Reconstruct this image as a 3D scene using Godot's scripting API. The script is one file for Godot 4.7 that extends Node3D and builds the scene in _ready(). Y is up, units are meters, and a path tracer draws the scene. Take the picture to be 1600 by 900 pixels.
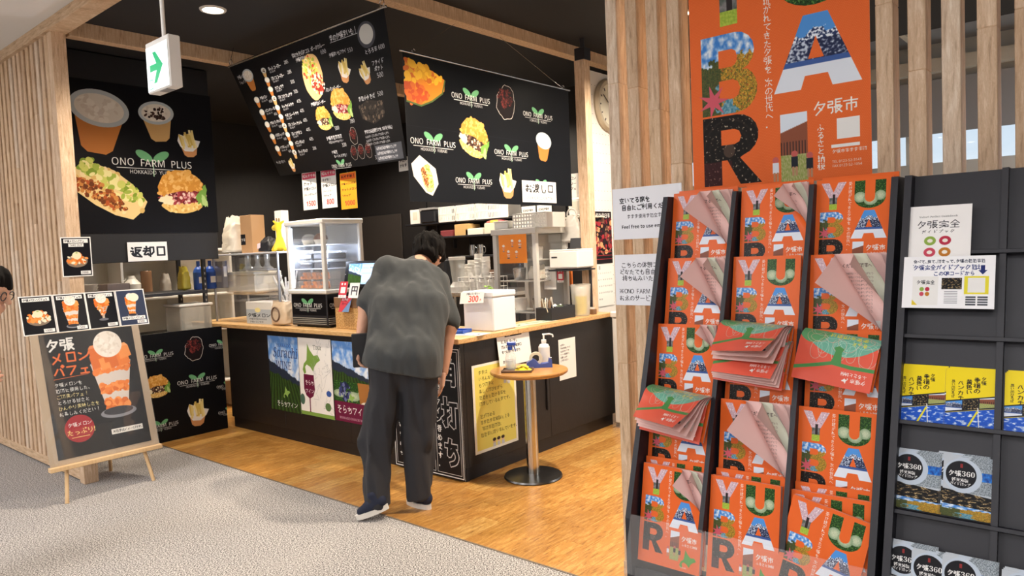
extends Node3D
# A food counter in a visitor centre: slatted timber frames, a dark counter with a kitchen behind, a customer bending over it, and racks of magazines in front.
# Metres; x runs along the counter's front, -z into the shop. The camera stands in the hall.

func _ready() -> void:
	# ---- camera
	var cam := Camera3D.new()
	cam.name = "camera"
	add_child(cam)
	cam.position = Vector3(0, 1.55, 0)
	cam.rotation_degrees = Vector3(-3.0614, 40.294, -2.4811)
	cam.fov = 43.41
	cam.near = 0.05
	cam.far = 200.0
	# ---- sky and exposure
	var e := Environment.new()
	e.background_mode = Environment.BG_SKY
	var sky := Sky.new()
	var sm := ProceduralSkyMaterial.new()
	sm.sky_top_color = Color("a9c8e6")
	sm.sky_horizon_color = Color("e2eef6")
	sm.ground_bottom_color = Color("8c8f8c")
	sm.ground_horizon_color = Color("c4ccd0")
	sm.energy_multiplier = 0.85
	sky.sky_material = sm
	e.sky = sky
	e.tonemap_mode = Environment.TONE_MAPPER_LINEAR
	e.tonemap_exposure = 1.38
	e.sdfgi_enabled = true
	e.ssao_enabled = true
	e.ssil_enabled = true
	var we := WorldEnvironment.new()
	we.name = "surroundings"
	we.environment = e
	add_child(we)
	# ---- large lights: the hall's ceiling panels (their fittings are built in hall_lights)
	for p in HALL_PANELS:
		var l := AreaLight3D.new()
		l.name = "panel_light"
		add_child(l, true)
		l.position = Vector3(p.x, 3.225, p.y)
		l.rotation_degrees = Vector3(-90, 0, 0)
		l.area_size = Vector2(1.16, 1.16)
		l.light_energy = 3.2 if p.y < 2.0 else 8.0
		l.light_color = Color("fbfaff")
		l.area_range = 30.0
		l.shadow_enabled = true
	build_materials()
	build_place()
	build_counter()
	build_hanging()
	build_easel()
	build_screen_prints()
	build_racks()
	build_table()
	build_kitchen()
	build_return_shelf()
	build_people()
	build_lamps()

const HALL_PANELS := [Vector2(-7.5, 0.6), Vector2(-3.6, 0.6), Vector2(0.3, 0.6), Vector2(-3.6, 3.4), Vector2(0.3, 3.4), Vector2(-7.5, 3.4)]
# ------------------------------------------------------------------ things, parts, materials
var taken := {}
var meshes := {}
var mats := {}

func numbered(called: String) -> String:
	var n: int = taken.get(called, 0)
	taken[called] = n + 1
	return called if n == 0 else "%s_%03d" % [called, n]

func tag(o: Node3D, label: String, category: String, group := "") -> Node3D:
	o.set_meta("label", label)
	o.set_meta("category", category)
	if group != "":
		o.set_meta("group", group)
	return o

func thing(called: String, label: String, category: String, at := Vector3.ZERO, turn := 0.0, group := "") -> Node3D:
	var o := Node3D.new()
	o.name = numbered(called)
	add_child(o)
	o.position = at
	o.rotation.y = turn
	return tag(o, label, category, group)

func setting(called: String) -> Node3D:
	var o := Node3D.new()
	o.name = called
	add_child(o)
	o.set_meta("kind", "structure")
	return o

func part(parent: Node3D, called: String, mesh: Mesh, m: Material, at := Vector3.ZERO, rot := Vector3.ZERO) -> MeshInstance3D:
	var o := MeshInstance3D.new()
	o.name = called
	o.mesh = mesh
	if m != null:
		o.material_override = m
	parent.add_child(o, true)
	o.position = at
	o.rotation = rot
	return o

func mat(key: String, c: Color, rough := 0.6, metal := 0.0) -> StandardMaterial3D:
	if mats.has(key):
		return mats[key]
	var m := StandardMaterial3D.new()
	m.resource_name = key
	m.albedo_color = c
	m.roughness = rough
	m.metallic = metal
	mats[key] = m
	return m

func hex(s: String) -> Color:
	return Color(s)

func noise_tex(seed_: int, freq: float, colors: Array, stops: Array, w := 256, h := 256, oct := 4, kind := FastNoiseLite.TYPE_SIMPLEX_SMOOTH, warp := 0.0) -> NoiseTexture2D:
	var n := FastNoiseLite.new()
	n.seed = seed_
	n.noise_type = kind
	n.frequency = freq
	n.fractal_octaves = oct
	if warp > 0.0:
		n.domain_warp_enabled = true
		n.domain_warp_amplitude = warp
		n.domain_warp_frequency = freq * 0.6
	var g := Gradient.new()
	g.offsets = PackedFloat32Array(stops)
	g.colors = PackedColorArray(colors)
	var t := NoiseTexture2D.new()
	t.width = w
	t.height = h
	t.seamless = true
	t.noise = n
	t.color_ramp = g
	return t

func grain(key: String, tex: Texture2D, scale: Vector3, rough := 0.6, world := false, tint := Color.WHITE) -> StandardMaterial3D:
	if mats.has(key):
		return mats[key]
	var m := mat(key, tint, rough)
	m.albedo_texture = tex
	m.uv1_triplanar = true
	m.uv1_world_triplanar = world
	m.uv1_scale = scale
	return m

func glass(key: String, c: Color, alpha: float) -> StandardMaterial3D:
	var m := mat(key, Color(c.r, c.g, c.b, alpha), 0.03)
	m.transparency = BaseMaterial3D.TRANSPARENCY_ALPHA
	return m

func print_mat(key: String, tex: Texture2D, rough := 0.45) -> StandardMaterial3D:
	if mats.has(key):
		return mats[key]
	var m := mat(key, Color.WHITE, rough)
	m.metallic_specular = 0.3
	m.albedo_texture = tex
	m.texture_repeat = false
	return m

# ------------------------------------------------------------------ mesh shapes
func cbox(s: Vector3, b := 0.003) -> ArrayMesh:
	b = minf(b, 0.45 * minf(s.x, minf(s.y, s.z)))
	var key := "b%.4f_%.4f_%.4f_%.4f" % [s.x, s.y, s.z, b]
	if meshes.has(key):
		return meshes[key]
	var h := s * 0.5
	var st := SurfaceTool.new()
	st.begin(Mesh.PRIMITIVE_TRIANGLES)
	st.set_smooth_group(-1)
	var c := func(i: int, axis: int) -> Vector3:
		var g := Vector3(1 if i & 1 else -1, 1 if i & 2 else -1, 1 if i & 4 else -1)
		var p := g * (h - Vector3(b, b, b))
		p[axis] = g[axis] * h[axis]
		return p
	for axis in 3:
		var u := 1 << ((axis + 1) % 3)
		var v := 1 << ((axis + 2) % 3)
		for side in 2:
			var base := (1 << axis) * side
			out_quad(st, c.call(base, axis), c.call(base | u, axis), c.call(base | u | v, axis), c.call(base | v, axis))
		var ax1 := (axis + 1) % 3
		var ax2 := (axis + 2) % 3
		for k in 4:
			var base := (u if k & 1 else 0) | (v if k & 2 else 0)
			var e := 1 << axis
			out_quad(st, c.call(base, ax1), c.call(base | e, ax1), c.call(base | e, ax2), c.call(base, ax2))
	for i in 8:
		out_tri(st, c.call(i, 0), c.call(i, 1), c.call(i, 2))
	st.generate_normals()
	meshes[key] = st.commit()
	return meshes[key]

# triangles of a shape that is convex about its origin, turned to face outwards (clockwise from outside)
func out_tri(st: SurfaceTool, a: Vector3, b: Vector3, c: Vector3) -> void:
	if (b - a).cross(c - a).dot(a + b + c) > 0.0:
		st.add_vertex(a); st.add_vertex(c); st.add_vertex(b)
	else:
		st.add_vertex(a); st.add_vertex(b); st.add_vertex(c)

func out_quad(st: SurfaceTool, a: Vector3, b: Vector3, c: Vector3, d: Vector3) -> void:
	out_tri(st, a, b, c)
	out_tri(st, a, c, d)

func box(parent: Node3D, called: String, at: Vector3, s: Vector3, m: Material, b := 0.003, rot := Vector3.ZERO) -> MeshInstance3D:
	return part(parent, called, cbox(s, b), m, at, rot)

# a grid of points given by a function of (u, v), with uv; smooth
func surf(f: Callable, nu: int, nv: int) -> ArrayMesh:
	var V := PackedVector3Array(); var N := PackedVector3Array(); var T := PackedVector2Array(); var I := PackedInt32Array()
	for j in nv + 1:
		for i in nu + 1:
			V.append(f.call(float(i) / nu, float(j) / nv))
			T.append(Vector2(float(i) / nu, float(j) / nv))
			N.append(Vector3.ZERO)
	for j in nv:
		for i in nu:
			var a := j * (nu + 1) + i
			for t in [[a, a + 1, a + nu + 2], [a, a + nu + 2, a + nu + 1]]:
				var n := (V[t[2]] - V[t[0]]).cross(V[t[1]] - V[t[0]])
				if n.length_squared() < 1e-16:
					continue
				for k in t:
					N[k] += n
					I.append(k)
	return arr_mesh(V, N, T, I)

func arr_mesh(V: PackedVector3Array, N: PackedVector3Array, T: PackedVector2Array, I: PackedInt32Array, into: ArrayMesh = null) -> ArrayMesh:
	for k in N.size():
		N[k] = N[k].normalized() if N[k].length_squared() > 0.0 else Vector3.UP
	for k in range(0, I.size(), 3):      # front faces run clockwise: turn the triangles that face against their normals
		if (V[I[k + 2]] - V[I[k]]).cross(V[I[k + 1]] - V[I[k]]).dot(N[I[k]] + N[I[k + 1]] + N[I[k + 2]]) < 0.0:
			var s := I[k + 1]
			I[k + 1] = I[k + 2]
			I[k + 2] = s
	var A := []
	A.resize(Mesh.ARRAY_MAX)
	A[Mesh.ARRAY_VERTEX] = V
	A[Mesh.ARRAY_NORMAL] = N
	if T.size():
		A[Mesh.ARRAY_TEX_UV] = T
	A[Mesh.ARRAY_INDEX] = I
	var me := into if into else ArrayMesh.new()
	me.add_surface_from_arrays(Mesh.PRIMITIVE_TRIANGLES, A)
	return me

# profile of (radius, height) points turned about y; repeated points keep an edge sharp
func lathe(pts: Array, n := 24, squash := 1.0) -> ArrayMesh:
	var key := "l%s_%d_%.3f" % [str(pts), n, squash]
	if meshes.has(key):
		return meshes[key]
	var V := PackedVector3Array(); var N := PackedVector3Array(); var I := PackedInt32Array()
	for k in pts.size() - 1:
		var p: Vector2 = pts[k]
		var q: Vector2 = pts[k + 1]
		if p.is_equal_approx(q):
			continue
		var e := (q - p).normalized()
		var first := V.size()
		for i in n + 1:
			var a := TAU * i / n
			var d := Vector3(cos(a), 0, sin(a) * squash)
			var nn := Vector3(cos(a) * e.y, -e.x, sin(a) * e.y / squash)
			V.append(d * p.x + Vector3(0, p.y, 0)); N.append(nn)
			V.append(d * q.x + Vector3(0, q.y, 0)); N.append(nn)
		for i in n:
			var a := first + i * 2
			I.append_array(PackedInt32Array([a, a + 2, a + 1, a + 1, a + 2, a + 3]))
	meshes[key] = arr_mesh(V, N, PackedVector2Array(), I)
	return meshes[key]

func rod(r: float, h: float, n := 16, b := 0.002) -> ArrayMesh:
	b = minf(b, minf(r * 0.5, h * 0.3))
	return lathe([Vector2(0, 0), Vector2(r - b, 0), Vector2(r, b), Vector2(r, h - b), Vector2(r - b, h), Vector2(0, h)], n)

func tube(pts: Array, r: float, n := 8, closed := false) -> ArrayMesh:
	var V := PackedVector3Array(); var N := PackedVector3Array(); var I := PackedInt32Array()
	var c := pts.size()
	var side := Vector3.ZERO
	for k in c:
		var p: Vector3 = pts[k]
		var a: Vector3 = pts[(k - 1 + c) % c] if closed else pts[maxi(k - 1, 0)]
		var b: Vector3 = pts[(k + 1) % c] if closed else pts[mini(k + 1, c - 1)]
		var d := (b - a).normalized()
		if side == Vector3.ZERO:
			side = d.cross(Vector3.UP if absf(d.y) < 0.9 else Vector3.RIGHT).normalized()
		side = (side - d * side.dot(d)).normalized()
		var up := side.cross(d)
		for i in n:
			var t := TAU * i / n
			var o := side * cos(t) + up * sin(t)
			V.append(p + o * r); N.append(o)
	for k in (c if closed else c - 1):
		for i in n:
			var a := k * n + i
			var b := k * n + (i + 1) % n
			var a2 := (a + n) % (c * n)
			var b2 := (b + n) % (c * n)
			I.append_array(PackedInt32Array([a, a2, b, b, a2, b2]))
	if not closed:
		for e in [0, c - 1]:
			var m := V.size()
			V.append(pts[e]); N.append((pts[1] - pts[0]).normalized() * -1.0 if e == 0 else (pts[c - 1] - pts[c - 2]).normalized())
			for i in n:
				var a: int = e * n + i
				var b: int = e * n + (i + 1) % n
				I.append_array(PackedInt32Array([m, a, b] if e == 0 else [m, b, a]))
	return arr_mesh(V, N, PackedVector2Array(), I)

# a thin sheet facing +z, lower edge at y 0, printed on its front: surface 0 print, surface 1 paper
func sheet(w: float, h: float, t := 0.001, bend: Variant = null, nu := 1, nv := 1) -> ArrayMesh:
	var V := PackedVector3Array(); var N := PackedVector3Array(); var T := PackedVector2Array(); var I := PackedInt32Array()
	var W := PackedVector3Array(); var O := PackedVector3Array(); var J := PackedInt32Array()
	for j in nv + 1:
		for i in nu + 1:
			var u := float(i) / nu
			var v := float(j) / nv
			var p := Vector3((u - 0.5) * w, (1.0 - v) * h, 0)
			if bend != null:
				p = bend.call(u, v)
			V.append(p); T.append(Vector2(u, v)); N.append(Vector3.ZERO)
			W.append(p); O.append(Vector3.ZERO)
	for j in nv:
		for i in nu:
			var a := j * (nu + 1) + i
			for tr in [[a, a + 1, a + nu + 2], [a, a + nu + 2, a + nu + 1]]:
				var n := (V[tr[2]] - V[tr[0]]).cross(V[tr[1]] - V[tr[0]])
				for k in tr:
					N[k] += n
					O[k] -= n
					I.append(k)
				J.append_array(PackedInt32Array([tr[0], tr[2], tr[1]]))
	for k in V.size():
		V[k] += N[k].normalized() * t
	var rim := []
	for i in nu: rim.append([i, i + 1])
	for j in nv: rim.append([j * (nu + 1) + nu, (j + 1) * (nu + 1) + nu])
	for i in nu: rim.append([nv * (nu + 1) + nu - i, nv * (nu + 1) + nu - i - 1])
	for j in nv: rim.append([(nv - j) * (nu + 1), (nv - j - 1) * (nu + 1)])
	for e in rim:
		var b := W.size()
		var d := V[e[1]] - V[e[0]]
		var n := d.cross(Vector3(0, 0, 1)) * -1.0
		for q in [V[e[0]], V[e[1]], W[e[1]], W[e[0]]]:
			W.append(q); O.append(n)
		J.append_array(PackedInt32Array([b, b + 2, b + 1, b, b + 3, b + 2]))
	var me := arr_mesh(V, N, T, I)
	return arr_mesh(W, O, PackedVector2Array(), J, me)

func printed(parent: Node3D, called: String, me: ArrayMesh, face: Material, back: Material, at := Vector3.ZERO, rot := Vector3.ZERO) -> MeshInstance3D:
	var o := part(parent, called, me, null, at, rot)
	o.set_surface_override_material(0, face)
	o.set_surface_override_material(1, back)
	return o

# outline (counter-clockwise seen from +z) pushed from z 0 to z d
func extrude(outline: Array, d: float) -> ArrayMesh:
	var poly := PackedVector2Array(outline)
	if Geometry2D.is_polygon_clockwise(poly):
		poly.reverse()
	var st := SurfaceTool.new()
	st.begin(Mesh.PRIMITIVE_TRIANGLES)
	st.set_smooth_group(-1)
	var tri := Geometry2D.triangulate_polygon(poly)
	for k in range(0, tri.size(), 3):
		var a := poly[tri[k]]; var b := poly[tri[k + 1]]; var c := poly[tri[k + 2]]
		if (b - a).cross(c - a) < 0.0:
			var s := b; b = c; c = s
		for p in [a, c, b]: st.add_vertex(Vector3(p.x, p.y, d))
		for p in [a, b, c]: st.add_vertex(Vector3(p.x, p.y, 0))
	for k in poly.size():
		var a := poly[k]
		var b := poly[(k + 1) % poly.size()]
		for p in [Vector3(a.x, a.y, 0), Vector3(a.x, a.y, d), Vector3(b.x, b.y, d), Vector3(a.x, a.y, 0), Vector3(b.x, b.y, d), Vector3(b.x, b.y, 0)]:
			st.add_vertex(p)
	st.generate_normals()
	return st.commit()

# ------------------------------------------------------------------ materials
var wood := []
var plank_mats := []
var carpet: Material
var black_board: Material
var counter_face: Material
var top_wood: Material
var dark: Material
var paper: Material
var steel: Material
var white_plastic: Material
var clear: Material

func build_materials() -> void:
	var wt := noise_tex(5, 0.022, [hex("b59c82"), hex("d6bfa5"), hex("c8ae92"), hex("dfcab2"), hex("cdb498"), hex("e3d0ba"), hex("d2bba1"), hex("e8d8c4")], [0.1, 0.34, 0.4, 0.47, 0.53, 0.6, 0.67, 0.9], 256, 256, 5, FastNoiseLite.TYPE_SIMPLEX, 30.0)
	for i in 5:
		var m := grain("slat wood %d" % i, wt, Vector3(7, 0.9, 7), 0.62, false, [hex("ffffff"), hex("f5ebe0"), hex("fff6ec"), hex("e9dccd"), hex("f8ecdc")][i])
		m.uv1_offset = Vector3(0.37 * i, 0.21 * i, 0.53 * i)
		wood.append(m)
	var beam := grain("beam wood along", wt, Vector3(0.9, 7, 0.9), 0.62, false, hex("f2e6d6"))
	wood.append(beam)
	var pt := noise_tex(9, 0.02, [hex("8f622e"), hex("c4944f"), hex("a87838"), hex("d0a25c"), hex("9c6c32"), hex("d4a862"), hex("ac7c3c"), hex("d8ae6a"), hex("b98a48")], [0.1, 0.32, 0.37, 0.44, 0.48, 0.55, 0.6, 0.7, 0.9], 512, 512, 5, FastNoiseLite.TYPE_SIMPLEX, 46.0)
	for i in 4:
		var m := grain("floor plank %d" % i, pt, Vector3(3.2, 3.2, 0.55), 0.3, false, [hex("ffffff"), hex("f4e8da"), hex("fff4e6"), hex("ece0d2")][i])
		m.uv1_offset = Vector3(0.31 * i, 0.1, 0.47 * i)
		plank_mats.append(m)
	carpet = grain("heather carpet", noise_tex(3, 0.24, [hex("3c3a3a"), hex("8d8a87"), hex("b6b2ae"), hex("efece8")], [0.12, 0.4, 0.56, 0.86], 512, 512, 2, FastNoiseLite.TYPE_SIMPLEX), Vector3(0.75, 0.75, 0.75), 0.95, true, hex("f1efed"))
	black_board = mat("black board", hex("111217"), 0.5)
	counter_face = grain("dark counter laminate", noise_tex(12, 0.05, [hex("161314"), hex("221d1d"), hex("1a1616"), hex("2c2625"), hex("1c1817")], [0.1, 0.4, 0.48, 0.58, 0.9], 256, 256, 4), Vector3(9, 0.5, 9), 0.5, false, hex("c4c0c2"))
	top_wood = grain("counter top wood", noise_tex(15, 0.03, [hex("b98c54"), hex("cfa56c"), hex("d9b27c"), hex("c4995f")], [0.0, 0.4, 0.6, 1.0], 256, 256, 4), Vector3(1.2, 6, 6), 0.35)
	dark = mat("black metal", hex("1d1e24"), 0.45)
	paper = mat("paper", hex("efece6"), 0.8)
	steel = mat("steel", hex("b9babc"), 0.25, 1.0)
	white_plastic = mat("white plastic", hex("e6e4df"), 0.45)
	clear = glass("clear acrylic", hex("f4f7f8"), 0.025)

# ------------------------------------------------------------------ the setting
func build_place() -> void:
	var f := setting("floor")
	box(f, "carpet", Vector3(-4, -0.05, 1.15), Vector3(16, 0.1, 7.7), carpet, 0.001)
	box(f, "sub_floor", Vector3(-4, -0.055, -5.1), Vector3(16, 0.098, 4.8), plank_mats[1], 0.001)
	var r := RandomNumberGenerator.new()
	r.seed = 11
	for i in 38:
		var x := -6.99 + i * 0.15
		var z := -2.7
		var first := true
		while z > -5.75:
			var len_: float = 0.9 if not first else 0.9 * [0.35, 0.7, 1.0, 0.55][i % 4]
			first = false
			box(f, "plank", Vector3(x, -0.004, z - len_ * 0.5), Vector3(0.1492, 0.008, len_ - 0.0008), plank_mats[r.randi() % 4], 0.0006)
			z -= len_
	box(f, "edge_strip", Vector3(-4, 0.0015, -2.7), Vector3(16, 0.003, 0.012), mat("edge strip", hex("6f6152"), 0.5), 0.001)

	var c := setting("ceiling")
	box(c, "hall_ceiling", Vector3(-4, 3.32, 1.57), Vector3(16, 0.1, 6.86), mat("hall ceiling", hex("e2dfda"), 0.9), 0.002)
	box(c, "shop_ceiling", Vector3(-4, 3.35, -4.56), Vector3(16, 0.1, 5.42), mat("shop ceiling", hex("141519"), 0.75), 0.002)
	var back := mat("store wall", hex("c9c7c2"), 0.9)
	# the store room ceiling beyond, seen between the slats: pale panels between beams
	box(c, "store_ceiling", Vector3(-1, 3.9, -8.9), Vector3(10, 0.08, 3.4), mat("store ceiling", hex("8e9298"), 0.8), 0.002)
	box(c, "fascia", Vector3(-1, 3.6, -7.29), Vector3(10, 0.6, 0.04), mat("shop ceiling", hex("141519"), 0.75), 0.002)
	for i in 4:
		box(c, "ceiling_beam", Vector3(-3.4 + i * 1.5, 3.8, -8.9), Vector3(0.06, 0.12, 3.3), mat("cream beam", hex("cdc8bc"), 0.7))
	box(c, "ceiling_beam", Vector3(-1, 3.55, -10.2), Vector3(10, 0.16, 0.14), mat("cream beam", hex("cdc8bc"), 0.7))

	# walls, each with thickness, closing the hall, the shop and the store behind
	var hall := mat("hall wall", hex("d5d1ca"), 0.9)
	var w: Node3D
	w = setting("wall_south"); box(w, "panel", Vector3(-4, 1.7, 5.05), Vector3(16.2, 3.6, 0.1), hall)
	w = setting("wall_east"); box(w, "panel", Vector3(4.05, 1.9, -2.7), Vector3(0.1, 4.2, 15.6), hall)
	w = setting("wall_west"); box(w, "panel", Vector3(-12.05, 1.7, -1.3), Vector3(0.1, 3.6, 12.6), hall)
	var shop := grain("shop wall", noise_tex(21, 0.05, [hex("151416"), hex("1d1b1c"), hex("181718")], [0.0, 0.5, 1.0], 128, 128, 3), Vector3(6, 0.5, 6), 0.55)
	w = setting("wall_kitchen"); box(w, "panel", Vector3(-7.8, 1.67, -6.65), Vector3(8.4, 3.34, 0.1), shop)
	for i in 5:
		box(w, "batten", Vector3(-7.0 + i * 0.75, 1.67, -6.59), Vector3(0.012, 3.3, 0.02), black_board)
	w = setting("wall_pegboard")
	box(w, "board", Vector3(-3.63, 1.55, -5.95), Vector3(0.05, 3.1, 1.3), mat("pegboard", hex("ece9e2"), 0.7))
	for i in 9:
		for j in 24:
			part(w, "peg_hole", rod(0.003, 0.003, 6), dark, Vector3(-3.606, 1.02 + j * 0.085, -5.36 - i * 0.05), Vector3(0, 0, -PI / 2)).set_meta("kind", "stuff")
	# store beyond the screen: pale wall with a strip of windows and a lowered blind
	w = setting("wall_store")
	box(w, "lower_wall", Vector3(-1, 1.2, -10.45), Vector3(10, 2.4, 0.1), back)
	box(w, "upper_wall", Vector3(-1, 3.45, -10.45), Vector3(10, 1.1, 0.1), back)
	box(w, "side_wall", Vector3(-6.0, 1.95, -8.9), Vector3(0.1, 3.9, 3.4), back)
	var wi := setting("window_1")
	for i in 11:
		box(wi, "mullion", Vector3(-5.9 + i * 0.95, 2.65, -10.44), Vector3(0.06, 0.5, 0.08), mat("sash", hex("d8d6d0"), 0.5))
	for i in 10:
		box(wi, "pane", Vector3(-5.425 + i * 0.95, 2.65, -10.45), Vector3(0.89, 0.5, 0.006), clear, 0.001)
	box(wi, "blind", Vector3(-1, 3.08, -10.33), Vector3(10, 0.66, 0.02), mat("grey blind", hex("9a9a9d"), 0.8))

	# timber frame: beams, corner post, slats
	var t := setting("trim_1")
	box(t, "front_beam", Vector3(-4, 3.235, -1.92), Vector3(16, 0.075, 0.13), wood[5])
	box(t, "cross_beam", Vector3(-5.735, 3.262, -4.3), Vector3(0.09, 0.14, 4.6), wood[3])
	box(t, "cross_beam", Vector3(-3.72, 3.262, -4.3), Vector3(0.1, 0.11, 4.6), wood[4])
	box(t, "post", Vector3(-5.72, 1.6, -1.925), Vector3(0.085, 3.2, 0.095), wood[1])
	w = setting("wall_slat")
	box(w, "backing", Vector3(-8.9, 1.6, -1.985), Vector3(6.3, 3.2, 0.02), wood[3])
	box(w, "bottom_rail", Vector3(-8.9, 0.05, -1.925), Vector3(6.3, 0.07, 0.08), wood[5])
	box(w, "toe_gap", Vector3(-8.9, 0.007, -1.93), Vector3(6.3, 0.014, 0.06), dark, 0.001)
	r.seed = 5
	for i in 34:
		slat(w, -5.82 - i * 0.1, -1.915, 0.085, 3.2, Vector2(0.055, 0.06), r)
	var pz := mat("black partition", hex("101116"), 0.55)
	w = setting("wall_partition")
	box(w, "upper_panel", Vector3(-6.43, 2.435, -2.675), Vector3(0.07, 1.71, 1.39), pz)
	box(w, "lower_panel", Vector3(-6.43, 0.475, -2.665), Vector3(0.07, 0.95, 1.37), pz)
	box(w, "far_panel", Vector3(-8.7, 1.67, -4.3), Vector3(0.08, 3.34, 4.6), shop)

	# screen of open slats behind the racks
	w = setting("wall_screen")
	r.seed = 8
	for i in 27:
		slat(w, -1.736 + i * 0.1, -2.845, 0.09, 3.3, Vector2(0.055, 0.09), r)
	box(w, "bottom_rail", Vector3(-0.44, 0.045, -2.845), Vector3(2.66, 0.09, 0.09), wood[5])

func slat(parent: Node3D, x: float, z: float, y0: float, y1: float, s: Vector2, r: RandomNumberGenerator) -> void:
	var y := y0
	while y < y1 - 0.01:
		var top := minf(y1, y + r.randf_range(0.5, 1.5))
		if y1 - top < 0.3:
			top = y1
		box(parent, "slat", Vector3(x, (y + top) * 0.5, z), Vector3(s.x, top - y, s.y), wood[r.randi() % 5], 0.0025)
		y = top

# ------------------------------------------------------------------ lamps of the place
func build_lamps() -> void:
	var glow := mat("lamp glow", hex("fff4dc"), 0.5)
	glow.emission_enabled = true
	glow.emission = hex("fff0d2")
	glow.emission_energy_multiplier = 6.0
	var spots := [[-4.83, -2.62, "nearest the exit sign"], [-2.35, -3.75, "above the bar table"], [-2.6, -5.2, "in the passage past the counter end"], [-5.1, -4.9, "over the kitchen behind the hanging menu"], [-6.9, -3.4, "over the return shelf"], [-5.4, -5.9, "over the back kitchen shelves"], [-7.2, -5.4, "in the far kitchen corner"]]
	for s in spots:
		var t := thing("ceiling_downlight", "round recessed ceiling downlight " + s[2], "lamp", Vector3(s[0], 3.3, s[1]), 0.0, "recessed shop downlights")
		part(t, "trim_ring", lathe([Vector2(0.07, -0.004), Vector2(0.07, -0.008), Vector2(0.085, -0.008), Vector2(0.09, 0.0), Vector2(0.07, 0.0)], 28), mat("downlight trim", hex("d8d4cc"), 0.4))
		part(t, "lens", lathe([Vector2(0, -0.006), Vector2(0.07, -0.006), Vector2(0.07, 0.0)], 28), glow)
		var l := SpotLight3D.new()
		l.name = "light"
		t.add_child(l)
		l.position = Vector3(0, -0.012, 0)
		l.rotation_degrees = Vector3(-90, 0, 0)
		l.spot_angle = 72.0
		l.spot_angle_attenuation = 0.6
		l.spot_range = 12.0
		l.spot_attenuation = 2.0
		l.light_size = 0.07
		l.light_energy = (12.0 if s[1] > -4.5 else 6.0) if s[0] > -3.0 else (6.5 if s[1] > -3.0 else 5.5)
		l.light_color = hex("ffeed8")
		l.shadow_enabled = true
	var panel := mat("panel glow", hex("ffffff"), 0.5)
	panel.emission_enabled = true
	panel.emission = hex("fff8ee")
	panel.emission_energy_multiplier = 2.0
	var sl := thing("ceiling_panel_lamp", "square ceiling light panel of the store room beyond the slats", "lamp", Vector3(2.6, 3.86, -8.7))
	box(sl, "frame", Vector3(0, -0.012, 0), Vector3(1.24, 0.024, 1.24), white_plastic)
	box(sl, "diffuser", Vector3(0, -0.026, 0), Vector3(1.18, 0.006, 1.18), panel, 0.001)
	var sa := AreaLight3D.new()
	sa.name = "light"
	sl.add_child(sa)
	sa.position = Vector3(0, -0.04, 0)
	sa.rotation_degrees = Vector3(-90, 0, 0)
	sa.area_size = Vector2(1.16, 1.16)
	sa.light_energy = 16.0
	sa.area_range = 20.0
	sa.shadow_enabled = true
	for p in HALL_PANELS:
		var t := thing("ceiling_panel_lamp", "square white ceiling light panel of the hall", "lamp", Vector3(p.x, 3.27, p.y), 0.0, "hall ceiling panels")
		box(t, "frame", Vector3(0, -0.012, 0), Vector3(1.24, 0.024, 1.24), white_plastic)
		box(t, "diffuser", Vector3(0, -0.026, 0), Vector3(1.18, 0.006, 1.18), panel, 0.001)

	# exit sign on its rod
	var t := thing("exit_sign", "white box exit sign with a green arrow hanging from the ceiling", "sign", Vector3(-3.28, 2.325, -1.53))
	box(t, "housing", Vector3(0, 0.112, 0), Vector3(0.222, 0.225, 0.055), white_plastic, 0.004)
	var em := print_mat("exit face", print_exit(), 0.3)
	em.emission_enabled = true
	em.emission_operator = BaseMaterial3D.EMISSION_OP_MULTIPLY
	em.emission = Color.WHITE
	em.emission_texture = em.albedo_texture
	em.emission_energy_multiplier = 0.5
	printed(t, "lit_face", sheet(0.21, 0.195, 0.002), em, white_plastic, Vector3(0, 0.006, 0.0275))
	box(t, "battery_cover", Vector3(0.02, -0.001, 0), Vector3(0.07, 0.004, 0.04), mat("grey plastic", hex("8f9092"), 0.5), 0.001)
	part(t, "rod", rod(0.009, 0.74, 12), white_plastic, Vector3(0.02, 0.224, 0))
	part(t, "canopy", lathe([Vector2(0, 0), Vector2(0.03, 0.0), Vector2(0.03, 0.02), Vector2(0, 0.02)], 20), white_plastic, Vector3(0.02, 0.925, 0))
	var el := AreaLight3D.new()
	el.name = "light"
	t.add_child(el)
	el.position = Vector3(0, 0.1, 0.034)
	el.rotation_degrees = Vector3(0, 180, 0)
	el.area_size = Vector2(0.2, 0.19)
	el.light_energy = 0.03
	el.light_color = hex("dcfff0")
	el.shadow_enabled = true
# ------------------------------------------------------------------ prints on sheets
func poster(called: String, label: String, cat: String, tex: Texture2D, key: String, at: Vector3, size: Vector2, turn := 0.0, rough := 0.4, tilt := 0.0, group := "") -> Node3D:
	var t := thing(called, label, cat, at, turn, group)
	t.rotation.x = tilt
	printed(t, "sheet", sheet(size.x, size.y, 0.0012), print_mat(key, tex, rough), paper)
	return t

const E := PI / 2      # turned to face +x

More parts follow.
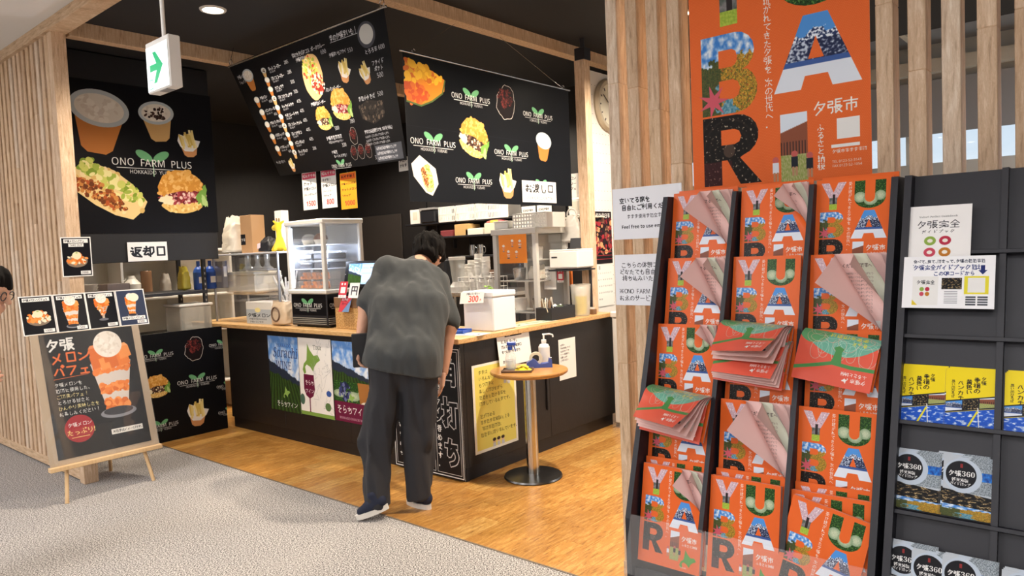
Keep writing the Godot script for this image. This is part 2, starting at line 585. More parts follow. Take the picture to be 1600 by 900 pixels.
# ------------------------------------------------------------------ counter
func build_counter() -> void:
	var kick := mat("kick board", hex("17161a"), 0.5)
	var t := thing("service_counter", "long dark woodgrain counter base carrying the wine posters", "counter", Vector3(-4.9, 0, -3.4))
	for q in [[-1.04, 0.9], [-0.135, 0.91], [0.775, 0.91], [1.385, 0.31]]:
		box(t, "front_panel", Vector3(q[0], 0.52, -0.02), Vector3(q[1] - 0.002, 0.84, 0.04), counter_face, 0.0015)
	box(t, "kick_board", Vector3(0.02, 0.05, -0.035), Vector3(3.02, 0.1, 0.03), kick, 0.001)
	box(t, "back_panel", Vector3(-0.2, 0.47, -0.55), Vector3(2.5, 0.93, 0.02), dark)
	t = thing("pickup_counter", "short dark woodgrain counter base with the yellow notice", "counter", Vector3(-3.36, 0, -4.35))
	for k in 2:
		box(t, "side_panel", Vector3(-0.02, 0.52, 0.45 - k * 0.92), Vector3(0.04, 0.84, 0.918), counter_face, 0.0015)
	box(t, "kick_board", Vector3(-0.035, 0.05, 0.0), Vector3(0.03, 0.1, 1.82), kick, 0.001)
	box(t, "back_panel", Vector3(-0.36, 0.47, 0.0), Vector3(0.02, 0.93, 1.7), dark)
	t = thing("worktop", "pale wooden worktop under the cake fridge and glass guard", "worktop", Vector3(-5.16, 0.941, -3.67))
	box(t, "board", Vector3(0, 0.0175, 0), Vector3(3.66, 0.035, 0.62), top_wood, 0.004)
	box(t, "apron", Vector3(0.18, -0.004, 0.255), Vector3(3.2, 0.008, 0.06), dark, 0.001)
	t = thing("worktop", "pale wooden worktop along the pick-up side", "worktop", Vector3(-3.5, 0.941, -4.62))
	box(t, "board", Vector3(0, 0.0175, 0), Vector3(0.34, 0.035, 1.275), top_wood, 0.004)
	box(t, "apron", Vector3(0.12, -0.004, 0.0), Vector3(0.06, 0.008, 1.2), dark, 0.001)
	var fx := Vector3(0, 0, -3.398)
	poster("wine_poster", "blue sky and vineyard wine poster on the counter front", "poster", print_wine(0), "wine a", Vector3(-5.468, 0.252, fx.z), Vector2(0.452, 0.643))
	poster("wine_poster", "white map poster with a green island and wine glass", "poster", print_wine(1), "wine b", Vector3(-5.01, 0.258, fx.z), Vector2(0.452, 0.641))
	poster("wine_poster", "vineyard poster with grapes and maroon band beside the customer", "poster", print_wine(2), "wine c", Vector3(-4.55, 0.262, fx.z), Vector2(0.44, 0.632))
	poster("drinks_poster", "tall black poster with white outline lettering at counter corner", "poster", print_black(), "black poster", Vector3(-3.715, 0.012, fx.z + 0.001), Vector2(0.71, 0.9))
	poster("yellow_notice", "yellow handwritten notice in a white border behind the round table", "notice", print_yellow(), "yellow notice", Vector3(-3.358, 0.165, -3.73), Vector2(0.455, 0.61), E)
	poster("paper_notice", "plain white typed notice low on the counter by the sanitizer", "notice", print_note(["お客様へ", "店内の利用について", "お水はセルフです", "トレーは返却口へ", "お願いします", "ご協力ください"], ""), "typed notice", Vector3(-3.358, 0.51, -4.6), Vector2(0.225, 0.32), E)
	var cc := thing("cable_cover", "narrow black cable cover strip on the counter side", "cable cover", Vector3(-3.358, 0.32, -4.32))
	box(cc, "strip", Vector3(0.006, 0.13, 0), Vector3(0.012, 0.27, 0.02), dark)
	poster("printed_hoarding", "low black printed board with burgers and fries beside the counter", "panel", print_low(), "low board", Vector3(-6.389, 0.0, -2.99), Vector2(0.72, 0.955), E)
	poster("food_billboard", "large black wall panel printed with a taco, burger and cups", "panel", print_wall(), "wall panel", Vector3(-6.389, 1.825, -2.78), Vector2(1.2, 1.24), E)
	poster("return_sign", "white sign with three bold black characters on the black wall", "sign", print_sign("return"), "return sign", Vector3(-6.38, 1.585, -2.73), Vector2(0.33, 0.162), E)

# ------------------------------------------------------------------ hanging menu and banner
func build_hanging() -> void:
	var t := thing("menu_banner", "tilted black hanging menu banner with photographed drinks, burgers and prices", "menu", Vector3(-4.62, 2.2, -3.4))
	var bend := func(u: float, v: float) -> Vector3:
		var top := Vector3(lerpf(-0.98, 0.97, u), 0.94, 0.25)
		var bot := Vector3(lerpf(-0.98, 0.97, u), lerpf(0.07, -0.025, u), lerpf(-0.16, 0.11, u))
		return top.lerp(bot, v) + Vector3(0, 0, 0.012 * sin(u * 7.0) * v)
	printed(t, "fabric", sheet(1.95, 0.95, 0.0015, bend, 12, 6), print_mat("menu print", print_menu(), 0.5), dark)
	part(t, "top_rod", tube([Vector3(-1.0, 0.945, 0.25), Vector3(0.99, 0.945, 0.25)], 0.009), steel)
	for x in [-0.96, 0.95]:
		part(t, "hook_ring", tube(circle(0.022, 12), 0.003, 6, true), steel, Vector3(x, 0.975, 0.25))
		part(t, "cord", tube([Vector3(x, 0.99, 0.25), Vector3(x * 1.01, 1.135, 0.2)], 0.002, 5), steel)
	var labels := ["white and pink price card hanging under the menu, fifteen hundred", "white and pink price card hanging in the middle, eight hundred", "orange price card hanging under the menu, one thousand"]
	for i in 3:
		var p := poster("price_card", labels[i], "price card", print_price(i), "price %d" % i, [Vector3(-5.15, 1.95, -3.54), Vector3(-4.87, 1.945, -3.53), Vector3(-4.58, 1.917, -3.5)][i], Vector2(0.2, 0.31 if i < 2 else 0.28), 0.0, 0.6)
		part(p, "clip", cbox(Vector3(0.012, 0.06, 0.004)), clear, Vector3(0.0, 0.33 if i < 2 else 0.3, 0.002))
	poster("small_card", "small white card hanging at the banner edge", "card", print_note(["メロン", "かき氷"], "", 100, 110, 26), "small card", Vector3(-3.99, 2.15, -3.55), Vector2(0.1, 0.1))
	# pick-up banner along the counter's side
	t = thing("pickup_banner", "black hanging banner with shop logos, burger, fries and cup over pick-up counter", "banner", Vector3(-3.5, 1.885, -4.05), E)
	var wav := func(u: float, v: float) -> Vector3:
		return Vector3((u - 0.5) * 1.8, 0.945 * (1.0 - v), 0.008 * sin(u * 9.0 + 1.0) * v)
	printed(t, "fabric", sheet(1.8, 0.945, 0.0015, wav, 12, 3), print_mat("banner print", print_banner(), 0.35), dark)
	part(t, "top_rod", tube([Vector3(-0.92, 0.952, 0), Vector3(0.92, 0.952, 0)], 0.008), steel)
	for q in [[-0.8, -0.2], [0.83, 0.3]]:
		part(t, "wire", tube([Vector3(q[0], 0.955, 0), Vector3(q[1], 1.31, -0.2)], 0.0015, 5), steel)
		part(t, "wire_clip", tube(circle(0.014, 10), 0.0025, 6, true), steel, Vector3(q[0], 0.968, 0))
	poster("pickup_sign", "white pick-up counter sign fixed to the banner's lower corner", "sign", print_sign("pickup"), "pickup sign", Vector3(-3.49, 1.905, -4.5), Vector2(0.43, 0.165), E)

func circle(r: float, n: int) -> Array:
	var o := []
	for i in n:
		o.append(Vector3(cos(TAU * i / n) * r, sin(TAU * i / n) * r, 0))
	return o

# ------------------------------------------------------------------ easel with its poster and cards
func build_easel() -> void:
	var pale := grain("easel wood", noise_tex(31, 0.03, [hex("c9a577"), hex("dcbb8e"), hex("d2ae80")], [0.0, 0.5, 1.0], 128, 128, 3), Vector3(6, 1, 6), 0.6)
	var t := thing("display_easel", "pale wooden display easel standing by the slatted wall corner", "easel", Vector3(-5.46, 0, -1.93), E)
	var a := atan(0.25)
	var lean := func(x: float, y: float, d := 0.0) -> Vector3:
		return Vector3(x, y, 0.13 - 0.25 * y + d)
	for s in [-1, 1]:
		part(t, "front_leg", tube([lean.call(s * 0.28, 0.0, 0.0), lean.call(s * 0.24, 0.3), lean.call(s * 0.2, 1.2)], 0.013, 4), pale)
	part(t, "rear_leg", tube([Vector3(0.2, 0.0, -0.42), Vector3(0.12, 1.12, -0.19)], 0.013, 4), pale)
	box(t, "ledge", lean.call(0.0, 0.235, 0.03), Vector3(0.72, 0.03, 0.05), pale)
	box(t, "top_bar", lean.call(0.0, 1.13, -0.012), Vector3(0.5, 0.03, 0.02), pale)
	var p := thing("parfait_poster", "black melon parfait poster in clear sleeve on the wooden easel", "poster", Vector3(-5.46, 0, -1.93), E)
	var board := Node3D.new()
	board.name = "board"
	p.add_child(board)
	board.position = lean.call(0.0, 0.25, 0.03)
	board.rotation.x = -a
	box(board, "backing_board", Vector3(0, 0.445, -0.004), Vector3(0.7, 0.89, 0.008), mat("brown card", hex("b9a68e"), 0.8), 0.001)
	printed(board, "print", sheet(0.6, 0.85, 0.001), print_mat("easel print", print_easel(), 0.3), paper, Vector3(0.0, 0.035, 0.001))
	box(board, "clear_sleeve", Vector3(0, 0.445, 0.004), Vector3(0.705, 0.89, 0.0015), clear, 0.0005)
	var kinds := ["melon parfait card with a low glass bowl, furthest from counter", "melon parfait card with tall narrow glass", "melon parfait card with wide stemmed glass", "melon parfait card on a blue ground, nearest the counter"]
	for i in 4:
		var c := poster("parfait_card", kinds[i], "card", print_card(i), "parfait card %d" % i, Vector3(-5.585, 1.11, -1.652 - i * 0.203), Vector2(0.203, 0.272), E, 0.35)
		c.rotation.x = -a
		c.position.x += 0.004 * (i % 2)
	poster("takeout_card", "take-out parfait card fixed high on the corner post", "card", print_card(4), "parfait card 4", Vector3(-5.672, 1.49, -1.935), Vector2(0.195, 0.28), E, 0.35)

# ------------------------------------------------------------------ what hangs on the slat screen
func build_screen_prints() -> void:
	poster("town_poster", "large orange poster with photo-filled capital letters on the slat screen", "poster", print_poster(), "town poster", Vector3(-1.02, 1.755, -2.798), Vector2(0.68, 0.962), 0.0, 0.55)
	poster("seat_notice", "white laminated notice about free seats, upper of two beside rack", "notice", print_sign("seat"), "seat notice", Vector3(-1.587, 1.572, -2.798), Vector2(0.34, 0.226), 0.0, 0.3)
	poster("rest_notice", "white laminated notice about the rest corner, lower of two", "notice", print_sign("rest"), "rest notice", Vector3(-1.587, 1.278, -2.798), Vector2(0.34, 0.226), 0.0, 0.3)

# ------------------------------------------------------------------ racks
const LEAN := 0.31
func on_rack(x: float, y: float, off := 0.0) -> Vector3:
	return Vector3(x, y, -2.55 + LEAN * (1.72 - y) + off)

func rack(label: String, xs: Array, steps: bool) -> Node3D:
	var x0: float = xs[0]
	var x1: float = xs[-1]
	var t := thing("brochure_rack", label, "rack", Vector3((x0 + x1) * 0.5, 0, -2.3))
	var o := t.position
	var m := mat("rack black", hex("1b1c24"), 0.5)
	for i in xs.size():
		var edge := i == 0 or i == xs.size() - 1
		var f := 0.03 if edge else 0.012
		var pts := []
		for q in [[1.725, f], [0.58, f]]:
			pts.append(Vector2(-(on_rack(0, q[0], q[1]).z - o.z), q[0]))
		var zf: float = on_rack(0, 0.58, f).z - o.z
		if edge:
			pts.append(Vector2(-zf, 0.0))
			pts.append(Vector2(-(-2.66 - o.z), 0.0))
			pts.append(Vector2(-(-2.66 - o.z), 1.725))
		else:
			pts.append(Vector2(-(on_rack(0, 0.58, -0.07).z - o.z), 0.58))
			pts.append(Vector2(-(on_rack(0, 1.725, -0.07).z - o.z), 1.725))
		var w := 0.02 if edge else 0.016
		part(t, "side_frame" if edge else "divider", extrude(pts, w), m, Vector3(xs[i] - o.x - w * 0.5, 0, 0), Vector3(0, E, 0))
	var mid := (x0 + x1) * 0.5 - o.x
	var wide := x1 - x0 - 0.02
	var tip := Vector3(-atan(LEAN), 0, 0)
	for k in 5:
		var top: float = 1.722 - k * 0.2425
		var low := top - 0.2405
		var c := on_rack(0, (top + low) * 0.5, -0.016 if steps else -0.08)
		box(t, "back_plate", Vector3(mid, c.y, c.z - o.z), Vector3(wide, (top - low) * 1.047, 0.004), m, 0.001, tip)
		var s := on_rack(0, low, 0.0 if steps else -0.055)
		if not steps:
			s.y -= 0.093
		box(t, "pocket_floor", Vector3(mid, s.y, s.z - o.z), Vector3(wide, 0.005, 0.034), m, 0.001)
		if steps:
			box(t, "pocket_lip", Vector3(mid, s.y + 0.004, s.z - o.z + 0.016), Vector3(wide, 0.012, 0.003), m, 0.001, tip)
	box(t, "base_panel", Vector3(mid, 0.2, on_rack(0, 0.58, 0.005).z - o.z), Vector3(wide, 0.4, 0.012), m)
	var ac := on_rack(0, 0.5, 0.03)
	box(t, "front_guard", Vector3(mid, ac.y, ac.z - o.z), Vector3(wide, 0.2, 0.003), clear, 0.0008, Vector3(-atan(LEAN), 0, 0))
	return t

var cover_m: Material
var page_m: Material
var pale_m: Material
var back_m: Material
var pink: Material

const MW := 0.236
const MH := 0.342
const MT := 0.183       # a magazine leans back a little less than its rack

# booklet standing on a rack, given by its top edge: pages and a cover that may peel away at the upper corner
func magazine(x: float, top: float, off: float, peel: float, label: String, turn := 0.0, thick := 0.008) -> Node3D:
	var up := Vector3(0, cos(MT), -sin(MT))
	var t := thing("magazine", label, "magazine", on_rack(x, top, off) - up * MH, 0.0, "orange town magazines")
	t.rotation = Vector3(-MT, 0, turn)
	var w := MW
	var h := MH
	box(t, "page_block", Vector3(0, h * 0.5, thick * 0.5), Vector3(w - 0.002, h - 0.002, thick), pink, 0.0005)
	if peel > 0.0:
		printed(t, "first_page", sheet(w - 0.002, h - 0.002, 0.0004), page_m, pink, Vector3(0, 0.001, thick))
		for k in 3:
			printed(t, "loose_page", sheet(w, h, 0.0003, curl(w, h, peel * (0.3 + 0.2 * k), 0.03 - 0.004 * k, 1.2 + 0.3 * k), 14, 18), pale_m if k == 1 else page_m, paper if k == 1 else pink, Vector3(0, 0, thick + 0.001 + 0.0006 * k))
	printed(t, "cover", sheet(w, h, 0.0004, curl(w, h, peel, 0.018, 2.35) if peel > 0.0 else null, 16 if peel > 0.0 else 1, 22 if peel > 0.0 else 1), cover_m, pink, Vector3(0, 0, thick + 0.003 if peel > 0.0 else thick))
	part(t, "back_cover", cbox(Vector3(w, h, 0.0006), 0.0002), mat("cover orange", ORANGE, 0.4), Vector3(0, h * 0.5, -0.0003))
	return t

# sheet whose upper right corner rolls forward about a slanting line
func curl(w: float, h: float, amount: float, r: float, most: float) -> Callable:
	var n := Vector2(0.86, 0.5)
	var reach := Vector2(w * 0.5, h).dot(n)
	var start := reach - amount
	return func(u: float, v: float) -> Vector3:
		var p := Vector2((u - 0.5) * w, (1.0 - v) * h)
		var d := p.dot(n) - start
		if d <= 0.0:
			return Vector3(p.x, p.y, 0)
		var a := minf(d / r, most)
		var rest := d - a * r
		var along := r * sin(a) + rest * cos(a)
		var out := r * (1.0 - cos(a)) + rest * sin(a)
		var q := p - n * d + n * along
		return Vector3(q.x, q.y, out)

# booklet that has flopped forward over the pocket's lip, its back cover upside down
func drooped(x: float, y: float, off: float, label: String, turn: float, open: float) -> Node3D:
	var t := thing("magazine", label, "magazine", on_rack(x, y, off), 0.0, "orange town magazines")
	t.rotation = Vector3(-atan(LEAN), 0, turn)
	var w := MW
	for k in (1 if open <= 0.0 else 5):
		var lift := open * k * 0.22
		var f := func(u: float, v: float) -> Vector3:
			# v 0 at the fold (top), 1 at the hanging lower edge
			var s := v * 0.168
			var up := 0.01 + 0.03 * sin(minf(v * 3.0, 1.0) * PI * 0.5) + lift * v * (0.35 + 0.65 * u) * 0.5
			return Vector3((u - 0.5) * w + 0.03 * lift * v, -s * (1.0 - 0.5 * lift) + 0.012 * sin(PI * minf(v * 2.0, 1.0)), up)
		var top := k == (0 if open <= 0.0 else 4) or k == 0
		printed(t, "back_cover" if top else "loose_page", sheet(w, 0.17, 0.0006, f, 6, 12), back_m if top else page_m, pink)
	var g := func(u: float, v: float) -> Vector3:
		return Vector3((u - 0.5) * w, 0.0 - v * 0.16, 0.004 + 0.004 * v)
	printed(t, "lower_half", sheet(w, 0.16, 0.006, g, 1, 4), cover_m, pink)
	return t

func build_racks() -> void:
	cover_m = print_mat("magazine cover", print_cover(), 0.28)
	page_m = print_mat("magazine page", print_page(hex("e9c4bd")), 0.6)
	pale_m = print_mat("pale magazine page", print_page(hex("dfe3cf")), 0.6)
	back_m = print_mat("magazine back", print_back(), 0.28)
	pink = mat("pink paper", hex("e3b9b2"), 0.7)
	rack("black slanted brochure rack holding orange magazines in three columns", [-1.345, -1.078, -0.806, -0.548], false)
	rack("black slanted brochure rack with yellow and dark leaflets", [-0.51, -0.262, -0.014, 0.234], true)
	# rows by the height of a magazine's top; columns by their middle
	var Y := [1.735, 1.487, 1.247, 1.005, 0.757]
	var X := [-1.215, -0.945, -0.68]
	var where := ["the top row", "the second row", "the third row", "the fourth row", "the bottom row"]
	var which := ["nearest the slat notices", "in the middle column", "nearest the leaflet rack"]
	var peel := [[0.125, 0.09, 0.0], [0.12, 0.0, 0.15], [0.065, 0.0, 0.0], [0.0, 0.14, 0.0], [0.085, 0.0, 0.0]]
	for i in 5:
		for j in 3:
			var st: String = "orange magazine with %s in %s %s" % ["peeling cover" if peel[i][j] > 0.0 else "flat cover", where[i], which[j]]
			magazine(X[j] + [0.0, 0.006, -0.004][(i + j) % 3], Y[i], -0.024, peel[i][j], st, [0.0, 0.012, -0.008][(i * 2 + j) % 3], 0.008 if i < 4 else 0.016)
	for j in 3:
		magazine(X[j] + 0.012, Y[0] + 0.01, -0.036, 0.0, "orange magazine behind the front one in the top row " + which[j], 0.0, 0.005)
		magazine(X[j] + 0.01, Y[4] + 0.022, -0.036, 0.0, "orange magazine behind the front one in the bottom row " + which[j], 0.02, 0.008)
	magazine(-0.735, 0.735, 0.004, 0.0, "orange magazine leaning askew in front, bottom row corner", -0.2, 0.012)
	drooped(-1.2, 1.02, 0.0, "flopped magazine spread open showing red and teal back, fourth row", -0.1, 0.55)
	drooped(-0.945, 1.262, 0.0, "flopped magazine lying over another in the third row", -0.06, 0.55)
	drooped(-0.945, 1.215, -0.006, "flopped magazine spread underneath in the third row", -0.08, 0.3)
	drooped(-0.672, 1.236, 0.0, "flopped magazine lying flat with teal globe back, third row", -0.14, 0.0)
	# leaflets of the second rack
	var wp := mat("white card", hex("eceae6"), 0.6)
	leaflet("guide_leaflet", "white guidebook leaflet with four round emblems in dark rack", "guide", -0.425, 1.415, 0.02, Vector2(0.172, 0.22), 1, "")
	leaflet("code_sheet", "white landscape sheet with a yellow framed square below guide", "code", -0.392, 1.325, 0.03, Vector2(0.232, 0.156), 1, "")
	var ls := [["hanky_leaflet", "hanky", "yellow and blue leaflet", "yellow leaflets in the rack", [[-0.452, 1.0, 0.122, "beside the magazine rack"], [-0.327, 1.0, 0.122, "beside the rack's upright"], [-0.188, 1.0, 0.122, "in the outer column"]], Vector2(0.122, 0.158)],
		["guide_map", "ring", "dark round-emblem guide map", "guide maps in the rack", [[-0.455, 0.762, 0.12, "alone in its pocket"], [-0.325, 0.762, 0.12, "in front of its twin"], [-0.345, 0.766, 0.12, "half hidden behind its twin"], [-0.455, 0.52, 0.12, "in the lowest pocket, nearest the magazines"], [-0.39, 0.512, 0.12, "in the lowest pocket, middle"], [-0.315, 0.516, 0.12, "in the lowest pocket, nearest the upright"], [-0.18, 0.512, 0.12, "in the lowest pocket of the outer column"]], Vector2(0.122, 0.16)]]
	for l in ls:
		for i in l[4].size():
			var q: Array = l[4][i]
			leaflet(l[0], l[2] + " " + q[3], l[1], q[0], q[1], -0.008 - (0.004 if "hidden" in q[3] else 0.0) + (0.004 * i if l[1] == "ring" and i > 2 else 0.0), l[5], 3, l[3])

func leaflet(called: String, label: String, kind: String, x: float, y: float, off: float, size: Vector2, stack: int, group: String) -> void:
	if not mats.has("leaf " + kind):
		print_mat("leaf " + kind, print_sign(kind), 0.3)
	var t := thing(called, label, "leaflet", on_rack(x, y, off), 0.0, group)
	t.rotation.x = -atan(LEAN)
	for i in stack:
		printed(t, "copy" if i < stack - 1 else "front_copy", sheet(size.x, size.y + 0.004 * (stack - 1 - i), 0.002), mats["leaf " + kind], paper, Vector3(0.003 * (stack - 1 - i), 0, i * 0.0024))

# ------------------------------------------------------------------ round table and what stands on it
func build_table() -> void:
	var c := Vector3(-3.07, 0, -3.76)
	var chrome := mat("brushed chrome", hex("c4c2bd"), 0.18, 1.0)
	var t := thing("bar_table", "small round wooden-topped table on a chrome pedestal", "table", c)
	part(t, "base_plate", lathe([Vector2(0, 0), Vector2(0.195, 0), Vector2(0.2, 0.006), Vector2(0.195, 0.016), Vector2(0.1, 0.024), Vector2(0.045, 0.028), Vector2(0, 0.028)], 48), mat("dark chrome", hex("6e6c6a"), 0.3, 1.0))
	part(t, "column", lathe([Vector2(0.042, 0.026), Vector2(0.042, 0.69), Vector2(0.06, 0.7), Vector2(0.06, 0.706), Vector2(0, 0.706)], 28), chrome)
	part(t, "table_top", lathe([Vector2(0, 0.706), Vector2(0.246, 0.706), Vector2(0.262, 0.716), Vector2(0.264, 0.728), Vector2(0.26, 0.735), Vector2(0, 0.735)], 56), grain("table wood", noise_tex(41, 0.03, [hex("a8763e"), hex("b98648"), hex("c39352")], [0.0, 0.5, 1.0], 128, 128, 3), Vector3(2, 8, 8), 0.28))
	var y := 0.735
	var u := thing("spray_bottle", "clear spray bottle with a blue trigger head on the tray", "bottle", Vector3(-3.165, y + 0.008, -3.685))
	var cl := glass("bottle plastic", hex("e8eef0"), 0.22)
	part(u, "bottle", lathe([Vector2(0, 0), Vector2(0.034, 0), Vector2(0.036, 0.01), Vector2(0.036, 0.075), Vector2(0.03, 0.1), Vector2(0.015, 0.122), Vector2(0.014, 0.135)], 24), cl)
	part(u, "liquid", lathe([Vector2(0, 0.004), Vector2(0.033, 0.004), Vector2(0.033, 0.06), Vector2(0, 0.06)], 20), glass("liquid", hex("dfeef2"), 0.3))
	var blue := mat("blue plastic", hex("2f4fae"), 0.35)
	part(u, "collar", rod(0.017, 0.025, 16), blue, Vector3(0, 0.13, 0))
	var th := part(u, "trigger_head", cbox(Vector3(0.06, 0.028, 0.022), 0.006), blue, Vector3(0.012, 0.172, 0), Vector3(0, 0.9, 0))
	part(th, "trigger", cbox(Vector3(0.008, 0.04, 0.014), 0.003), blue, Vector3(0.022, -0.03, 0), Vector3(0, 0, 0.3))
	u = thing("tray", "flat dark brown tray on the round table", "tray", Vector3(-3.09, y, -3.665), 0.55)
	var tm := mat("tray brown", hex("6d5440"), 0.5)
	box(u, "base", Vector3(0, 0.004, 0), Vector3(0.2, 0.006, 0.12), tm)
	for s in [[0.0, 0.06, 0.2, 0.005], [0.0, -0.06, 0.2, 0.005], [0.1, 0.0, 0.005, 0.125], [-0.1, 0.0, 0.005, 0.125]]:
		box(u, "rim", Vector3(s[0], 0.009, s[1]), Vector3(s[2], 0.014, s[3]), tm)
	u = thing("sponge_cloth", "crumpled yellow cloth lying in the brown tray", "cloth", Vector3(-3.06, y + 0.008, -3.685), 0.55)
	part(u, "cloth", surf(func(a: float, b: float) -> Vector3:
		var e := sin(a * PI) * sin(b * PI)
		return Vector3((a - 0.5) * 0.11, e * (0.022 + 0.01 * sin(a * 19.0) * cos(b * 15.0)), (b - 0.5) * 0.09), 16, 14), mat("yellow cloth", hex("ecd92c"), 0.8))
	part(u, "fold", surf(func(a: float, b: float) -> Vector3:
		return Vector3((a - 0.5) * 0.08, 0.02 + 0.012 * sin(a * PI), (b - 0.5) * 0.05 + 0.01 * sin(a * 8.0)), 8, 4), mat("yellow cloth", hex("ecd92c"), 0.8))
	# tape dispenser
	u = thing("tape_dispenser", "blue desk tape dispenser with a pale roll", "tape dispenser", Vector3(-3.06, y, -3.86), 0.72)
	part(u, "body", extrude([Vector2(-0.085, 0), Vector2(0.09, 0), Vector2(0.088, 0.05), Vector2(0.07, 0.062), Vector2(0.062, 0.032), Vector2(0.03, 0.028), Vector2(0.0, 0.026), Vector2(-0.02, 0.05), Vector2(-0.04, 0.062), Vector2(-0.062, 0.05), Vector2(-0.085, 0.035)], 0.055), mat("dispenser blue", hex("4157a4"), 0.4), Vector3(0, 0, -0.028))
	part(u, "tape_roll", lathe([Vector2(0.026, -0.011), Vector2(0.045, -0.011), Vector2(0.045, 0.011), Vector2(0.026, 0.011), Vector2(0.026, -0.011)], 30), mat("tape", hex("d9d3bf"), 0.4), Vector3(-0.02, 0.062, 0), Vector3(E, 0, 0))
	part(u, "cutter", cbox(Vector3(0.006, 0.016, 0.03), 0.001), steel, Vector3(0.082, 0.058, 0))
	# sanitizer
	u = thing("sanitizer_bottle", "white pump bottle of hand sanitizer on the table", "bottle", Vector3(-3.1, y, -3.975))
	part(u, "bottle", lathe([Vector2(0, 0), Vector2(0.036, 0), Vector2(0.039, 0.008), Vector2(0.039, 0.125), Vector2(0.03, 0.142), Vector2(0.016, 0.146), Vector2(0.016, 0.155), Vector2(0, 0.155)], 28), mat("milky plastic", hex("e9e9e6"), 0.4))
	var cap := part(u, "pump", rod(0.018, 0.022, 18), white_plastic, Vector3(0, 0.153, 0))
	part(cap, "pump_stem", rod(0.006, 0.035, 10), white_plastic, Vector3(0, 0.021, 0))
	part(cap, "nozzle", tube([Vector3(-0.012, 0.057, 0), Vector3(0.03, 0.059, -0.03), Vector3(0.045, 0.053, -0.042), Vector3(0.047, 0.037, -0.044)], 0.006, 8), white_plastic)
	poster("request_notice", "white request notice with a black heading leaning behind spray bottle", "notice", print_note(["一、食器 食べ残し", "飲み残しは奥の返却口", "までお願い致します。", "", "店主より願い"], "お願い", 260, 180, 17), "request notice", Vector3(-3.33, 0.728, -3.94), Vector2(0.36, 0.25), E, 0.5, -0.1)
# ------------------------------------------------------------------ the front of the kitchen: on the counter
const TOP := 0.9765

func bag(w: float, h: float, d: float, seed_: int, pinch := 0.5) -> ArrayMesh:
	var n := FastNoiseLite.new()
	n.seed = seed_
	n.frequency = 6.0
	return surf(func(u: float, v: float) -> Vector3:
		var a := u * TAU
		var y := (1.0 - v) * h
		var k := 1.0 - pinch * pow(1.0 - v, 3.0)
		if v > 0.97: k *= 0.02
		var c := Vector3(signf(cos(a)) * pow(absf(cos(a)), 0.5) * w * 0.5 * k, y if v <= 0.97 else 0.0, signf(sin(a)) * pow(absf(sin(a)), 0.5) * d * 0.5 * k)
		return c * (1.0 + 0.12 * n.get_noise_3d(c.x * 3.0, c.y * 3.0, c.z * 3.0)) if v <= 0.97 else c, 28, 16)

func bottle(r: float, h: float, neck: float) -> ArrayMesh:
	return lathe([Vector2(0, 0), Vector2(r * 0.94, 0), Vector2(r, h * 0.03), Vector2(r, h * 0.6), Vector2(r * 0.8, h * 0.72), Vector2(neck, h * 0.82), Vector2(neck, h), Vector2(0, h)], 18)

func crate(parent: Node3D, s: Vector3, m: Material, bars: int, rows: int) -> void:
	# slotted plastic basket: floor, four frames of slats
	box(parent, "base", Vector3(0, 0.004, 0), Vector3(s.x, 0.008, s.z), m)
	for z in [-1, 1]:
		for k in rows + 1:
			box(parent, "rail", Vector3(0, s.y * k / rows, z * s.z * 0.5), Vector3(s.x, s.y * 0.1, 0.006), m, 0.001)
		for i in bars + 1:
			box(parent, "bar", Vector3(s.x * (float(i) / bars - 0.5), s.y * 0.5, z * s.z * 0.5), Vector3(s.x / bars * 0.45, s.y, 0.005), m, 0.001)
	for x in [-1, 1]:
		box(parent, "end_panel", Vector3(x * s.x * 0.5, s.y * 0.5, 0), Vector3(0.006, s.y * 1.06, s.z), m, 0.001)

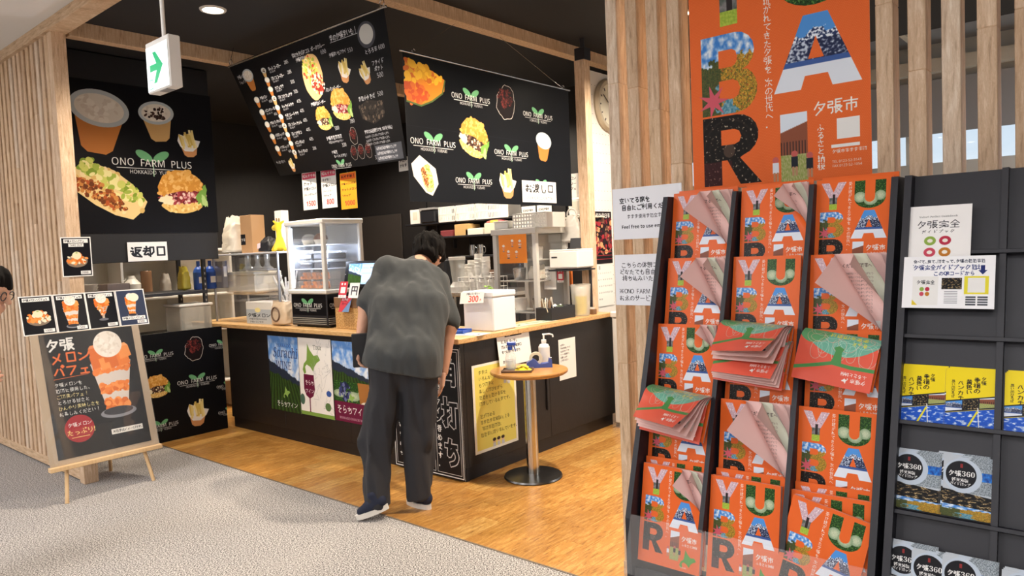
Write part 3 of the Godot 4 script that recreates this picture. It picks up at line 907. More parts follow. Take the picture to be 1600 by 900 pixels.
func build_kitchen() -> void:
	var alu := mat("aluminium", hex("b4b8c0"), 0.35, 0.8)
	var cream := mat("cream", hex("dcd6c6"), 0.5)
	var cardboard := mat("cardboard", hex("b08a62"), 0.8)
	var t: Node3D
	# glass guard case over the counter
	t = thing("glass_guard", "glass counter guard on slim aluminium posts with a flat top shelf", "guard", Vector3(-6.13, TOP, -3.66))
	for x in [-0.6, 0.52]:
		for z in [-0.17, 0.17]:
			box(t, "post", Vector3(x, 0.315, z), Vector3(0.018, 0.63, 0.018), alu)
	box(t, "top_shelf", Vector3(-0.04, 0.637, 0), Vector3(1.16, 0.014, 0.37), mat("pale shelf", hex("c9ccd6"), 0.3))
	box(t, "front_pane", Vector3(-0.04, 0.315, 0.17), Vector3(1.1, 0.61, 0.004), clear, 0.001)
	box(t, "middle_shelf", Vector3(-0.04, 0.26, 0), Vector3(1.1, 0.006, 0.34), clear, 0.001)
	var sy := TOP + 0.645
	t = thing("napkin_bag", "clear bag of pale wafer cups tied on the guard shelf", "bag", Vector3(-6.63, sy, -3.68))
	part(t, "bag", bag(0.23, 0.36, 0.22, 3, 0.55), mat("wafer bag", hex("e6dfd0"), 0.5))
	part(t, "tie", tube(circle(0.075, 14), 0.006, 6, true), dark, Vector3(0, 0.24, 0), Vector3(E, 0, 0))
	for i in 4:
		part(t, "cup_rim", lathe([Vector2(0.1, 0), Vector2(0.112, 0.004), Vector2(0.1, 0.008)], 20), cream, Vector3(0, 0.03 + i * 0.022, 0))
	t = thing("cardboard_carton", "tall brown cardboard carton with a black label on shelf", "box", Vector3(-6.38, sy, -3.72), 0.1)
	box(t, "carton", Vector3(0, 0.18, 0), Vector3(0.17, 0.36, 0.15), cardboard)
	printed(t, "label", sheet(0.07, 0.1, 0.001), print_mat("carton label", label_print("つる", K, W, 60, 90), 0.5), dark, Vector3(-0.05, 0.08, 0.075))
	giraffe(Vector3(-5.83, sy, -3.66))
	t = thing("white_carton", "slim white carton behind the giraffe toy", "box", Vector3(-6.0, sy, -3.8))
	box(t, "carton", Vector3(0, 0.19, 0), Vector3(0.11, 0.38, 0.08), paper)
	box(t, "print_panel", Vector3(0, 0.24, 0.041), Vector3(0.07, 0.12, 0.002), mat("pale green", hex("c6d3b4"), 0.6), 0.0005)
	t = thing("black_pouch", "black soft pouch lying beside the giraffe toy", "pouch", Vector3(-6.02, sy, -3.66))
	part(t, "pouch", bag(0.2, 0.14, 0.12, 8, 0.7), dark)
	box(t, "tag", Vector3(-0.06, 0.06, 0.063), Vector3(0.05, 0.05, 0.002), mat("pink tag", hex("d8c4cc"), 0.6), 0.0005, Vector3(-0.2, 0, 0.2))
	for i in 3:
		t = thing("syrup_dispenser", ["glass dispenser nearest the carton under the guard shelf", "middle glass dispenser under the guard shelf", "glass dispenser nearest the cake fridge under guard shelf"][i], "dispenser", Vector3(-6.5 + i * 0.17, TOP + 0.49, -3.72), 0.0, "glass dispensers")
		part(t, "glass", lathe([Vector2(0, 0), Vector2(0.055, 0), Vector2(0.058, 0.006), Vector2(0.03, 0.03), Vector2(0.022, 0.06), Vector2(0.03, 0.1), Vector2(0.03, 0.135)], 20), mat("frosted glass", hex("b8bcbc"), 0.15, 0.3))
		part(t, "shelf_clip", cbox(Vector3(0.05, 0.012, 0.05), 0.003), alu, Vector3(0, 0.14, 0))
	box(thing("dispenser_rail", "narrow pale rail carrying the glass dispensers", "rail", Vector3(-6.33, TOP + 0.484, -3.72)), "rail", Vector3.ZERO, Vector3(0.52, 0.01, 0.1), mat("pale shelf", hex("c9ccd6"), 0.3))
	t = thing("food_tub", "long white lidded tub on the shelf behind the glass", "tub", Vector3(-6.5, TOP + 0.27, -3.75))
	box(t, "tub", Vector3(0, 0.085, 0), Vector3(0.56, 0.17, 0.26), mat("white tub", hex("ddd9cc"), 0.5), 0.015)
	box(t, "lid", Vector3(0, 0.183, 0), Vector3(0.59, 0.03, 0.29), mat("white tub", hex("ddd9cc"), 0.5), 0.008)
	t = thing("melon_box", "pale gift box with melon lettering on the counter", "box", Vector3(-5.93, TOP, -3.47), 0.05)
	box(t, "box", Vector3(0, 0.1, -0.09), Vector3(0.4, 0.2, 0.18), white_plastic)
	printed(t, "front_print", sheet(0.395, 0.195, 0.001), print_mat("melon box", print_sign("melonbox"), 0.5), paper, Vector3(0, 0.003, 0.0))
	t = thing("straw_box", "clear acrylic bin of wrapped spoons behind the gift box", "bin", Vector3(-5.93, TOP, -3.78))
	for q in [[0, 0.11, 0.3, 0.004], [0, -0.11, 0.3, 0.004], [0.15, 0, 0.004, 0.22], [-0.15, 0, 0.004, 0.22]]:
		box(t, "wall", Vector3(q[0], 0.18, q[1]), Vector3(q[2], 0.36, q[3]), clear, 0.001)
	var r := RandomNumberGenerator.new()
	r.seed = 6
	for i in 14:
		part(t, "spoon", tube([Vector3(r.randf_range(-0.1, 0.1), 0.02, r.randf_range(-0.07, 0.07)), Vector3(r.randf_range(-0.13, 0.13), r.randf_range(0.36, 0.46), r.randf_range(-0.09, 0.09))], 0.009, 6), white_plastic)
	part(t, "wire_loop", tube(circle(0.05, 14), 0.003, 6, true), steel, Vector3(-0.06, 0.42, 0.05))
	t = thing("sweets_bag", "clear bag of wrapped biscuits next to the cake fridge", "bag", Vector3(-5.6, TOP, -3.5))
	part(t, "bag", bag(0.24, 0.21, 0.12, 12, 0.25), mat("biscuit bag", hex("d9c3a6"), 0.35))
	part(t, "handle", tube(circle(0.06, 16), 0.007, 6, true), mat("brown cord", hex("6a5444"), 0.7), Vector3(-0.01, 0.1, 0.064))
	cake_fridge()
	# stand with tablet and cards
	var osb := grain("strand board", noise_tex(55, 0.06, [hex("8a6434"), hex("b98f56"), hex("d2ab70"), hex("a27a44")], [0.0, 0.42, 0.6, 1.0], 256, 256, 3, FastNoiseLite.TYPE_CELLULAR), Vector3(5, 5, 5), 0.7)
	t = thing("board_stand", "strand-board box stand between cake fridge and the customer", "stand", Vector3(-4.66, TOP, -3.5))
	box(t, "body", Vector3(0, 0.085, -0.1), Vector3(0.36, 0.17, 0.2), osb)
	box(t, "top_board", Vector3(0, 0.21, -0.1), Vector3(0.37, 0.08, 0.21), mat("brown board", hex("7c5c40"), 0.6))
	t = thing("tablet", "black tablet showing a field photo on the wooden stand", "tablet", Vector3(-4.6, TOP + 0.33, -3.58), 0.05)
	t.rotation.x = -0.2
	box(t, "body", Vector3(0, 0.1, 0), Vector3(0.4, 0.215, 0.012), mat("tablet black", hex("121318"), 0.25))
	box(t, "foot", Vector3(0, -0.045, -0.02), Vector3(0.14, 0.09, 0.02), mat("tablet black", hex("121318"), 0.25))
	var sc := print_mat("tablet screen", label_screen(), 0.2)
	sc.emission_enabled = true
	sc.emission_operator = BaseMaterial3D.EMISSION_OP_MULTIPLY
	sc.emission = Color.WHITE
	sc.emission_texture = sc.albedo_texture
	sc.emission_energy_multiplier = 0.6
	printed(t, "screen", sheet(0.33, 0.165, 0.001), sc, dark, Vector3(0.01, 0.02, 0.006))
	box(t, "camera_bump", Vector3(-0.188, 0.1, 0.0065), Vector3(0.006, 0.006, 0.002), white_plastic, 0.0005)
	poster("pay_card", "red payment card leaning on the tablet", "card", label_card(), "pay card", Vector3(-4.7, TOP + 0.25, -3.47), Vector2(0.1, 0.13), 0.0, 0.3, -0.25)
	poster("pay_card", "white payment card leaning on the tablet", "card", label_print("円", W, hex("3a3a44"), 60, 80), "pay card white", Vector3(-4.56, TOP + 0.25, -3.47), Vector2(0.12, 0.12), 0.0, 0.3, -0.25)
	poster("leaflet_slip", "red and blue leaflet slipping over the stand's edge", "leaflet", label_slip(), "slip", Vector3(-4.67, TOP + 0.14, -3.455), Vector2(0.13, 0.13), 0.0, 0.3, -0.35)
	# foam box by the customer
	var foam := mat("foam", hex("e9ebee"), 0.75)
	t = thing("foam_box", "white foam box with a red three hundred price sheet", "box", Vector3(-3.53, TOP, -3.9))
	box(t, "body", Vector3(0, 0.12, 0), Vector3(0.29, 0.24, 0.25), foam, 0.008)
	box(t, "lid", Vector3(0, 0.262, 0), Vector3(0.3, 0.04, 0.26), foam, 0.008)
	printed(t, "price_sheet", sheet(0.23, 0.085, 0.001), print_mat("price sheet", print_sign("price300"), 0.6), paper, Vector3(-0.03, 0.2, 0.158), Vector3(-0.28, 0, 0.05))
	t = thing("blue_tray", "blue plastic coin tray on the counter by the customer", "tray", Vector3(-3.62, TOP, -3.62), 0.3)
	box(t, "base", Vector3(0, 0.004, 0), Vector3(0.2, 0.006, 0.13), mat("blue tray", hex("2456b8"), 0.35))
	for q in [[0, 0.065, 0.2, 0.008], [0, -0.065, 0.2, 0.008], [0.1, 0, 0.008, 0.138], [-0.1, 0, 0.008, 0.138]]:
		box(t, "rim", Vector3(q[0], 0.013, q[1]), Vector3(q[2], 0.024, q[3]), mat("blue tray", hex("2456b8"), 0.35))
	poster("counter_sheet", "flat printed sheet under the foam box on the worktop", "sheet", label_print("お水", W, hex("7a8a9a"), 90, 60), "counter sheet a", Vector3(-3.44, TOP + 0.001, -3.52), Vector2(0.26, 0.16), 0.2, 0.3, -E)
	poster("counter_sheet", "flat green-printed sheet on the worktop beside the straw bins", "sheet", label_print("メロン", hex("cdd8c0"), hex("5c7a4c"), 100, 50), "counter sheet b", Vector3(-3.4, TOP + 0.001, -4.3), Vector2(0.5, 0.14), E, 0.3, -E)
	t = thing("potted_sprig", "small bright green sprig behind the foam box", "plant", Vector3(-3.72, TOP + 0.0, -4.12))
	part(t, "pot", lathe([Vector2(0, 0), Vector2(0.03, 0), Vector2(0.04, 0.24), Vector2(0, 0.24)], 16), white_plastic)
	for i in 16:
		part(t, "leaf", cbox(Vector3(0.026, 0.004, 0.014), 0.002), mat("leaf green", hex("7fae3c"), 0.6), Vector3(0.05 * cos(i * 2.4) * (i % 4) / 3.0, 0.25 + 0.012 * (i % 5), 0.05 * sin(i * 2.4) * (i % 4) / 3.0), Vector3(0.4 * sin(i * 1.7), i * 1.1, 0.5 * cos(i * 1.3)))
	# straws, cups
	t = thing("straw_bin", "black compartment bin of straws and packets on worktop end", "bin", Vector3(-3.5, TOP, -4.66), E)
	box(t, "base", Vector3(0, 0.005, 0), Vector3(0.32, 0.01, 0.15), dark)
	for x in [-0.16, -0.03, 0.06, 0.16]:
		box(t, "partition", Vector3(x, 0.05, 0), Vector3(0.006, 0.1, 0.15), dark)
	for z in [-0.075, 0.075]:
		box(t, "side", Vector3(0, 0.05, z), Vector3(0.326, 0.1, 0.006), dark)
	r.seed = 9
	for i in 16:
		var b := Vector3(r.randf_range(-0.14, -0.05), 0.012, r.randf_range(-0.05, 0.05))
		part(t, "straw", tube([b, b + Vector3(r.randf_range(-0.07, 0.05), r.randf_range(0.13, 0.17), r.randf_range(-0.02, 0.03))], 0.004, 6), [white_plastic, cream, mat("brown straw", hex("8a6a4a"), 0.6)][i % 3])
	for i in 10:
		box(t, "packet", Vector3(r.randf_range(-0.01, 0.14), 0.08 + 0.02 * r.randf(), r.randf_range(-0.05, 0.05)), Vector3(0.05, 0.03, 0.012), [dark, white_plastic, mat("olive packet", hex("4c5a40"), 0.5)][i % 3], 0.003, Vector3(r.randf(), r.randf() * 3.0, r.randf()))
	t = thing("cup_pitcher", "translucent pitcher holding yellow printed cups", "pitcher", Vector3(-3.43, TOP, -4.92))
	part(t, "pitcher", lathe([Vector2(0, 0), Vector2(0.066, 0), Vector2(0.07, 0.008), Vector2(0.084, 0.26), Vector2(0.086, 0.262), Vector2(0.082, 0.262)], 28), glass("milky clear", hex("f4f2e6"), 0.35))
	for i in 3:
		part(t, "cup", lathe([Vector2(0, 0), Vector2(0.04, 0), Vector2(0.052, 0.075), Vector2(0.055, 0.078), Vector2(0.05, 0.078), Vector2(0, 0.02)], 20), mat("yellow cup", hex("e3cf2c"), 0.5) if i < 2 else white_plastic, Vector3(0, 0.015 + i * 0.07, 0))
	t = thing("wood_block", "little brown wooden block at the worktop's end", "block", Vector3(-3.41, TOP, -5.05))
	box(t, "block", Vector3(0, 0.022, 0), Vector3(0.06, 0.044, 0.05), mat("brown board", hex("7c5c40"), 0.6))
	box(t, "card", Vector3(0, 0.05, 0), Vector3(0.05, 0.02, 0.002), paper, 0.0005)

	# timber post at the counter's end with a camera mount, and things fixed to the pegboard
	t = thing("timber_post", "square pale timber post rising from the counter end", "post", Vector3(-3.5, TOP, -5.18))
	box(t, "post", Vector3(-0.01, 1.07, 0), Vector3(0.1, 2.14, 0.09), wood[2])
	box(t, "clamp", Vector3(0, 2.19, 0), Vector3(0.1, 0.1, 0.1), dark)
	part(t, "jack_screw", rod(0.02, 0.11, 12), dark, Vector3(0, 2.235, 0))
	part(t, "jack_plate", rod(0.055, 0.01, 16), dark, Vector3(0, 2.345, 0))
	t = thing("wall_clock", "round cream wall clock on the white pegboard", "clock", Vector3(-3.605, 2.82, -5.72), E)
	part(t, "rim", lathe([Vector2(0.17, 0), Vector2(0.235, 0), Vector2(0.24, 0.02), Vector2(0.225, 0.045), Vector2(0.19, 0.04), Vector2(0.19, 0.015)], 48), mat("clock rim", hex("c3b8a2"), 0.4), Vector3.ZERO, Vector3(E, 0, 0))
	part(t, "dial", lathe([Vector2(0, 0.016), Vector2(0.19, 0.016)], 40), mat("clock dial", hex("f1ecd8"), 0.6), Vector3.ZERO, Vector3(E, 0, 0))
	for i in 12:
		box(t, "hour_mark", Vector3(sin(TAU * i / 12) * 0.155, cos(TAU * i / 12) * 0.155, 0.018), Vector3(0.012, 0.03, 0.002), dark, 0.0005, Vector3(0, 0, -TAU * i / 12))
	box(t, "hour_hand", Vector3(0.02, 0.04, 0.022), Vector3(0.012, 0.1, 0.002), dark, 0.0005, Vector3(0, 0, -0.5))
	box(t, "minute_hand", Vector3(-0.05, 0.04, 0.024), Vector3(0.009, 0.15, 0.002), dark, 0.0005, Vector3(0, 0, 0.9))
	poster("sports_poster", "narrow red and black sports poster on the pegboard", "poster", print_red(), "sports poster", Vector3(-3.6, 1.385, -5.56), Vector2(0.27, 0.47), E)
	poster("wall_calendar", "white wall calendar hanging under the sports poster", "calendar", print_calendar(), "calendar", Vector3(-3.6, 1.0, -5.56), Vector2(0.26, 0.38), E)
	t = thing("chest_freezer", "white upright cabinet in the gap past the counter end", "cabinet", Vector3(-3.1, 0, -5.42))
	box(t, "body", Vector3(0, 0.49, 0), Vector3(0.4, 0.9, 0.5), white_plastic, 0.01)
	box(t, "lid", Vector3(0, 0.965, 0), Vector3(0.42, 0.05, 0.52), white_plastic, 0.008)
	for q in [[-0.15, -0.2], [0.15, -0.2], [-0.15, 0.2], [0.15, 0.2]]:
		part(t, "foot", rod(0.02, 0.045, 10), dark, Vector3(q[0], 0, q[1]))

	# ---- deeper: display case, shelves, machines
	t = thing("display_case", "tall glass display case with an orange sheet on its door", "display case", Vector3(-3.98, 0, -4.98))
	var fr := mat("case frame", hex("c4c2bc"), 0.4)
	for x in [-0.22, 0.22]:
		for z in [-0.2, 0.22]:
			box(t, "upright", Vector3(x, 0.85, z), Vector3(0.045, 1.7, 0.035), fr)
	box(t, "top_panel", Vector3(0, 1.7, 0.01), Vector3(0.5, 0.05, 0.48), fr)
	box(t, "back_panel", Vector3(0, 0.85, -0.2), Vector3(0.44, 1.68, 0.01), mat("case back", hex("8f8c86"), 0.6))
	box(t, "door_pane", Vector3(0, 0.85, 0.235), Vector3(0.4, 1.62, 0.004), clear, 0.001)
	box(t, "side_pane", Vector3(0.225, 0.85, 0.01), Vector3(0.004, 1.62, 0.4), clear, 0.001)
	for y in [0.75, 1.0, 1.27, 1.45]:
		box(t, "shelf", Vector3(0, y, 0), Vector3(0.42, 0.012, 0.38), mat("case shelf", hex("a8a6a0"), 0.4))
	poster("orange_sheet", "orange sheet of parfait pictures on the display case door", "sheet", print_orange(), "orange sheet", Vector3(-3.99, 1.43, -4.738), Vector2(0.31, 0.245))
	for i in 8:
		t = thing("food_pack", ["orange pack on the display case's top shelf", "pale pack on the display case's top shelf", "white carton inside the display case, second shelf", "steel cup inside the display case, second shelf", "pale stack in the display case, third shelf", "white cup in the display case, third shelf", "grey tin in the display case, lowest shelf", "cream tin in the display case, lowest shelf"][i], "pack", Vector3(-4.1 + (i % 2) * 0.2, [1.456, 1.456, 1.276, 1.276, 1.006, 1.006, 0.756, 0.756][i], -4.95), 0.0, "packs in the display case")
		if i % 3 == 0:
			part(t, "pack", bag(0.15, 0.13, 0.12, i + 20, 0.3), [mat("orange pack", hex("c87a34"), 0.4), cream, mat("grey tin", hex("8f8f8c"), 0.3)][i / 3 % 3])
		else:
			part(t, "pot", lathe([Vector2(0, 0), Vector2(0.05, 0), Vector2(0.06, 0.1), Vector2(0.055, 0.11), Vector2(0, 0.11)], 18), [cream, white_plastic, steel][i % 3])
	t = thing("plastic_basket", "white lattice basket on top of the display case", "basket", Vector3(-3.86, 1.727, -4.95))
	crate(t, Vector3(0.36, 0.12, 0.26), white_plastic, 12, 4)
	t = thing("lidded_container", "clear lidded container beside the lattice basket", "container", Vector3(-4.16, 1.727, -4.86))
	box(t, "container", Vector3(0, 0.03, 0), Vector3(0.16, 0.06, 0.14), white_plastic, 0.008)
	box(t, "lid", Vector3(0, 0.066, 0), Vector3(0.17, 0.012, 0.15), white_plastic)
	t = thing("receipt_printer", "white square printer on a black wall bracket by post", "printer", Vector3(-3.575, 1.365, -5.01))
	box(t, "body", Vector3(0, 0.08, 0), Vector3(0.3, 0.15, 0.24), mat("printer white", hex("eae8e4"), 0.35), 0.012)
	box(t, "lid", Vector3(0, 0.158, 0), Vector3(0.29, 0.014, 0.23), mat("printer white", hex("eae8e4"), 0.35))
	box(t, "slot", Vector3(-0.09, 0.1, 0.121), Vector3(0.06, 0.012, 0.003), dark, 0.001)
	box(t, "bracket", Vector3(0, -0.01, 0), Vector3(0.31, 0.012, 0.26), dark)
	box(t, "bracket_leg", Vector3(0.12, -0.2, -0.1), Vector3(0.02, 0.38, 0.02), dark)
	box(t, "bracket_leg", Vector3(0.12, -0.395, -0.06), Vector3(0.02, 0.02, 0.1), dark)
	t = thing("phone_stand", "black angled phone stand on the white printer", "stand", Vector3(-3.52, 1.532, -5.0))
	box(t, "back_rest", Vector3(0, 0.045, 0), Vector3(0.09, 0.1, 0.008), dark, 0.002, Vector3(-0.5, 0.4, 0))
	box(t, "foot", Vector3(0, 0.004, 0.02), Vector3(0.1, 0.008, 0.08), dark)
	t = thing("shopping_bag", "crinkled white plastic bag hanging over the printer", "bag", Vector3(-3.68, 1.58, -5.19))
	part(t, "bag", bag(0.2, 0.24, 0.1, 31, 0.7), mat("bag plastic", hex("c9c6c0"), 0.4))
	part(t, "handle", tube(circle(0.05, 12), 0.008, 6, true), mat("bag plastic", hex("c9c6c0"), 0.4), Vector3(0, 0.25, 0))
	for i in 2:
		poster("pinned_note", ["white pinned note below the printer, larger", "small photo note pinned below the printer"][i], "note", print_note(["注文票", "メロン", "カット"], "", 120, 150, 16) if i == 0 else label_card(), "pin note %d" % i, Vector3(-3.78 + i * 0.12, 1.19 + 0.06 * i, -4.97 + 0.01 * i), Vector2(0.13, 0.2) if i == 0 else Vector2(0.07, 0.11))
	t = thing("orange_stand", "orange framed tablet stand behind the display case", "stand", Vector3(-3.86, 1.2, -5.3))
	box(t, "frame", Vector3(0, 0.12, 0), Vector3(0.16, 0.24, 0.02), mat("orange frame", hex("d8742c"), 0.5))
	box(t, "window", Vector3(0, 0.12, 0.012), Vector3(0.08, 0.12, 0.004), dark)
	t = thing("wall_shelf", "long dark shelf along the back kitchen wall, upper of two", "shelf", Vector3(-6.0, 1.9, -6.42))
	box(t, "board", Vector3(0, 0.012, 0), Vector3(2.1, 0.022, 0.34), dark)
	for x in [-0.8, 0.0, 0.8]:
		box(t, "bracket", Vector3(x, -0.06, -0.15), Vector3(0.02, 0.12, 0.02), dark)
	t = thing("wall_shelf", "long dark shelf along the back kitchen wall, lower of two", "shelf", Vector3(-5.7, 1.715, -6.3))
	box(t, "board", Vector3(0, 0.012, 0), Vector3(1.8, 0.022, 0.34), dark)
	for x in [-0.8, 0.0, 0.8]:
		box(t, "bracket", Vector3(x, -0.06, -0.28), Vector3(0.02, 0.12, 0.06), dark)
	var bx := [[-6.29, 0.27, "nearest the black bin"], [-5.98, 0.3, "in the middle"], [-5.56, 0.5, "longest, beside the pinned papers"]]
	for q in bx:
		t = thing("storage_basket", "white slotted storage basket on the upper shelf, " + q[2], "basket", Vector3(q[0], 1.923, -6.36), 0.0, "slotted baskets on the upper shelf")
		crate(t, Vector3(q[1], 0.17, 0.22), white_plastic, int(q[1] * 40), 2)
	t = thing("black_bin", "black lidded bin on the upper shelf end", "bin", Vector3(-6.62, 1.923, -6.36))
	box(t, "bin", Vector3(0, 0.08, 0), Vector3(0.26, 0.16, 0.24), dark, 0.012)
	box(t, "lid", Vector3(0, 0.172, 0), Vector3(0.28, 0.025, 0.26), mat("grey plastic", hex("8f9092"), 0.5))
	t = thing("paper_pack", "white paper pack standing at the shelf's end", "pack", Vector3(-6.88, 1.923, -6.32))
	box(t, "pack", Vector3(0, 0.09, 0), Vector3(0.18, 0.18, 0.1), paper)
	box(t, "label", Vector3(0, 0.1, 0.051), Vector3(0.08, 0.1, 0.002), cream, 0.0005)
	var sh := [[-6.25, 0.2, 0.07, "7c2f34", "dark red box on the lower shelf end"], [-6.0, 0.22, 0.13, "c8a46a", "tan box on the lower shelf"], [-5.79, 0.28, 0.07, "e2ded2", "flat cream box on the lower shelf"], [-5.42, 0.42, 0.12, "dcd6c2", "wide cream tray on the lower shelf"], [-5.02, 0.2, 0.13, "e0ddd4", "pale box on the lower shelf by pinned papers"]]
	for q in sh:
		t = thing("storage_box", q[4], "box", Vector3(q[0], 1.738, -6.3))
		box(t, "box", Vector3(0, q[2] * 0.5, 0), Vector3(q[1], q[2], 0.22), mat("box " + q[3], hex(q[3]), 0.7), 0.004)
		box(t, "flap", Vector3(0, q[2] + 0.004, 0.05), Vector3(q[1] * 0.98, 0.005, 0.1), mat("box " + q[3], hex(q[3]), 0.7), 0.001)
	t = thing("snack_bag", "red and white snack bag lying in the cream tray", "bag", Vector3(-5.5, 1.862, -6.28))
	part(t, "bag", bag(0.26, 0.034, 0.16, 41, 0.5), mat("snack red", hex("a8484a"), 0.4))
	box(t, "label", Vector3(0.02, 0.016, 0.082), Vector3(0.12, 0.026, 0.002), mat("yellow label", hex("e0cf5c"), 0.5), 0.0005)
	for i in 2:
		poster("pinned_paper", ["white pinned paper on the back wall nearest the baskets", "white pinned paper on the back wall by display case"][i], "paper", print_note(["北海道夕張市", "食品衛生", "施設許可", "日元円料"], "", 120, 150, 15), "pinned paper", Vector3(-5.28 + i * 0.23, 1.76, -6.585), Vector2(0.21, 0.28))
	poster("pinned_paper", "two-page paper pinned behind the lattice basket", "paper", print_note(["営業許可", "食品衛生責任者"], "", 160, 100, 15), "pinned paper wide", Vector3(-4.4, 1.9, -6.585), Vector2(0.3, 0.16))
	t = thing("side_shelf", "small pale shelf fixed beside the timber post", "shelf", Vector3(-3.72, 1.8, -5.4))
	box(t, "board", Vector3(0, 0.006, 0), Vector3(0.3, 0.012, 0.3), cream)
	box(t, "bracket", Vector3(0.07, -0.05, 0), Vector3(0.02, 0.1, 0.02), cream)
	t = thing("carton", "crumpled white carton on the small shelf", "box", Vector3(-3.7, 1.82, -5.37), 0.1)
	box(t, "carton", Vector3(0, 0.08, 0), Vector3(0.18, 0.16, 0.16), paper, 0.01, Vector3(0, 0, 0.06))
	box(t, "label", Vector3(0, 0.09, 0.082), Vector3(0.1, 0.08, 0.002), cream, 0.0005)
	poster("wall_note", "white photo note standing above the carton", "note", print_note(["メロン", "ゼリー", "パフェ"], "", 110, 150, 20), "wall note", Vector3(-3.72, 1.975, -5.3), Vector2(0.16, 0.22), 0.15)
	# blender, cups, wire basket on a back bench
	t = thing("back_bench", "stainless work bench in the middle of the kitchen", "bench", Vector3(-4.95, 0, -5.3))
	box(t, "bench_top", Vector3(0, 1.14, 0), Vector3(1.3, 0.04, 0.75), steel)
	for q in [[-0.6, -0.3], [0.6, -0.3], [-0.6, 0.3], [0.6, 0.3]]:
		box(t, "leg", Vector3(q[0], 0.56, q[1]), Vector3(0.04, 1.12, 0.04), steel)
	t = thing("blender", "glass jug blender with a white lid on kitchen bench", "blender", Vector3(-4.94, 1.16, -5.02))
	part(t, "motor_base", lathe([Vector2(0, 0), Vector2(0.08, 0), Vector2(0.082, 0.05), Vector2(0.05, 0.1), Vector2(0, 0.1)], 20), white_plastic)
	part(t, "jug", lathe([Vector2(0, 0.1), Vector2(0.055, 0.1), Vector2(0.08, 0.31), Vector2(0.078, 0.31)], 20), glass("jug glass", hex("d8dcda"), 0.4))
	part(t, "lid", rod(0.083, 0.03, 20), white_plastic, Vector3(0, 0.31, 0))
	for i in 5:
		t = thing("cup_stack", ["pale paper cup stack on the bench right beside the blender", "pale paper cup stack, second from the blender", "tallest pale paper cup stack on the kitchen bench", "pale paper cup stack next to the brown cups", "short stack of brown cups near the display case"][i], "cups", Vector3(-5.06 + i * 0.096, 1.16, -5.25), 0.0, "paper cup stacks")
		var h: float = [0.26, 0.3, 0.36, 0.33, 0.2][i]
		part(t, "stack", lathe([Vector2(0, 0), Vector2(0.03, 0), Vector2(0.042, h * 0.5), Vector2(0.045, h * 0.5), Vector2(0.04, h), Vector2(0, h)], 16), white_plastic if i < 4 else mat("brown cup", hex("8a6a54"), 0.6))
		for k in 4:
			part(t, "rim", lathe([Vector2(0.041, 0), Vector2(0.046, 0.004), Vector2(0.041, 0.008)], 16), white_plastic, Vector3(0, h * (0.55 + 0.1 * k), 0))
	for i in 2:
		t = thing("steel_jug", ["steel milk jug hanging at the back, nearest the customer", "steel milk jug hanging at the back, nearest cups"][i], "jug", Vector3(-5.74 + i * 0.13, 1.5, -6.1), 0.0, "steel milk jugs")
		part(t, "jug", lathe([Vector2(0, 0), Vector2(0.045, 0), Vector2(0.045, 0.06), Vector2(0.038, 0.12), Vector2(0.036, 0.12)], 18), steel)
		part(t, "handle", tube([Vector3(0.04, 0.1, 0), Vector3(0.07, 0.08, 0), Vector3(0.07, 0.04, 0), Vector3(0.044, 0.02, 0)], 0.005, 6), steel)
	t = thing("jug_shelf", "small black shelf under the steel jugs", "shelf", Vector3(-5.55, 1.475, -6.33))
	box(t, "board", Vector3(0, 0.012, 0), Vector3(0.9, 0.025, 0.54), dark)
	box(t, "bracket", Vector3(0, -0.05, -0.24), Vector3(0.03, 0.1, 0.03), dark)
	t = thing("wire_basket", "white wire basket on the kitchen bench behind foam box", "basket", Vector3(-4.6, 1.16, -5.0))
	for z in [-0.1, 0.1]:
		for k in 4:
			part(t, "wire", tube([Vector3(-0.22, 0.01 + k * 0.045, z), Vector3(0.22, 0.01 + k * 0.045, z)], 0.0025, 5), white_plastic)
		for k in 11:
			part(t, "wire", tube([Vector3(-0.22 + k * 0.044, 0.0, z), Vector3(-0.22 + k * 0.044, 0.15, z)], 0.0025, 5), white_plastic)
	for x in [-0.22, 0.22]:
		for k in 4:
			part(t, "wire", tube([Vector3(x, 0.01 + k * 0.045, -0.1), Vector3(x, 0.01 + k * 0.045, 0.1)], 0.0025, 5), white_plastic)
	for i in 3:
		t = thing("squeeze_bottle", ["white squeeze bottle in the wire basket, nearest blender", "white squeeze bottle in the middle of the wire basket", "white squeeze bottle at the basket's far end"][i], "bottle", Vector3(-4.73 + i * 0.12, 1.16, -5.0), 0.0, "squeeze bottles")
		part(t, "bottle", lathe([Vector2(0, 0), Vector2(0.03, 0), Vector2(0.032, 0.1), Vector2(0.02, 0.13), Vector2(0.004, 0.18), Vector2(0, 0.18)], 16), white_plastic)
		part(t, "cap", rod(0.022, 0.015, 14), mat("grey plastic", hex("8f9092"), 0.5), Vector3(0, 0.12, 0))
	t = thing("coffee_machine", "dark coffee machine at the back behind the customer", "machine", Vector3(-5.5, 1.16, -5.35))
	box(t, "body", Vector3(0.06, 0.16, 0), Vector3(0.34, 0.32, 0.34), dark, 0.02)
	box(t, "drip_tray", Vector3(0.06, 0.02, 0.2), Vector3(0.26, 0.04, 0.1), steel)
	part(t, "spout", rod(0.012, 0.05, 10), steel, Vector3(0.06, 0.12, 0.19))
	# dark doorway and grey panel on the back wall, left of the shelves
	t = thing("metal_door", "dark grey panel door in the back wall above the fridge", "door", Vector3(-8.0, 0, -6.585))
	box(t, "leaf", Vector3(0, 1.05, 0), Vector3(1.0, 2.1, 0.02), mat("door grey", hex("34302e"), 0.5))
	box(t, "handle", Vector3(0.42, 1.0, 0.03), Vector3(0.02, 0.12, 0.03), steel)

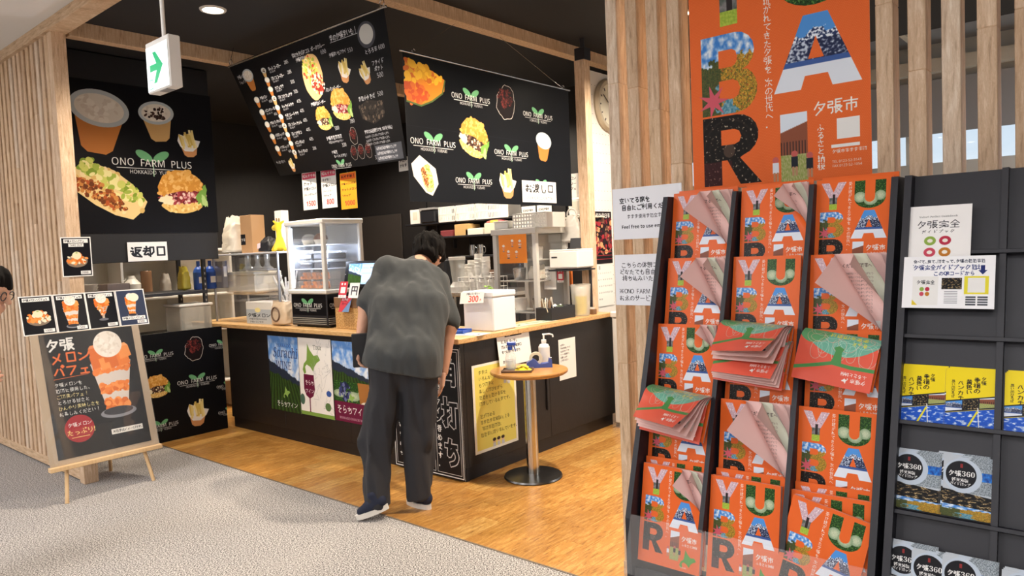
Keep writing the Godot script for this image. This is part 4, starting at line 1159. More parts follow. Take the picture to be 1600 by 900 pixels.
func label_print(s: String, bg: Color, ink: Color, w: int, h: int) -> Texture2D:
	var p := Pad.new(self, w, h, bg)
	var size := minf(w * 0.9 / s.length(), h * 0.7)
	p.pen(s, (w - size * s.length()) * 0.5, (h - size) * 0.5, size, ink, .12)
	return p.tex()

func label_screen() -> Texture2D:
	var p := Pad.new(self, 200, 100, hex("9cc4ec"))
	p.picture([v2([0, 0, 96, 0, 96, 100, 0, 100], 0, 0, 1, 1)], photo("vineyard"))
	p.rect(100, 8, 92, 36, hex("c4dcf4")); p.rect(100, 50, 92, 42, hex("b0d0f0"))
	p.pen("今日のメニュー", 104, 16, 12, hex("40607c"), .1)
	return p.tex()

func label_card() -> Texture2D:
	var p := Pad.new(self, 90, 120, hex("c83a48"))
	p.oval(26, 18, 9, 9, W); p.oval(60, 18, 9, 9, W)
	p.rect(18, 40, 54, 46, W)      # the square code stands blank
	p.rect(0, 100, 90, 20, W); p.pen("カード", 20, 102, 15, hex("c83a48"), .13)
	return p.tex()

func label_slip() -> Texture2D:
	var p := Pad.new(self, 120, 120, hex("c0444c"))
	p.poly(v2([40, 120, 120, 20, 120, 120], 0, 0, 1, 1), hex("6a8ab4"))
	p.pen("お得な", 10, 14, 24, W, .13); p.pen("カード", 20, 46, 24, hex("2a2a3a"), .13)
	return p.tex()

func cake_fridge() -> void:
	var t := thing("cake_fridge", "countertop glass cake fridge in white frame with a black logo base", "fridge", Vector3(-5.17, TOP, -3.67))
	var white := mat("fridge white", hex("dcdcd6"), 0.4)
	var hw := 0.26
	var hd := 0.2
	for q in [[-0.22, 0.15], [0.22, 0.15], [-0.22, -0.15], [0.22, -0.15]]:
		part(t, "foot", rod(0.015, 0.012, 10), dark, Vector3(q[0], 0, q[1]))
	var base := box(t, "base", Vector3(0, 0.145, 0), Vector3(hw * 2 - 0.02, 0.266, hd * 2 - 0.02), dark, 0.004)
	printed(base, "front_print", sheet(0.48, 0.17, 0.001), print_mat("fridge print", print_sign("fridge"), 0.3), dark, Vector3(0, -0.045, hd - 0.01))
	printed(base, "side_print", sheet(0.36, 0.17, 0.001), print_mat("fridge print", print_sign("fridge"), 0.3), dark, Vector3(hw - 0.01, -0.045, 0), Vector3(0, E, 0))
	for k in 4:
		box(base, "vent_bar", Vector3(0, -0.115 + k * 0.015, hd - 0.006), Vector3(0.48, 0.007, 0.01), mat("vent", hex("8a8982"), 0.5), 0.002)
		box(base, "vent_bar", Vector3(hw - 0.006, -0.115 + k * 0.015, 0), Vector3(0.01, 0.007, 0.36), mat("vent", hex("8a8982"), 0.5), 0.002)
	box(t, "sill", Vector3(0, 0.295, 0), Vector3(hw * 2 + 0.02, 0.035, hd * 2 + 0.02), white, 0.008)
	box(t, "crown", Vector3(0, 0.868, 0), Vector3(hw * 2 + 0.02, 0.04, hd * 2 + 0.02), white, 0.008)
	for x in [-1, 1]:
		for z in [-1, 1]:
			box(t, "frame_post", Vector3(x * (hw - 0.015), 0.58, z * (hd - 0.015)), Vector3(0.034, 0.55, 0.034), white, 0.004)
	var g := glass("fridge glass", hex("e6eef6"), 0.04)
	box(t, "front_pane", Vector3(0, 0.58, hd - 0.01), Vector3(hw * 2 - 0.06, 0.54, 0.004), g, 0.001)
	box(t, "side_pane", Vector3(hw - 0.01, 0.58, 0), Vector3(0.004, 0.54, hd * 2 - 0.06), g, 0.001)
	box(t, "side_pane", Vector3(-hw + 0.01, 0.58, 0), Vector3(0.004, 0.54, hd * 2 - 0.06), g, 0.001)
	box(t, "back_panel", Vector3(0, 0.58, -hd + 0.012), Vector3(hw * 2 - 0.06, 0.54, 0.006), mat("fridge inside", hex("aeb4bc"), 0.3))
	for y in [0.48, 0.68]:
		box(t, "shelf", Vector3(0, y, 0), Vector3(hw * 2 - 0.06, 0.008, hd * 2 - 0.07), mat("fridge shelf", hex("c3c8d0"), 0.3), 0.001)
	var led := mat("fridge led", hex("eaf2ff"), 0.4)
	led.emission_enabled = true
	led.emission = hex("dfeaff")
	led.emission_energy_multiplier = 3.0
	for x in [-1, 1]:
		box(t, "led_strip", Vector3(x * (hw - 0.04), 0.58, hd - 0.032), Vector3(0.008, 0.5, 0.006), led, 0.001)
		var l := OmniLight3D.new()
		l.name = "light"
		t.add_child(l, true)
		l.position = Vector3(x * (hw - 0.06), 0.6, hd - 0.05)
		l.light_color = hex("dfeaff")
		l.light_energy = 0.22
		l.light_size = 0.03
		l.omni_range = 6.0
		l.shadow_enabled = true
	# what stands inside
	var dome := glass("cake dome", hex("f2f2f2"), 0.25)
	for i in 2:
		var c := thing("cake_cup", ["domed dessert cup on the fridge's top shelf, front", "dessert with dark sauce on the fridge's top shelf"][i], "dessert", Vector3(-5.29 + i * 0.17, TOP + 0.684, -3.6))
		part(c, "cup", lathe([Vector2(0, 0), Vector2(0.045, 0), Vector2(0.06, 0.04), Vector2(0, 0.04)], 18), mat("cream", hex("dcd6c6"), 0.5))
		part(c, "dome", lathe([Vector2(0.06, 0.04), Vector2(0.052, 0.07), Vector2(0.03, 0.09), Vector2(0, 0.095)], 18), dome if i == 0 else mat("brown sauce", hex("7a4a30"), 0.4))
	for i in 4:
		var c := thing("food_tray", ["black food tray, lower left in fridge middle", "black food tray stacked above in the fridge middle", "black food tray beside the pair in the fridge", "black food tray on top beside the pair"][i], "tray", Vector3(-5.27 + (i / 2) * 0.21, TOP + 0.484 + (i % 2) * 0.075, -3.64), 0.0, "black trays in the fridge")
		box(c, "tray", Vector3(0, 0.025, 0), Vector3(0.19, 0.05, 0.2), dark, 0.01)
		box(c, "film_lid", Vector3(0, 0.06, 0), Vector3(0.195, 0.018, 0.205), glass("film", hex("cfd3d6"), 0.3), 0.004)
	for i in 6:
		var c := thing("melon_pack", "clear pack of orange melon cubes in the fridge bottom", "pack", Vector3(-5.3 + (i % 3) * 0.13, TOP + 0.314 + (i / 3) * 0.075, -3.6), 0.0, "melon packs in the fridge")
		box(c, "pack", Vector3(0, 0.036, 0), Vector3(0.122, 0.07, 0.16), glass("pack film", hex("f3efe8"), 0.12), 0.004)
		for k in 8:
			box(c, "melon_cube", Vector3(-0.036 + (k % 4) * 0.024, 0.018 + (k / 4) * 0.026, 0.05 - 0.02 * (k % 3)), Vector3(0.022, 0.022, 0.04), mat("melon flesh", hex("e0853a"), 0.4), 0.004, Vector3(0.2 * k, 0.4 * k, 0.3))

func giraffe(at: Vector3) -> void:
	var t := thing("toy_giraffe", "yellow plush giraffe sitting on the guard shelf", "toy", at, -0.5)
	var y := mat("plush yellow", hex("dcc02c"), 0.85)
	y.rim_enabled = true
	y.rim = 0.3
	part(t, "body", blob([[Vector3(0, 0.05, 0), Vector3(0, 0.1, 0), 0.05, 0.035], [Vector3(0, 0.09, 0), Vector3(-0.005, 0.225, 0.01), 0.026, 0.02], [Vector3(-0.005, 0.225, 0.01), Vector3(-0.075, 0.215, 0.035), 0.034, 0.026],
		[Vector3(0.02, 0.06, 0.02), Vector3(0.06, 0.015, 0.05), 0.02, 0.015], [Vector3(-0.02, 0.06, 0.03), Vector3(-0.05, 0.015, 0.06), 0.02, 0.015], [Vector3(0.03, 0.05, -0.02), Vector3(0.06, 0.015, -0.04), 0.02, 0.016],
		[Vector3(0.01, 0.25, 0.02), Vector3(0.04, 0.27, 0.045), 0.014, 0.01], [Vector3(0.0, 0.25, -0.01), Vector3(0.02, 0.27, -0.04), 0.014, 0.01]], 0.008, 0.015), y)
	for q in [Vector3(0.0, 0.27, 0.018), Vector3(-0.006, 0.27, -0.004)]:
		part(t, "horn", rod(0.006, 0.03, 8), mat("plush brown", hex("8a6a3a"), 0.9), q)
	for q in [Vector3(-0.04, 0.238, 0.052), Vector3(-0.03, 0.24, 0.0)]:
		part(t, "eye", lathe([Vector2(0, -0.006), Vector2(0.006, 0), Vector2(0, 0.006)], 8), dark, q)

# ------------------------------------------------------------------ the return shelf seen under the black wall
func build_return_shelf() -> void:
	var t := thing("steel_rack", "black slotted-angle rack behind the return opening", "rack", Vector3(-6.8, 0, -3.0))
	for q in [[0.2, -0.32], [0.2, 0.9], [-0.3, -0.32], [-0.3, 0.9]]:
		box(t, "upright", Vector3(q[0], 0.85, q[1]), Vector3(0.035, 1.7, 0.035), dark)
		for k in 12:
			box(t, "slot", Vector3(q[0] + 0.018, 0.95 + k * 0.05, q[1]), Vector3(0.002, 0.022, 0.009), mat("slot pale", hex("a8a49c"), 0.6), 0.0005)
	for y in [0.9, 1.28]:
		box(t, "shelf", Vector3(-0.05, y, 0.29), Vector3(0.54, 0.03, 1.26), dark)
	var grey := mat("warm grey", hex("9a948c"), 0.6)
	var w2 := thing("shelf_unit", "pale shelf unit against the far wall behind the return opening", "shelf", Vector3(-7.4, 0, -3.2))
	for z in [-0.75, -0.2, 0.35, 0.9]:
		box(w2, "side", Vector3(0, 0.85, z), Vector3(0.3, 1.7, 0.025), white_plastic)
	for y in [0.3, 0.85, 1.22, 1.68]:
		box(w2, "shelf", Vector3(0, y, 0.075), Vector3(0.3, 0.022, 1.67), white_plastic)
	box(w2, "back", Vector3(-0.15, 0.85, 0.075), Vector3(0.01, 1.7, 1.67), mat("cream", hex("dcd6c6"), 0.5))
	var items := [["stacked white bowls on the rack behind the return opening", "bowls", 0.65, "dcd8d0", 0], ["grey lattice crate on the rack under white bowls", "crate", 0.42, "a59a96", 1], ["white plastic jug on the pale shelf unit", "jug", 0.04, "d9d5cc", 2], ["brown paper roll on the pale shelf unit", "roll", -0.1, "a07a5c", 3], ["crumpled foil pack on the pale shelf unit", "pack", -0.28, "b9b4ac", 4], ["blue cleaning bottle on the rack, front", "bottle", -0.46, "2450a8", 5], ["blue cleaning bottle behind the first on the rack", "bottle", -0.345, "2a5ab8", 5], ["yellow cleaning pack on the rack end", "pack", -0.2, "c9b83c", 4], ["grey folder on the rack end", "folder", -0.56, "6f6a66", 6]]
	for q in items:
		var o := thing("stored_" + q[1], q[0], q[1], Vector3(-7.32 if q[4] in [2, 3, 4] and q[3] != "c9b83c" else -6.75, 1.232 if q[4] in [2, 3, 4] and q[3] != "c9b83c" else 1.296, -3.0 + q[2]))
		var m := mat("stored " + q[3], hex(q[3]), 0.45)
		match q[4]:
			0:
				for k in 3:
					part(o, "bowl", lathe([Vector2(0, 0), Vector2(0.05, 0), Vector2(0.1, 0.06), Vector2(0.096, 0.06), Vector2(0, 0.015)], 20), m, Vector3(0, k * 0.025, 0))
			1: crate(o, Vector3(0.2, 0.1, 0.18), m, 9, 2)
			2:
				part(o, "jug", lathe([Vector2(0, 0), Vector2(0.08, 0), Vector2(0.082, 0.14), Vector2(0.04, 0.19), Vector2(0.03, 0.22), Vector2(0, 0.22)], 18), m)
				part(o, "handle", tube([Vector3(0.0, 0.19, 0.05), Vector3(0, 0.16, 0.1), Vector3(0, 0.06, 0.09)], 0.01, 6), m)
			3:
				part(o, "roll", rod(0.05, 0.26, 18), m)
				part(o, "core", rod(0.02, 0.265, 12), dark)
			4:
				part(o, "pack", bag(0.12, 0.22, 0.09, int(q[2] * 100) + 90, 0.4), m)
				box(o, "label", Vector3(0.046, 0.1, 0), Vector3(0.002, 0.07, 0.05), paper, 0.0005)
			5:
				part(o, "bottle", bottle(0.05, 0.27, 0.016), m)
				box(o, "label", Vector3(0.05, 0.09, 0), Vector3(0.003, 0.06, 0.05), white_plastic, 0.001)
			6:
				box(o, "folder", Vector3(0, 0.13, 0), Vector3(0.2, 0.26, 0.05), m)
				box(o, "spine_label", Vector3(0.101, 0.16, 0), Vector3(0.002, 0.1, 0.03), paper, 0.0005)
	var tr := thing("clear_tub", "clear plastic tub under the rack's shelf by counter", "tub", Vector3(-6.7, 0.915, -3.2))
	box(tr, "tub", Vector3(0, 0.12, 0), Vector3(0.3, 0.24, 0.3), glass("milky tub", hex("d8d4c8"), 0.45), 0.01)
	box(tr, "lid", Vector3(0, 0.25, 0), Vector3(0.32, 0.02, 0.32), white_plastic)
# ------------------------------------------------------------------ bodies: tapered capsules joined smoothly, meshed as surface nets
# bones: [from, to, radius, radius]; cuts: [point, normal] keep the side the normal points away from
func net(V: PackedVector3Array, N: PackedVector3Array, I: PackedInt32Array, bones: Array, cell: float, k: float, cuts := [], fold := 0.0, fine := 7.0) -> void:
	var bb := AABB(bones[0][0], Vector3.ZERO)
	for b in bones:
		var r: float = maxf(b[2], b[3]) + k + cell * 3.0
		for p in [b[0], b[1]]:
			bb = bb.merge(AABB(p - Vector3(r, r, r), Vector3(r, r, r) * 2.0))
	var nx := int(bb.size.x / cell) + 2
	var ny := int(bb.size.y / cell) + 2
	var nz := int(bb.size.z / cell) + 2
	var o := bb.position
	var F := PackedFloat32Array()
	F.resize(nx * ny * nz)
	F.fill(1.0)
	for pass_ in 1:
		for b in bones:
			var a: Vector3 = b[0]
			var ab: Vector3 = b[1] - a
			var ra: float = b[2]
			var dr: float = b[3] - ra
			var inv := 1.0 / maxf(ab.length_squared(), 1e-9)
			var r: float = maxf(b[2], b[3]) + k + cell * 2.0
			var lo: Vector3 = (Vector3(minf(a.x, b[1].x), minf(a.y, b[1].y), minf(a.z, b[1].z)) - Vector3(r, r, r) - o) / cell
			var hi: Vector3 = (Vector3(maxf(a.x, b[1].x), maxf(a.y, b[1].y), maxf(a.z, b[1].z)) + Vector3(r, r, r) - o) / cell
			for z in range(maxi(0, int(lo.z)), mini(nz, int(hi.z) + 1)):
				for y in range(maxi(0, int(lo.y)), mini(ny, int(hi.y) + 1)):
					var row := (z * ny + y) * nx
					for x in range(maxi(0, int(lo.x)), mini(nx, int(hi.x) + 1)):
						var p := o + Vector3(x, y, z) * cell - a
						var t := clampf(p.dot(ab) * inv, 0.0, 1.0)
						var d := (p - ab * t).length() - ra - dr * t
						var old := F[row + x]
						var h := maxf(k - absf(d - old), 0.0) / k
						F[row + x] = minf(d, old) - h * h * k * 0.25
	if fold > 0.0 or cuts.size():
		var n := FastNoiseLite.new()
		n.seed = 4
		n.frequency = 1.0
		n.fractal_octaves = 2
		for z in nz:
			for y in ny:
				var row := (z * ny + y) * nx
				for x in nx:
					if absf(F[row + x]) < 0.06 or (cuts.size() and F[row + x] < 0.0):
						var p := o + Vector3(x, y, z) * cell
						var d := F[row + x]
						if fold > 0.0:
							d += fold * n.get_noise_3d(p.x * fine + p.y * fine * 0.12, p.y * fine * 0.15, p.z * fine)
						for c in cuts:
							d = maxf(d, (p - c[0]).dot(c[1]))
						F[row + x] = d
	var id := PackedInt32Array()
	id.resize(F.size())
	id.fill(-1)
	var off := [0, 1, nx, nx + 1, nx * ny, nx * ny + 1, nx * ny + nx, nx * ny + nx + 1]
	var edges := [[0, 1], [2, 3], [4, 5], [6, 7], [0, 2], [1, 3], [4, 6], [5, 7], [0, 4], [1, 5], [2, 6], [3, 7]]
	var at := [Vector3(0, 0, 0), Vector3(1, 0, 0), Vector3(0, 1, 0), Vector3(1, 1, 0), Vector3(0, 0, 1), Vector3(1, 0, 1), Vector3(0, 1, 1), Vector3(1, 1, 1)]
	var first := V.size()
	var near := cell * 2.2 + fold * 2.0
	for z in nz - 1:
		for y in ny - 1:
			for x in nx - 1:
				var c := (z * ny + y) * nx + x
				if absf(F[c]) > near:
					continue
				var s := 0
				for q in 8:
					if F[c + off[q]] < 0.0:
						s += 1
				if s == 0 or s == 8:
					continue
				var sum := Vector3.ZERO
				var cnt := 0
				for e in edges:
					var a := F[c + off[e[0]]]
					var b := F[c + off[e[1]]]
					if (a < 0.0) != (b < 0.0):
						sum += at[e[0]].lerp(at[e[1]], a / (a - b))
						cnt += 1
				id[c] = V.size()
				V.append(o + (Vector3(x, y, z) + sum / cnt) * cell)
				N.append(Vector3(F[c + 1] - F[c], F[c + nx] - F[c], F[c + nx * ny] - F[c]))
	for z in range(1, nz - 1):
		for y in range(1, ny - 1):
			for x in range(1, nx - 1):
				var c := (z * ny + y) * nx + x
				var a := F[c]
				if absf(a) > near:
					continue
				for ax in 3:
					var step: int = [1, nx, nx * ny][ax]
					var b := F[c + step]
					if (a < 0.0) == (b < 0.0):
						continue
					var u: int = [nx, nx * ny, 1][ax]
					var w: int = [nx * ny, 1, nx][ax]
					var q := [id[c], id[c - u], id[c - u - w], id[c - w]]
					if q[0] < 0 or q[1] < 0 or q[2] < 0 or q[3] < 0:
						continue
					if a < 0.0:
						I.append_array(PackedInt32Array([q[0], q[2], q[1], q[0], q[3], q[2]]))
					else:
						I.append_array(PackedInt32Array([q[0], q[1], q[2], q[0], q[2], q[3]]))

func blob(bones: Array, cell: float, k: float, cuts := [], fold := 0.0, fine := 7.0) -> ArrayMesh:
	var V := PackedVector3Array(); var N := PackedVector3Array(); var I := PackedInt32Array()
	net(V, N, I, bones, cell, k, cuts, fold, fine)
	smooth_normals(V, N, I)
	return arr_mesh(V, N, PackedVector2Array(), I)

func smooth_normals(V: PackedVector3Array, N: PackedVector3Array, I: PackedInt32Array) -> void:
	N.fill(Vector3.ZERO)
	for k in range(0, I.size(), 3):
		var n := (V[I[k + 2]] - V[I[k]]).cross(V[I[k + 1]] - V[I[k]])
		for j in 3:
			N[I[k + j]] += n

func finger(root: Vector3, dir: Vector3, down: Vector3, len_: float, r: float, bend: float) -> Array:
	# three joints bending from dir towards down
	var out := []
	var p := root
	for i in 3:
		var d := dir.lerp(down, bend * (0.35 + 0.33 * i)).normalized()
		var q: Vector3 = p + d * len_ * [0.45, 0.3, 0.25][i]
		out.append([p, q, r * [1.0, 0.95, 0.86][i], r * [0.95, 0.86, 0.75][i]])
		p = q
	return out

# hand bones: wrist, direction of the fingers, thumb side, palm normal (the side that closes)
func hand(wrist: Vector3, along: Vector3, thumb: Vector3, palm: Vector3, curl_: float) -> Array:
	var b := []
	for i in 4:
		var s := thumb * (0.03 - i * 0.02)
		b.append([wrist + s * 0.5 + along * 0.01, wrist + s + along * 0.085, 0.017, 0.013])
		b += finger(wrist + s + along * 0.088, along, palm, [0.074, 0.082, 0.077, 0.06][i], [0.0092, 0.0095, 0.009, 0.008][i], curl_)
	b.append([wrist + along * 0.02, wrist + thumb * 0.045 + along * 0.05 + palm * 0.012, 0.017, 0.013])
	b.append([wrist + thumb * 0.045 + along * 0.05 + palm * 0.012, wrist + thumb * 0.05 + along * 0.085 + palm * 0.03, 0.0115, 0.009])
	return b

func head_bones(c: Vector3, fwd: Vector3, up: Vector3) -> Array:
	var s := fwd.cross(up).normalized()
	return [
		[c + up * 0.03 - fwd * 0.02, c + up * 0.025 + fwd * 0.025, 0.088, 0.08],
		[c - up * 0.02 + fwd * 0.03, c - up * 0.085 + fwd * 0.05, 0.066, 0.042],
		[c + fwd * 0.1 + up * 0.01, c + fwd * 0.118 - up * 0.028, 0.008, 0.013],
		[c - up * 0.055 + fwd * 0.092 - s * 0.016, c - up * 0.055 + fwd * 0.092 + s * 0.016, 0.0085, 0.0085],
		[c - up * 0.068 + fwd * 0.09 - s * 0.012, c - up * 0.068 + fwd * 0.09 + s * 0.012, 0.008, 0.008],
		[c + fwd * 0.085 + up * 0.022 - s * 0.045, c + fwd * 0.085 + up * 0.022 + s * 0.045, 0.012, 0.012],
		[c + s * 0.083 + up * 0.018 - fwd * 0.008, c + s * 0.087 - up * 0.028 + fwd * 0.0, 0.013, 0.008],
		[c - s * 0.083 + up * 0.018 - fwd * 0.008, c - s * 0.087 - up * 0.028 + fwd * 0.0, 0.013, 0.008],
	]

func eyes(t: Node3D, c: Vector3, fwd: Vector3, up: Vector3) -> void:
	var s := fwd.cross(up).normalized()
	for q in [-1, 1]:
		part(t, "eye", lathe([Vector2(0, -0.009), Vector2(0.007, -0.006), Vector2(0.01, 0), Vector2(0.007, 0.006), Vector2(0, 0.009)], 12), mat("eye white", hex("e8e4de"), 0.2), c + fwd * 0.087 + s * 0.031 * q + up * 0.002)
		part(t, "eyebrow", blob([[c + fwd * 0.097 + up * 0.026 + s * 0.016 * q, c + fwd * 0.087 + up * 0.028 + s * 0.046 * q, 0.004, 0.003]], 0.003, 0.004), mat("hair", hex("17130f"), 0.6))

func build_people() -> void:
	var skin := mat("skin", hex("c99a80"), 0.55)
	skin.subsurf_scatter_enabled = true
	skin.subsurf_scatter_strength = 0.08
	var hair := mat("hair", hex("120f0d"), 0.75)
	hair.metallic_specular = 0.25
	# ---- the customer bending over the counter
	var t := thing("person", "person in grey t-shirt and dark trousers bending over the counter", "person", Vector3(-3.36, 0, -2.8))
	var o := -t.position
	var J := {
		"pelvis": Vector3(-3.365, 0.915, -2.905), "lhip": Vector3(-3.433, 0.84, -2.835), "rhip": Vector3(-3.3, 0.81, -2.965), "lknee": Vector3(-3.432, 0.448, -2.739), "rknee": Vector3(-3.3, 0.42, -2.945),
		"lank": Vector3(-3.372, 0.125, -2.672), "rank": Vector3(-3.262, 0.1, -2.905), "chest": Vector3(-3.467, 1.2, -3.066), "uback": Vector3(-3.557, 1.40, -3.19), "lsh": Vector3(-3.663, 1.455, -3.08),
		"rsh": Vector3(-3.465, 1.35, -3.315), "neck": Vector3(-3.59, 1.475, -3.28), "head": Vector3(-3.62, 1.535, -3.41), "lelb": Vector3(-3.7, 1.225, -2.915), "lwr": Vector3(-3.632, 1.005, -2.795),
		"relb": Vector3(-3.345, 1.07, -3.305), "rwr": Vector3(-3.362, 0.775, -3.245),
	}
	for k in J:
		J[k] += o
	var V := PackedVector3Array(); var N := PackedVector3Array(); var I := PackedInt32Array()
	net(V, N, I, [
		[J.pelvis, J.chest, 0.09, 0.1], [J.chest, J.uback, 0.1, 0.08], [J.uback, J.neck, 0.08, 0.06], [J.neck, J.head + Vector3(0, -0.03, 0.02), 0.058, 0.055], [J.lsh, J.rsh, 0.05, 0.05],
		[J.lsh, J.lelb, 0.055, 0.046], [J.lelb, J.lwr, 0.046, 0.029], [J.rsh, J.relb, 0.055, 0.046], [J.relb, J.rwr, 0.046, 0.029],
		[J.lhip, J.lknee, 0.075, 0.055], [J.lknee, J.lank, 0.052, 0.036], [J.rhip, J.rknee, 0.075, 0.055], [J.rknee, J.rank, 0.052, 0.036]], 0.012, 0.03)
	var hf := Vector3(-0.35, -0.72, -0.6).normalized()
	var hu := (Vector3(-0.2, 0.75, -0.62) - hf * Vector3(-0.2, 0.75, -0.62).dot(hf)).normalized()
	net(V, N, I, head_bones(J.head, hf, hu), 0.005, 0.02)
	var la: Vector3 = (Vector3(0.05, -1, 0.12)).normalized()
	net(V, N, I, hand(J.lwr, la, Vector3(-0.55, 0.1, -0.8).normalized(), Vector3(0.8, -0.1, -0.6).normalized(), 0.75), 0.0045, 0.008)
	var ra_: Vector3 = (J.rwr - J.relb).normalized()
	net(V, N, I, hand(J.rwr, ra_, Vector3(-0.75, 0, -0.65).normalized(), Vector3(-0.5, 0.0, 0.5).normalized(), 0.4), 0.0045, 0.008)
	smooth_normals(V, N, I)
	part(t, "body", arr_mesh(V, N, PackedVector2Array(), I), skin)
	eyes(t, J.head, hf, hu)
	part(t, "hair", blob([[J.head + hu * 0.04 - hf * 0.035, J.head + hu * 0.04 + hf * 0.03, 0.106, 0.094], [J.head - hf * 0.055 - hu * 0.03, J.head - hf * 0.06 + hu * 0.03, 0.082, 0.092]], 0.007, 0.02, [[J.head - hu * 0.07, -hu], [J.head + hf * 0.07 + hu * 0.03, (hf - hu * 0.4).normalized()]], 0.03, 26.0), hair)
	# t-shirt: trunk, sleeves, cut at the hem
	var r := Vector3(0.763, 0, -0.647)
	var cloth := grain("grey jersey", noise_tex(71, 0.2, [hex("343636"), hex("3d4041"), hex("373a3a")], [0.0, 0.5, 1.0], 128, 128, 3), Vector3(6, 6, 6), 0.9)
	cloth.rim_enabled = true
	cloth.rim = 0.15
	var bones := []
	for s in [-1, 0, 1]:
		bones.append([J.pelvis + r * 0.085 * s + Vector3(0, -0.2, 0.01), J.pelvis + r * 0.088 * s, 0.15, 0.146])
		bones.append([J.pelvis + r * 0.088 * s, J.chest + r * 0.105 * s, 0.146, 0.142])
		bones.append([J.chest + r * 0.105 * s, J.uback + r * 0.085 * s, 0.14, 0.1])
	bones.append([J.lsh, J.uback, 0.075, 0.09])
	bones.append([J.rsh, J.uback, 0.075, 0.09])
	bones.append([J.uback, J.neck, 0.09, 0.062])
	bones.append([J.lsh, J.lsh.lerp(J.lelb, 0.9), 0.078, 0.072])
	bones.append([J.rsh, J.rsh.lerp(J.relb, 0.88), 0.08, 0.076])
	var le: Vector3 = (J.lelb - J.lsh).normalized()
	var re: Vector3 = (J.relb - J.rsh).normalized()
	part(t, "t_shirt", blob(bones, 0.011, 0.05, [[J.pelvis + Vector3(0, -0.075, 0), (Vector3(0, -1, 0) - r * 0.22).normalized()], [J.neck + (J.neck - J.uback).normalized() * 0.03, (J.neck - J.uback).normalized()]], 0.016, 9.0), cloth)
	var slacks := mat("dark trousers", hex("27272b"), 0.85)
	slacks.rim_enabled = true
	slacks.rim = 0.15
	part(t, "trousers", blob([[J.lhip + Vector3(0, 0.03, 0), J.rhip + Vector3(0, 0.03, 0), 0.104, 0.104], [J.lhip, J.lknee, 0.108, 0.094], [J.lknee, J.lank + Vector3(0, -0.05, 0), 0.094, 0.078], [J.rhip, J.rknee, 0.108, 0.094], [J.rknee, J.rank + Vector3(0, -0.05, 0), 0.094, 0.078]], 0.011, 0.035, [[Vector3(0, 0.062, 0), Vector3(0, -1, 0)]], 0.03, 9.0), slacks)
	shoe(t, Vector3(-3.30, 0.062, -2.69) + o, Vector3(-3.445, 0.0, -2.56) + o, 0.055)
	shoe(t, Vector3(-3.2, 0.0, -2.925) + o, Vector3(-3.42, 0.0, -2.935) + o, 0.0)
	# wallet in the hanging hand
	var w := thing("wallet", "black long wallet held in the customer's lowered hand", "wallet", Vector3(-3.602, 0.868, -2.775), 0.9)
	box(w, "case", Vector3(0, 0.1, 0), Vector3(0.1, 0.21, 0.018), mat("black leather", hex("141418"), 0.5), 0.006)
	box(w, "edge", Vector3(0.05, 0.1, 0), Vector3(0.003, 0.19, 0.01), mat("leather edge", hex("26262c"), 0.6), 0.001)
	passer()

func shoe(t: Node3D, heel: Vector3, toe: Vector3, lift: float) -> void:
	var d := (toe - heel).normalized()
	var up := Vector3.UP - d * d.y
	up = up.normalized()
	var s := d.cross(up)
	var len_ := heel.distance_to(toe)
	var m := mat("navy mesh", hex("161d33"), 0.8)
	var sole := mat("white sole", hex("ddd8cf"), 0.6)
	var h := heel + up * 0.012
	var e := toe + up * 0.012
	part(t, "shoe", blob([[h + d * 0.035 + up * 0.045, h + d * len_ * 0.5 + up * 0.04, 0.036, 0.036], [h + d * len_ * 0.45 + up * 0.034 + s * 0.008, e - d * 0.045 + up * 0.026, 0.038, 0.028], [h + d * 0.045 + up * 0.06, h + d * 0.06 + up * 0.095, 0.036, 0.038]], 0.006, 0.02, [[h + up * 0.016, -up]]), m)
	var st := []
	for i in 20:
		var a := TAU * i / 20
		var f := (cos(a) + 1.0) * 0.5
		st.append(Vector2(len_ * f, sin(a) * lerpf(0.036, 0.044, f)))
	var basis_ := Basis(d, s, d.cross(s))
	var so := part(t, "sole", extrude(st, 0.03), sole)
	so.transform = Transform3D(Basis(d, s * (1.0 if d.cross(s).dot(up) > 0 else -1.0), up), heel)

